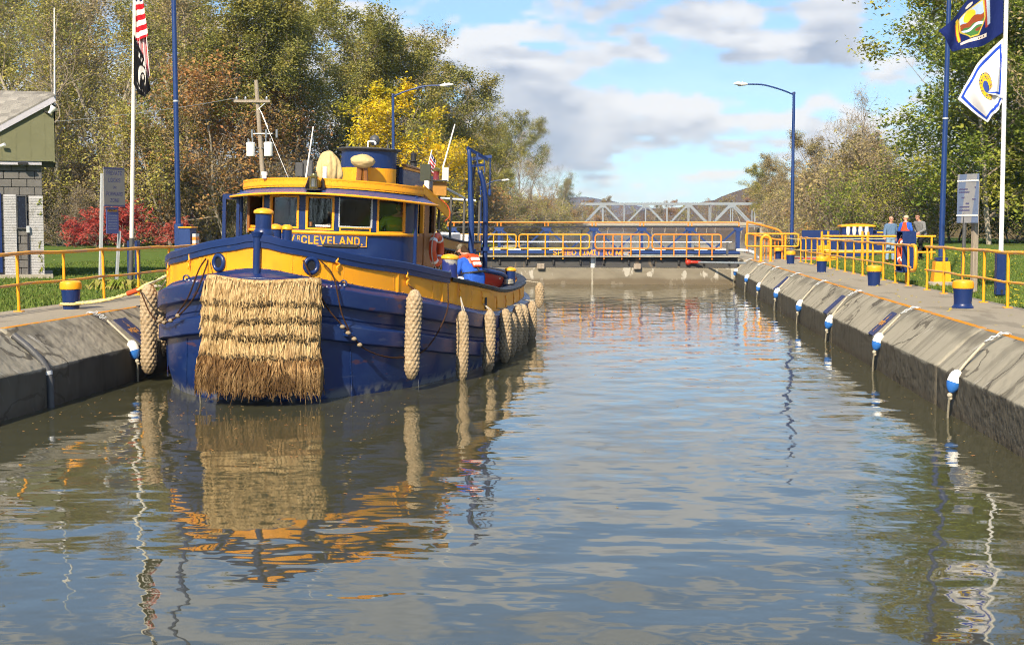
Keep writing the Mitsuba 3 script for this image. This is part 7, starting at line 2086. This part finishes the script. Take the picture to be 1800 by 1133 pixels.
def person(label, J, shirt, trousers, face, hair, grp=None, sleeve=1.0, shoes='dark_brown', M=None, hands=None, extras=(), s=1.0, glasses=False, cap_m=None, hair_long=False, bald=False, hup=(0, 0, 1)):
    k = thing('person', label, 'person', grp)
    J = {a: np.asarray(b, float) for a, b in J.items()}
    B, P = head(J['head'], face, hup, s)
    B += [hullof((J['neck'], 0.058 * s), (J['head'] * 0.75 + J['neck'] * 0.25, 0.050 * s))]
    torso = [hullof((J['shL'] * .86 + J['shR'] * .14, 0.075 * s), (J['shR'] * .86 + J['shL'] * .14, 0.075 * s), (J['neck'], 0.06 * s), (J['waistL'], 0.105 * s), (J['waistR'], 0.105 * s)), hullof((J['waistL'], 0.108 * s), (J['waistR'], 0.108 * s), (J['hipL'], 0.108 * s), (J['hipR'], 0.108 * s))]
    arms, fore, legs = [], [], []
    for q in 'LR':
        arms.append(hullof((J['sh' + q], 0.062 * s), (J['el' + q], 0.045 * s)))
        fore.append(hullof((J['el' + q], 0.042 * s), (J['wr' + q], 0.028 * s)))
        legs += [hullof((J['hip' + q], 0.093 * s), (J['kn' + q], 0.060 * s)), hullof((J['kn' + q], 0.058 * s), (J['an' + q], 0.040 * s))]
    hs = []
    for q in 'LR':
        hd = (hands or {}).get(q) or (J['wr' + q] - J['el' + q], np.array([0, -1.0, 0.2]), 0.5)
        hs += hand(J['wr' + q], hd[0], hd[1], s, hd[2], 1 if q == 'R' else -1)
    feet = [hullof((J['an' + q], 0.036 * s), (J['toe' + q], 0.03 * s)) for q in 'LR']
    part(k, 'body', weld(B + torso + arms + fore + legs + hs + feet, 0.020, 4), 'skin', True, M)
    g = 0.013 * s
    sh = [hullof((J['shL'] * .86 + J['shR'] * .14, 0.075 * s + g), (J['shR'] * .86 + J['shL'] * .14, 0.075 * s + g), (J['neck'] - [0, 0, 0.03 * s], 0.062 * s + g * .5), (J['waistL'], 0.112 * s + g), (J['waistR'], 0.112 * s + g)), hullof((J['waistL'], 0.112 * s + g), (J['waistR'], 0.112 * s + g), (J['hipL'] * 0.75 + J['waistL'] * 0.25, 0.108 * s + g), (J['hipR'] * 0.75 + J['waistR'] * 0.25, 0.108 * s + g))]
    for q in 'LR':
        t = min(1.0, sleeve); e = J['sh' + q] * (1 - t) + J['el' + q] * t
        sh.append(hullof((J['sh' + q], 0.062 * s + g * 1.1), (e, 0.062 * s * (1 - t) + 0.046 * s * t + g * 1.3)))
        if sleeve > 1: sh.append(hullof((J['el' + q], 0.043 * s + g * 1.2), (J['el' + q] * 0.1 + J['wr' + q] * 0.9, 0.031 * s + g)))
    def rumple(m, a=0.011):
        v = np.asarray(m.vertices); nn = m.vertex_normals
        m.vertices = v + nn * ((meshkit.fbm(v * 13 + 3, 3, 2) - 0.5) * 2 * a)[:, None]; return m
    part(k, 'shirt', rumple(weld(sh, 0.022, 6)), shirt, True, M)
    tr_ = [hullof((J['hipL'], 0.108 * s + g), (J['hipR'], 0.108 * s + g), (J['waistL'] * 0.4 + J['hipL'] * 0.6, 0.106 * s + g * .6), (J['waistR'] * 0.4 + J['hipR'] * 0.6, 0.106 * s + g * .6))]
    for q in 'LR': tr_ += [hullof((J['hip' + q], 0.094 * s + g), (J['kn' + q], 0.064 * s + g)), hullof((J['kn' + q], 0.064 * s + g), (J['an' + q] + (J['kn' + q] - J['an' + q]) * 0.08, 0.050 * s + g))]
    part(k, 'trousers', rumple(weld(tr_, 0.025, 6)), trousers, True, M)
    for q in 'LR': part(k, 'shoe', weld([hullof((J['an' + q] - [0, 0, 0.02], 0.046 * s), (J['toe' + q], 0.040 * s)), hullof((J['an' + q] - [0, 0, 0.035], 0.045 * s), (J['toe' + q] - [0, 0, 0.004], 0.042 * s))], 0.025, 3), shoes, True, M)
    if hair and not cap_m:
        if bald: part(k, 'hair', weld([hullof((P(-0.045, 0.05, 0.0), 0.050 * s), (P(-0.06, 0, -0.01), 0.055 * s), (P(-0.045, -0.05, 0.0), 0.050 * s), (P(-0.02, 0.066, 0.0), 0.026 * s), (P(-0.02, -0.066, 0.0), 0.026 * s))], 0.03, 4), hair, True, M)
        else: part(k, 'hair', weld([hullof((P(-0.03, 0, 0.05), 0.084 * s), (P(0.01, 0, 0.068), 0.066 * s), (P(-0.05, 0, -0.01), 0.062 * s))], 0.03, 4), hair, True, M)
    if hair_long: part(k, 'hair', weld([hullof((P(-0.05, 0, 0.02), 0.075 * s), (P(-0.085, 0, -0.08), 0.06 * s)), hullof((P(-0.085, 0, -0.08), 0.06 * s), (P(-0.10, 0.02, -0.19), 0.045 * s)), hullof((P(0.02, 0.075, -0.02), 0.03 * s), (P(0.05, 0.055, -0.13), 0.03 * s)), hullof((P(0.02, -0.075, -0.02), 0.03 * s), (P(0.05, -0.055, -0.13), 0.03 * s)), hullof((P(0.06, 0, -0.09), 0.04 * s), (P(0.06, 0, -0.17), 0.03 * s))], 0.03, 4), hair, True, M)
    if cap_m:
        part(k, 'cap', weld([hullof((P(-0.02, 0, 0.055), 0.088 * s), (P(0.012, 0, 0.055), 0.078 * s)), hullof((P(0.07, 0.045, 0.052), 0.009 * s), (P(0.07, -0.045, 0.052), 0.009 * s), (P(0.155, 0.03, 0.04), 0.007 * s), (P(0.155, -0.03, 0.04), 0.007 * s))], 0.03, 2), cap_m, True, M)
    if glasses:
        part(k, 'sunglasses', weld([hullof((P(0.094, 0.036, 0.012), 0.015 * s), (P(0.094, 0.030, 0.008), 0.016 * s)), hullof((P(0.094, -0.036, 0.012), 0.015 * s), (P(0.094, -0.030, 0.008), 0.016 * s)), hullof((P(0.094, 0.02, 0.014), 0.006 * s), (P(0.094, -0.02, 0.014), 0.006 * s)), hullof((P(0.088, 0.06, 0.016), 0.006 * s), (P(0.0, 0.086, 0.016), 0.005 * s)), hullof((P(0.088, -0.06, 0.016), 0.006 * s), (P(0.0, -0.086, 0.016), 0.005 * s))], 0.03, 0), 'black_iron', False, M)
    return k, P


dull('cloth_denimshirt', (0.11, 0.18, 0.29)); dull('cloth_jeans', proc(lambda p, n, uv: mix((0.20, 0.32, 0.47), (0.30, 0.42, 0.56), fbm(p.x * 9, p.y * 9, p.z * 5, 3))))
dull('cloth_grey', proc(lambda p, n, uv: mix((0.15, 0.155, 0.16), (0.22, 0.225, 0.23), noise(p.x * 40, p.y * 40, p.z * 40)))); dull('cloth_dark', (0.022, 0.022, 0.026))
dull('cloth_blue', (0.035, 0.115, 0.52)); dull('cloth_white', (0.66, 0.68, 0.70)); dull('cloth_hivis', (0.20, 0.36, 0.015)); dull('vest_orange', (0.70, 0.085, 0.030))
dull('cap_cream', (0.52, 0.46, 0.30)); dull('cap_camo', proc(lambda p, n, uv: mix((0.10, 0.085, 0.055), (0.20, 0.175, 0.125), smoothstep(0.45, 0.55, fbm(p.x * 22, p.y * 22, p.z * 22, 2)))))
dull('shoe_brown', (0.10, 0.05, 0.03))


def standing(x, y, z, h, a, armL, armR, legs=None, lean=(0, 0)):
    """joints of a standing figure of height h facing the direction a (radians from -Y towards +X); arms as elbow, wrist offsets"""
    f = np.array([math.sin(a), -math.cos(a), 0]); x_ = np.array([-f[1], f[0], 0]) * -1    # x_ : the figure's right as seen from behind, left hand of viewer
    s = h / 1.78
    P = lambda r, d, e: np.array([x, y, z]) + x_ * r * s + f * d * s + np.array([0, 0, e * s]) + np.array([lean[0], lean[1], 0]) * max(0, e - 0.9) * s
    J = dict(head=P(0, 0.02, 1.655), neck=P(0, -0.01, 1.50), shL=P(-0.185, -0.01, 1.42), shR=P(0.185, -0.01, 1.42), waistL=P(-0.062, 0, 1.08), waistR=P(0.062, 0, 1.08), hipL=P(-0.085, 0, 0.92), hipR=P(0.085, 0, 0.92))
    L = legs or dict(knL=P(-0.10, 0.02, 0.50), knR=P(0.11, 0.02, 0.50), anL=P(-0.12, -0.02, 0.09), anR=P(0.13, -0.02, 0.09), toeL=P(-0.14, 0.15, 0.04), toeR=P(0.17, 0.15, 0.04))
    J.update(L if not callable(L) else L(P))
    J['elL'], J['wrL'] = P(*armL[0]), P(*armL[1]); J['elR'], J['wrR'] = P(*armR[0]), P(*armR[1])
    return J, f, P, s


MY = 55.2
zg = lambda x, y: float(lawn_r(np.array([[x]]), np.array([[y]]))[0, 0]) + 0.02
# 1: blue shirt and jeans, hand on the rail
x, y = 9.98, MY
J, f, P, s = standing(x, y, zg(x, y), 1.80, 0.25, ((-0.26, -0.03, 1.16), (-0.20, 0.10, 0.93)), ((0.26, 0.02, 1.17), (0.36, 0.26, 0.98)))
person('man in a blue shirt and pale jeans wearing sunglasses, standing at the yellow fence', J, 'cloth_denimshirt', 'cloth_jeans', f + [0.25, 0, -0.1], 'hair_brown', sleeve=1.5, shoes='shoe_brown', s=s, glasses=True, bald=True)
# 2: cap, orange vest over a blue shirt, seen from behind
x, y = 10.80, MY + 1.3
J, f, P, s = standing(x, y, zg(x, y), 1.76, 2.5, ((-0.27, -0.02, 1.15), (-0.25, 0.08, 0.92)), ((0.27, 0.0, 1.16), (0.20, 0.2, 0.98)))
k, Q = person('man in a cream cap and orange vest, half hidden by the life ring cabinet', J, 'cloth_blue', 'cloth_jeans', [-0.9, 0.25, 0.0], 'hair_grey', sleeve=0.9, s=s, cap_m='cap_cream')
part(k, 'vest', weld([hullof((J['shL'] * .62 + J['shR'] * .38, 0.100), (J['shR'] * .62 + J['shL'] * .38, 0.100), (J['waistL'] + [0, 0, 0.08], 0.140), (J['waistR'] + [0, 0, 0.08], 0.140))], 0.03, 4), 'vest_orange', True)
# 3: grey sweater, dark trousers, one foot up on the rail
x, y = 11.22, MY
def L3(P): return dict(knL=P(-0.10, 0.34, 0.74), knR=P(0.09, 0.0, 0.48), anL=P(-0.10, 0.30, 0.40), anR=P(0.10, -0.04, 0.09), toeL=P(-0.12, 0.46, 0.36), toeR=P(0.13, 0.14, 0.04))
J, f, P, s = standing(x, y, zg(x, y), 1.78, -0.75, ((-0.25, 0.14, 1.17), (-0.12, 0.36, 1.06)), ((0.34, -0.16, 1.20), (0.20, 0.05, 0.98)), L3, lean=(-0.30, -0.12))
person('man in a grey sweater and dark trousers with one foot raised on the fence', J, 'cloth_grey', 'cloth_dark', [-0.75, -0.65, -0.05], 'hair_brown', sleeve=1.5, s=s, glasses=True)

# 4: sitting on the tugboat rail, bent forward
J = dict(head=(2.53, 5.76, 2.36), neck=(2.68, 5.63, 2.27), shL=(2.56, 5.48, 2.15), shR=(2.82, 5.76, 2.15), waistL=(2.76, 5.44, 1.90), waistR=(2.90, 5.60, 1.90), hipL=(2.78, 5.42, 1.70), hipR=(2.90, 5.58, 1.70),
         elL=(2.47, 5.42, 1.90), wrL=(2.43, 5.62, 2.10), elR=(2.62, 5.94, 1.94), wrR=(2.47, 5.82, 2.12), knL=(2.46, 5.52, 1.83), knR=(2.60, 5.80, 1.82), anL=(2.46, 5.56, 1.42), anR=(2.56, 5.86, 1.42), toeL=(2.34, 5.62, 1.35), toeR=(2.44, 5.95, 1.35))
SEAT = T(TM.matrix) @ T().translate([-0.05, 0.0, 0.0])
J = {a: np.asarray(b) for a, b in J.items()}
k, Q = person('person in a blue shirt and orange life vest sitting on the tugboat rail', J, 'cloth_blue', 'cloth_white', [-0.70, 0.45, -0.55], 'hair_brown', sleeve=0.75, s=1.04, M=SEAT, cap_m='cap_camo', hair_long=True, hup=(-0.5, 0.3, 0.85),
              hands={'L': ((-0.05, 0.3, 1.0), (0, -1, 0), 0.7), 'R': ((-0.05, -0.1, 1.0), (0, 1, 0), 0.7)})
bk = np.array([0.62, -0.55, 0.50])
pad = [(2.68, 5.55, 2.24), (2.80, 5.68, 2.24), (2.88, 5.62, 2.05), (2.78, 5.50, 2.05)]
part(k, 'life_vest', weld([hullof(*[(np.array(q) + bk * 0.085, 0.030) for q in pad]), hullof(((2.53, 5.60, 2.24), 0.04), ((2.66, 5.54, 2.27), 0.045)), hullof(((2.70, 5.76, 2.24), 0.04), ((2.80, 5.66, 2.26), 0.045)), hullof(((2.66, 5.56, 2.28), 0.042), ((2.78, 5.68, 2.28), 0.042))], 0.03, 4), 'vest_orange', True, SEAT)
for a, b in ((0.28, 0.42), (0.74, 0.88)):
    q = [np.array(pad[0]) * (1 - t) + np.array(pad[3]) * t for t in (a, b)] + [np.array(pad[1]) * (1 - t) + np.array(pad[2]) * t for t in (a, b)]
    part(k, 'white_stripe', weld([hullof(*[(c + bk * 0.094, 0.028) for c in q])], 0.05, 0), 'white_paint', True, SEAT)
part(k, 'strap', tube(curve([(2.62, 5.40, 1.94), (2.76, 5.33, 1.96), (2.93, 5.40, 1.99), (3.03, 5.56, 1.99), (2.98, 5.70, 1.97)], 16), 0.024, 6), 'black_iron', True, SEAT)
part(k, 'strap', tube([(2.88, 5.50, 2.06), (2.96, 5.45, 1.98)], 0.022, 6), 'black_iron', True, SEAT)
# 5: in the pilothouse, only the green jacket shows
J = dict(head=(1.10, 6.55, 3.16), neck=(1.08, 6.55, 3.02), shL=(0.82, 6.42, 2.93), shR=(1.30, 6.60, 2.90), waistL=(0.95, 6.50, 2.58), waistR=(1.15, 6.56, 2.58), hipL=(0.94, 6.5, 2.42), hipR=(1.14, 6.56, 2.42),
         elL=(0.68, 6.25, 2.72), wrL=(0.82, 6.05, 2.62), elR=(1.36, 6.5, 2.66), wrR=(1.22, 6.25, 2.60), knL=(0.94, 6.5, 1.98), knR=(1.14, 6.56, 1.98), anL=(0.94, 6.5, 1.64), anR=(1.14, 6.56, 1.64), toeL=(0.92, 6.36, 1.60), toeR=(1.12, 6.42, 1.60))
person('person in a bright green jacket inside the pilothouse behind the right hand window', J, 'cloth_hivis', 'cloth_dark', [-0.3, 0.9, 0], 'hair_brown', sleeve=1.5, s=0.95, M=TM)

# ------------------------------------------------------------------ thin air that pales the far hills
scene['air'] = {'type': 'homogeneous', 'albedo': {'type': 'rgb', 'value': [0.95, 0.95, 0.95]}, 'sigma_t': {'type': 'rgb', 'value': [0.00005, 0.00009, 0.00016]}}
scene['haze'] = {'type': 'cube', 'to_world': T().translate([0, 1550.0, 58.0]).scale([1300.0, 1750.0, 62.0]), 'bsdf': {'type': 'null'}, 'interior': {'type': 'ref', 'id': 'air'}}
labels['haze'] = {'label': 'thin pale autumn haze over the valley', 'kind': 'stuff'}
scene['camera']['medium'] = {'type': 'ref', 'id': 'air'}

# ------------------------------------------------------------------ trees of a row: told apart by their place in it
_ORD = ['first', 'second', 'third', 'fourth', 'fifth', 'sixth', 'seventh', 'eighth', 'ninth', 'tenth']
_by = {}
for key, d in labels.items():
    if d.get('category') in ('tree', 'bush') and key + '__limb' in scene: _by.setdefault(d['label'], []).append(key)
for lab, keys in _by.items():
    if not 2 <= len(keys) <= 10: continue
    at_ = lambda q: (lambda m: m[0, 3] / m[1, 3])(np.array(T(scene[q + '__limb']['to_world']).matrix, float).reshape(4, 4))
    if any(np.array(T(scene[q + '__limb']['to_world']).matrix, float).reshape(4, 4)[1, 3] < 0 for q in keys): continue
    for i, q in enumerate(sorted(keys, key=at_)):
        w = lab.split()
        labels[q]['label'] = ' '.join(w[:11]) + f', {_ORD[i]} from the left'
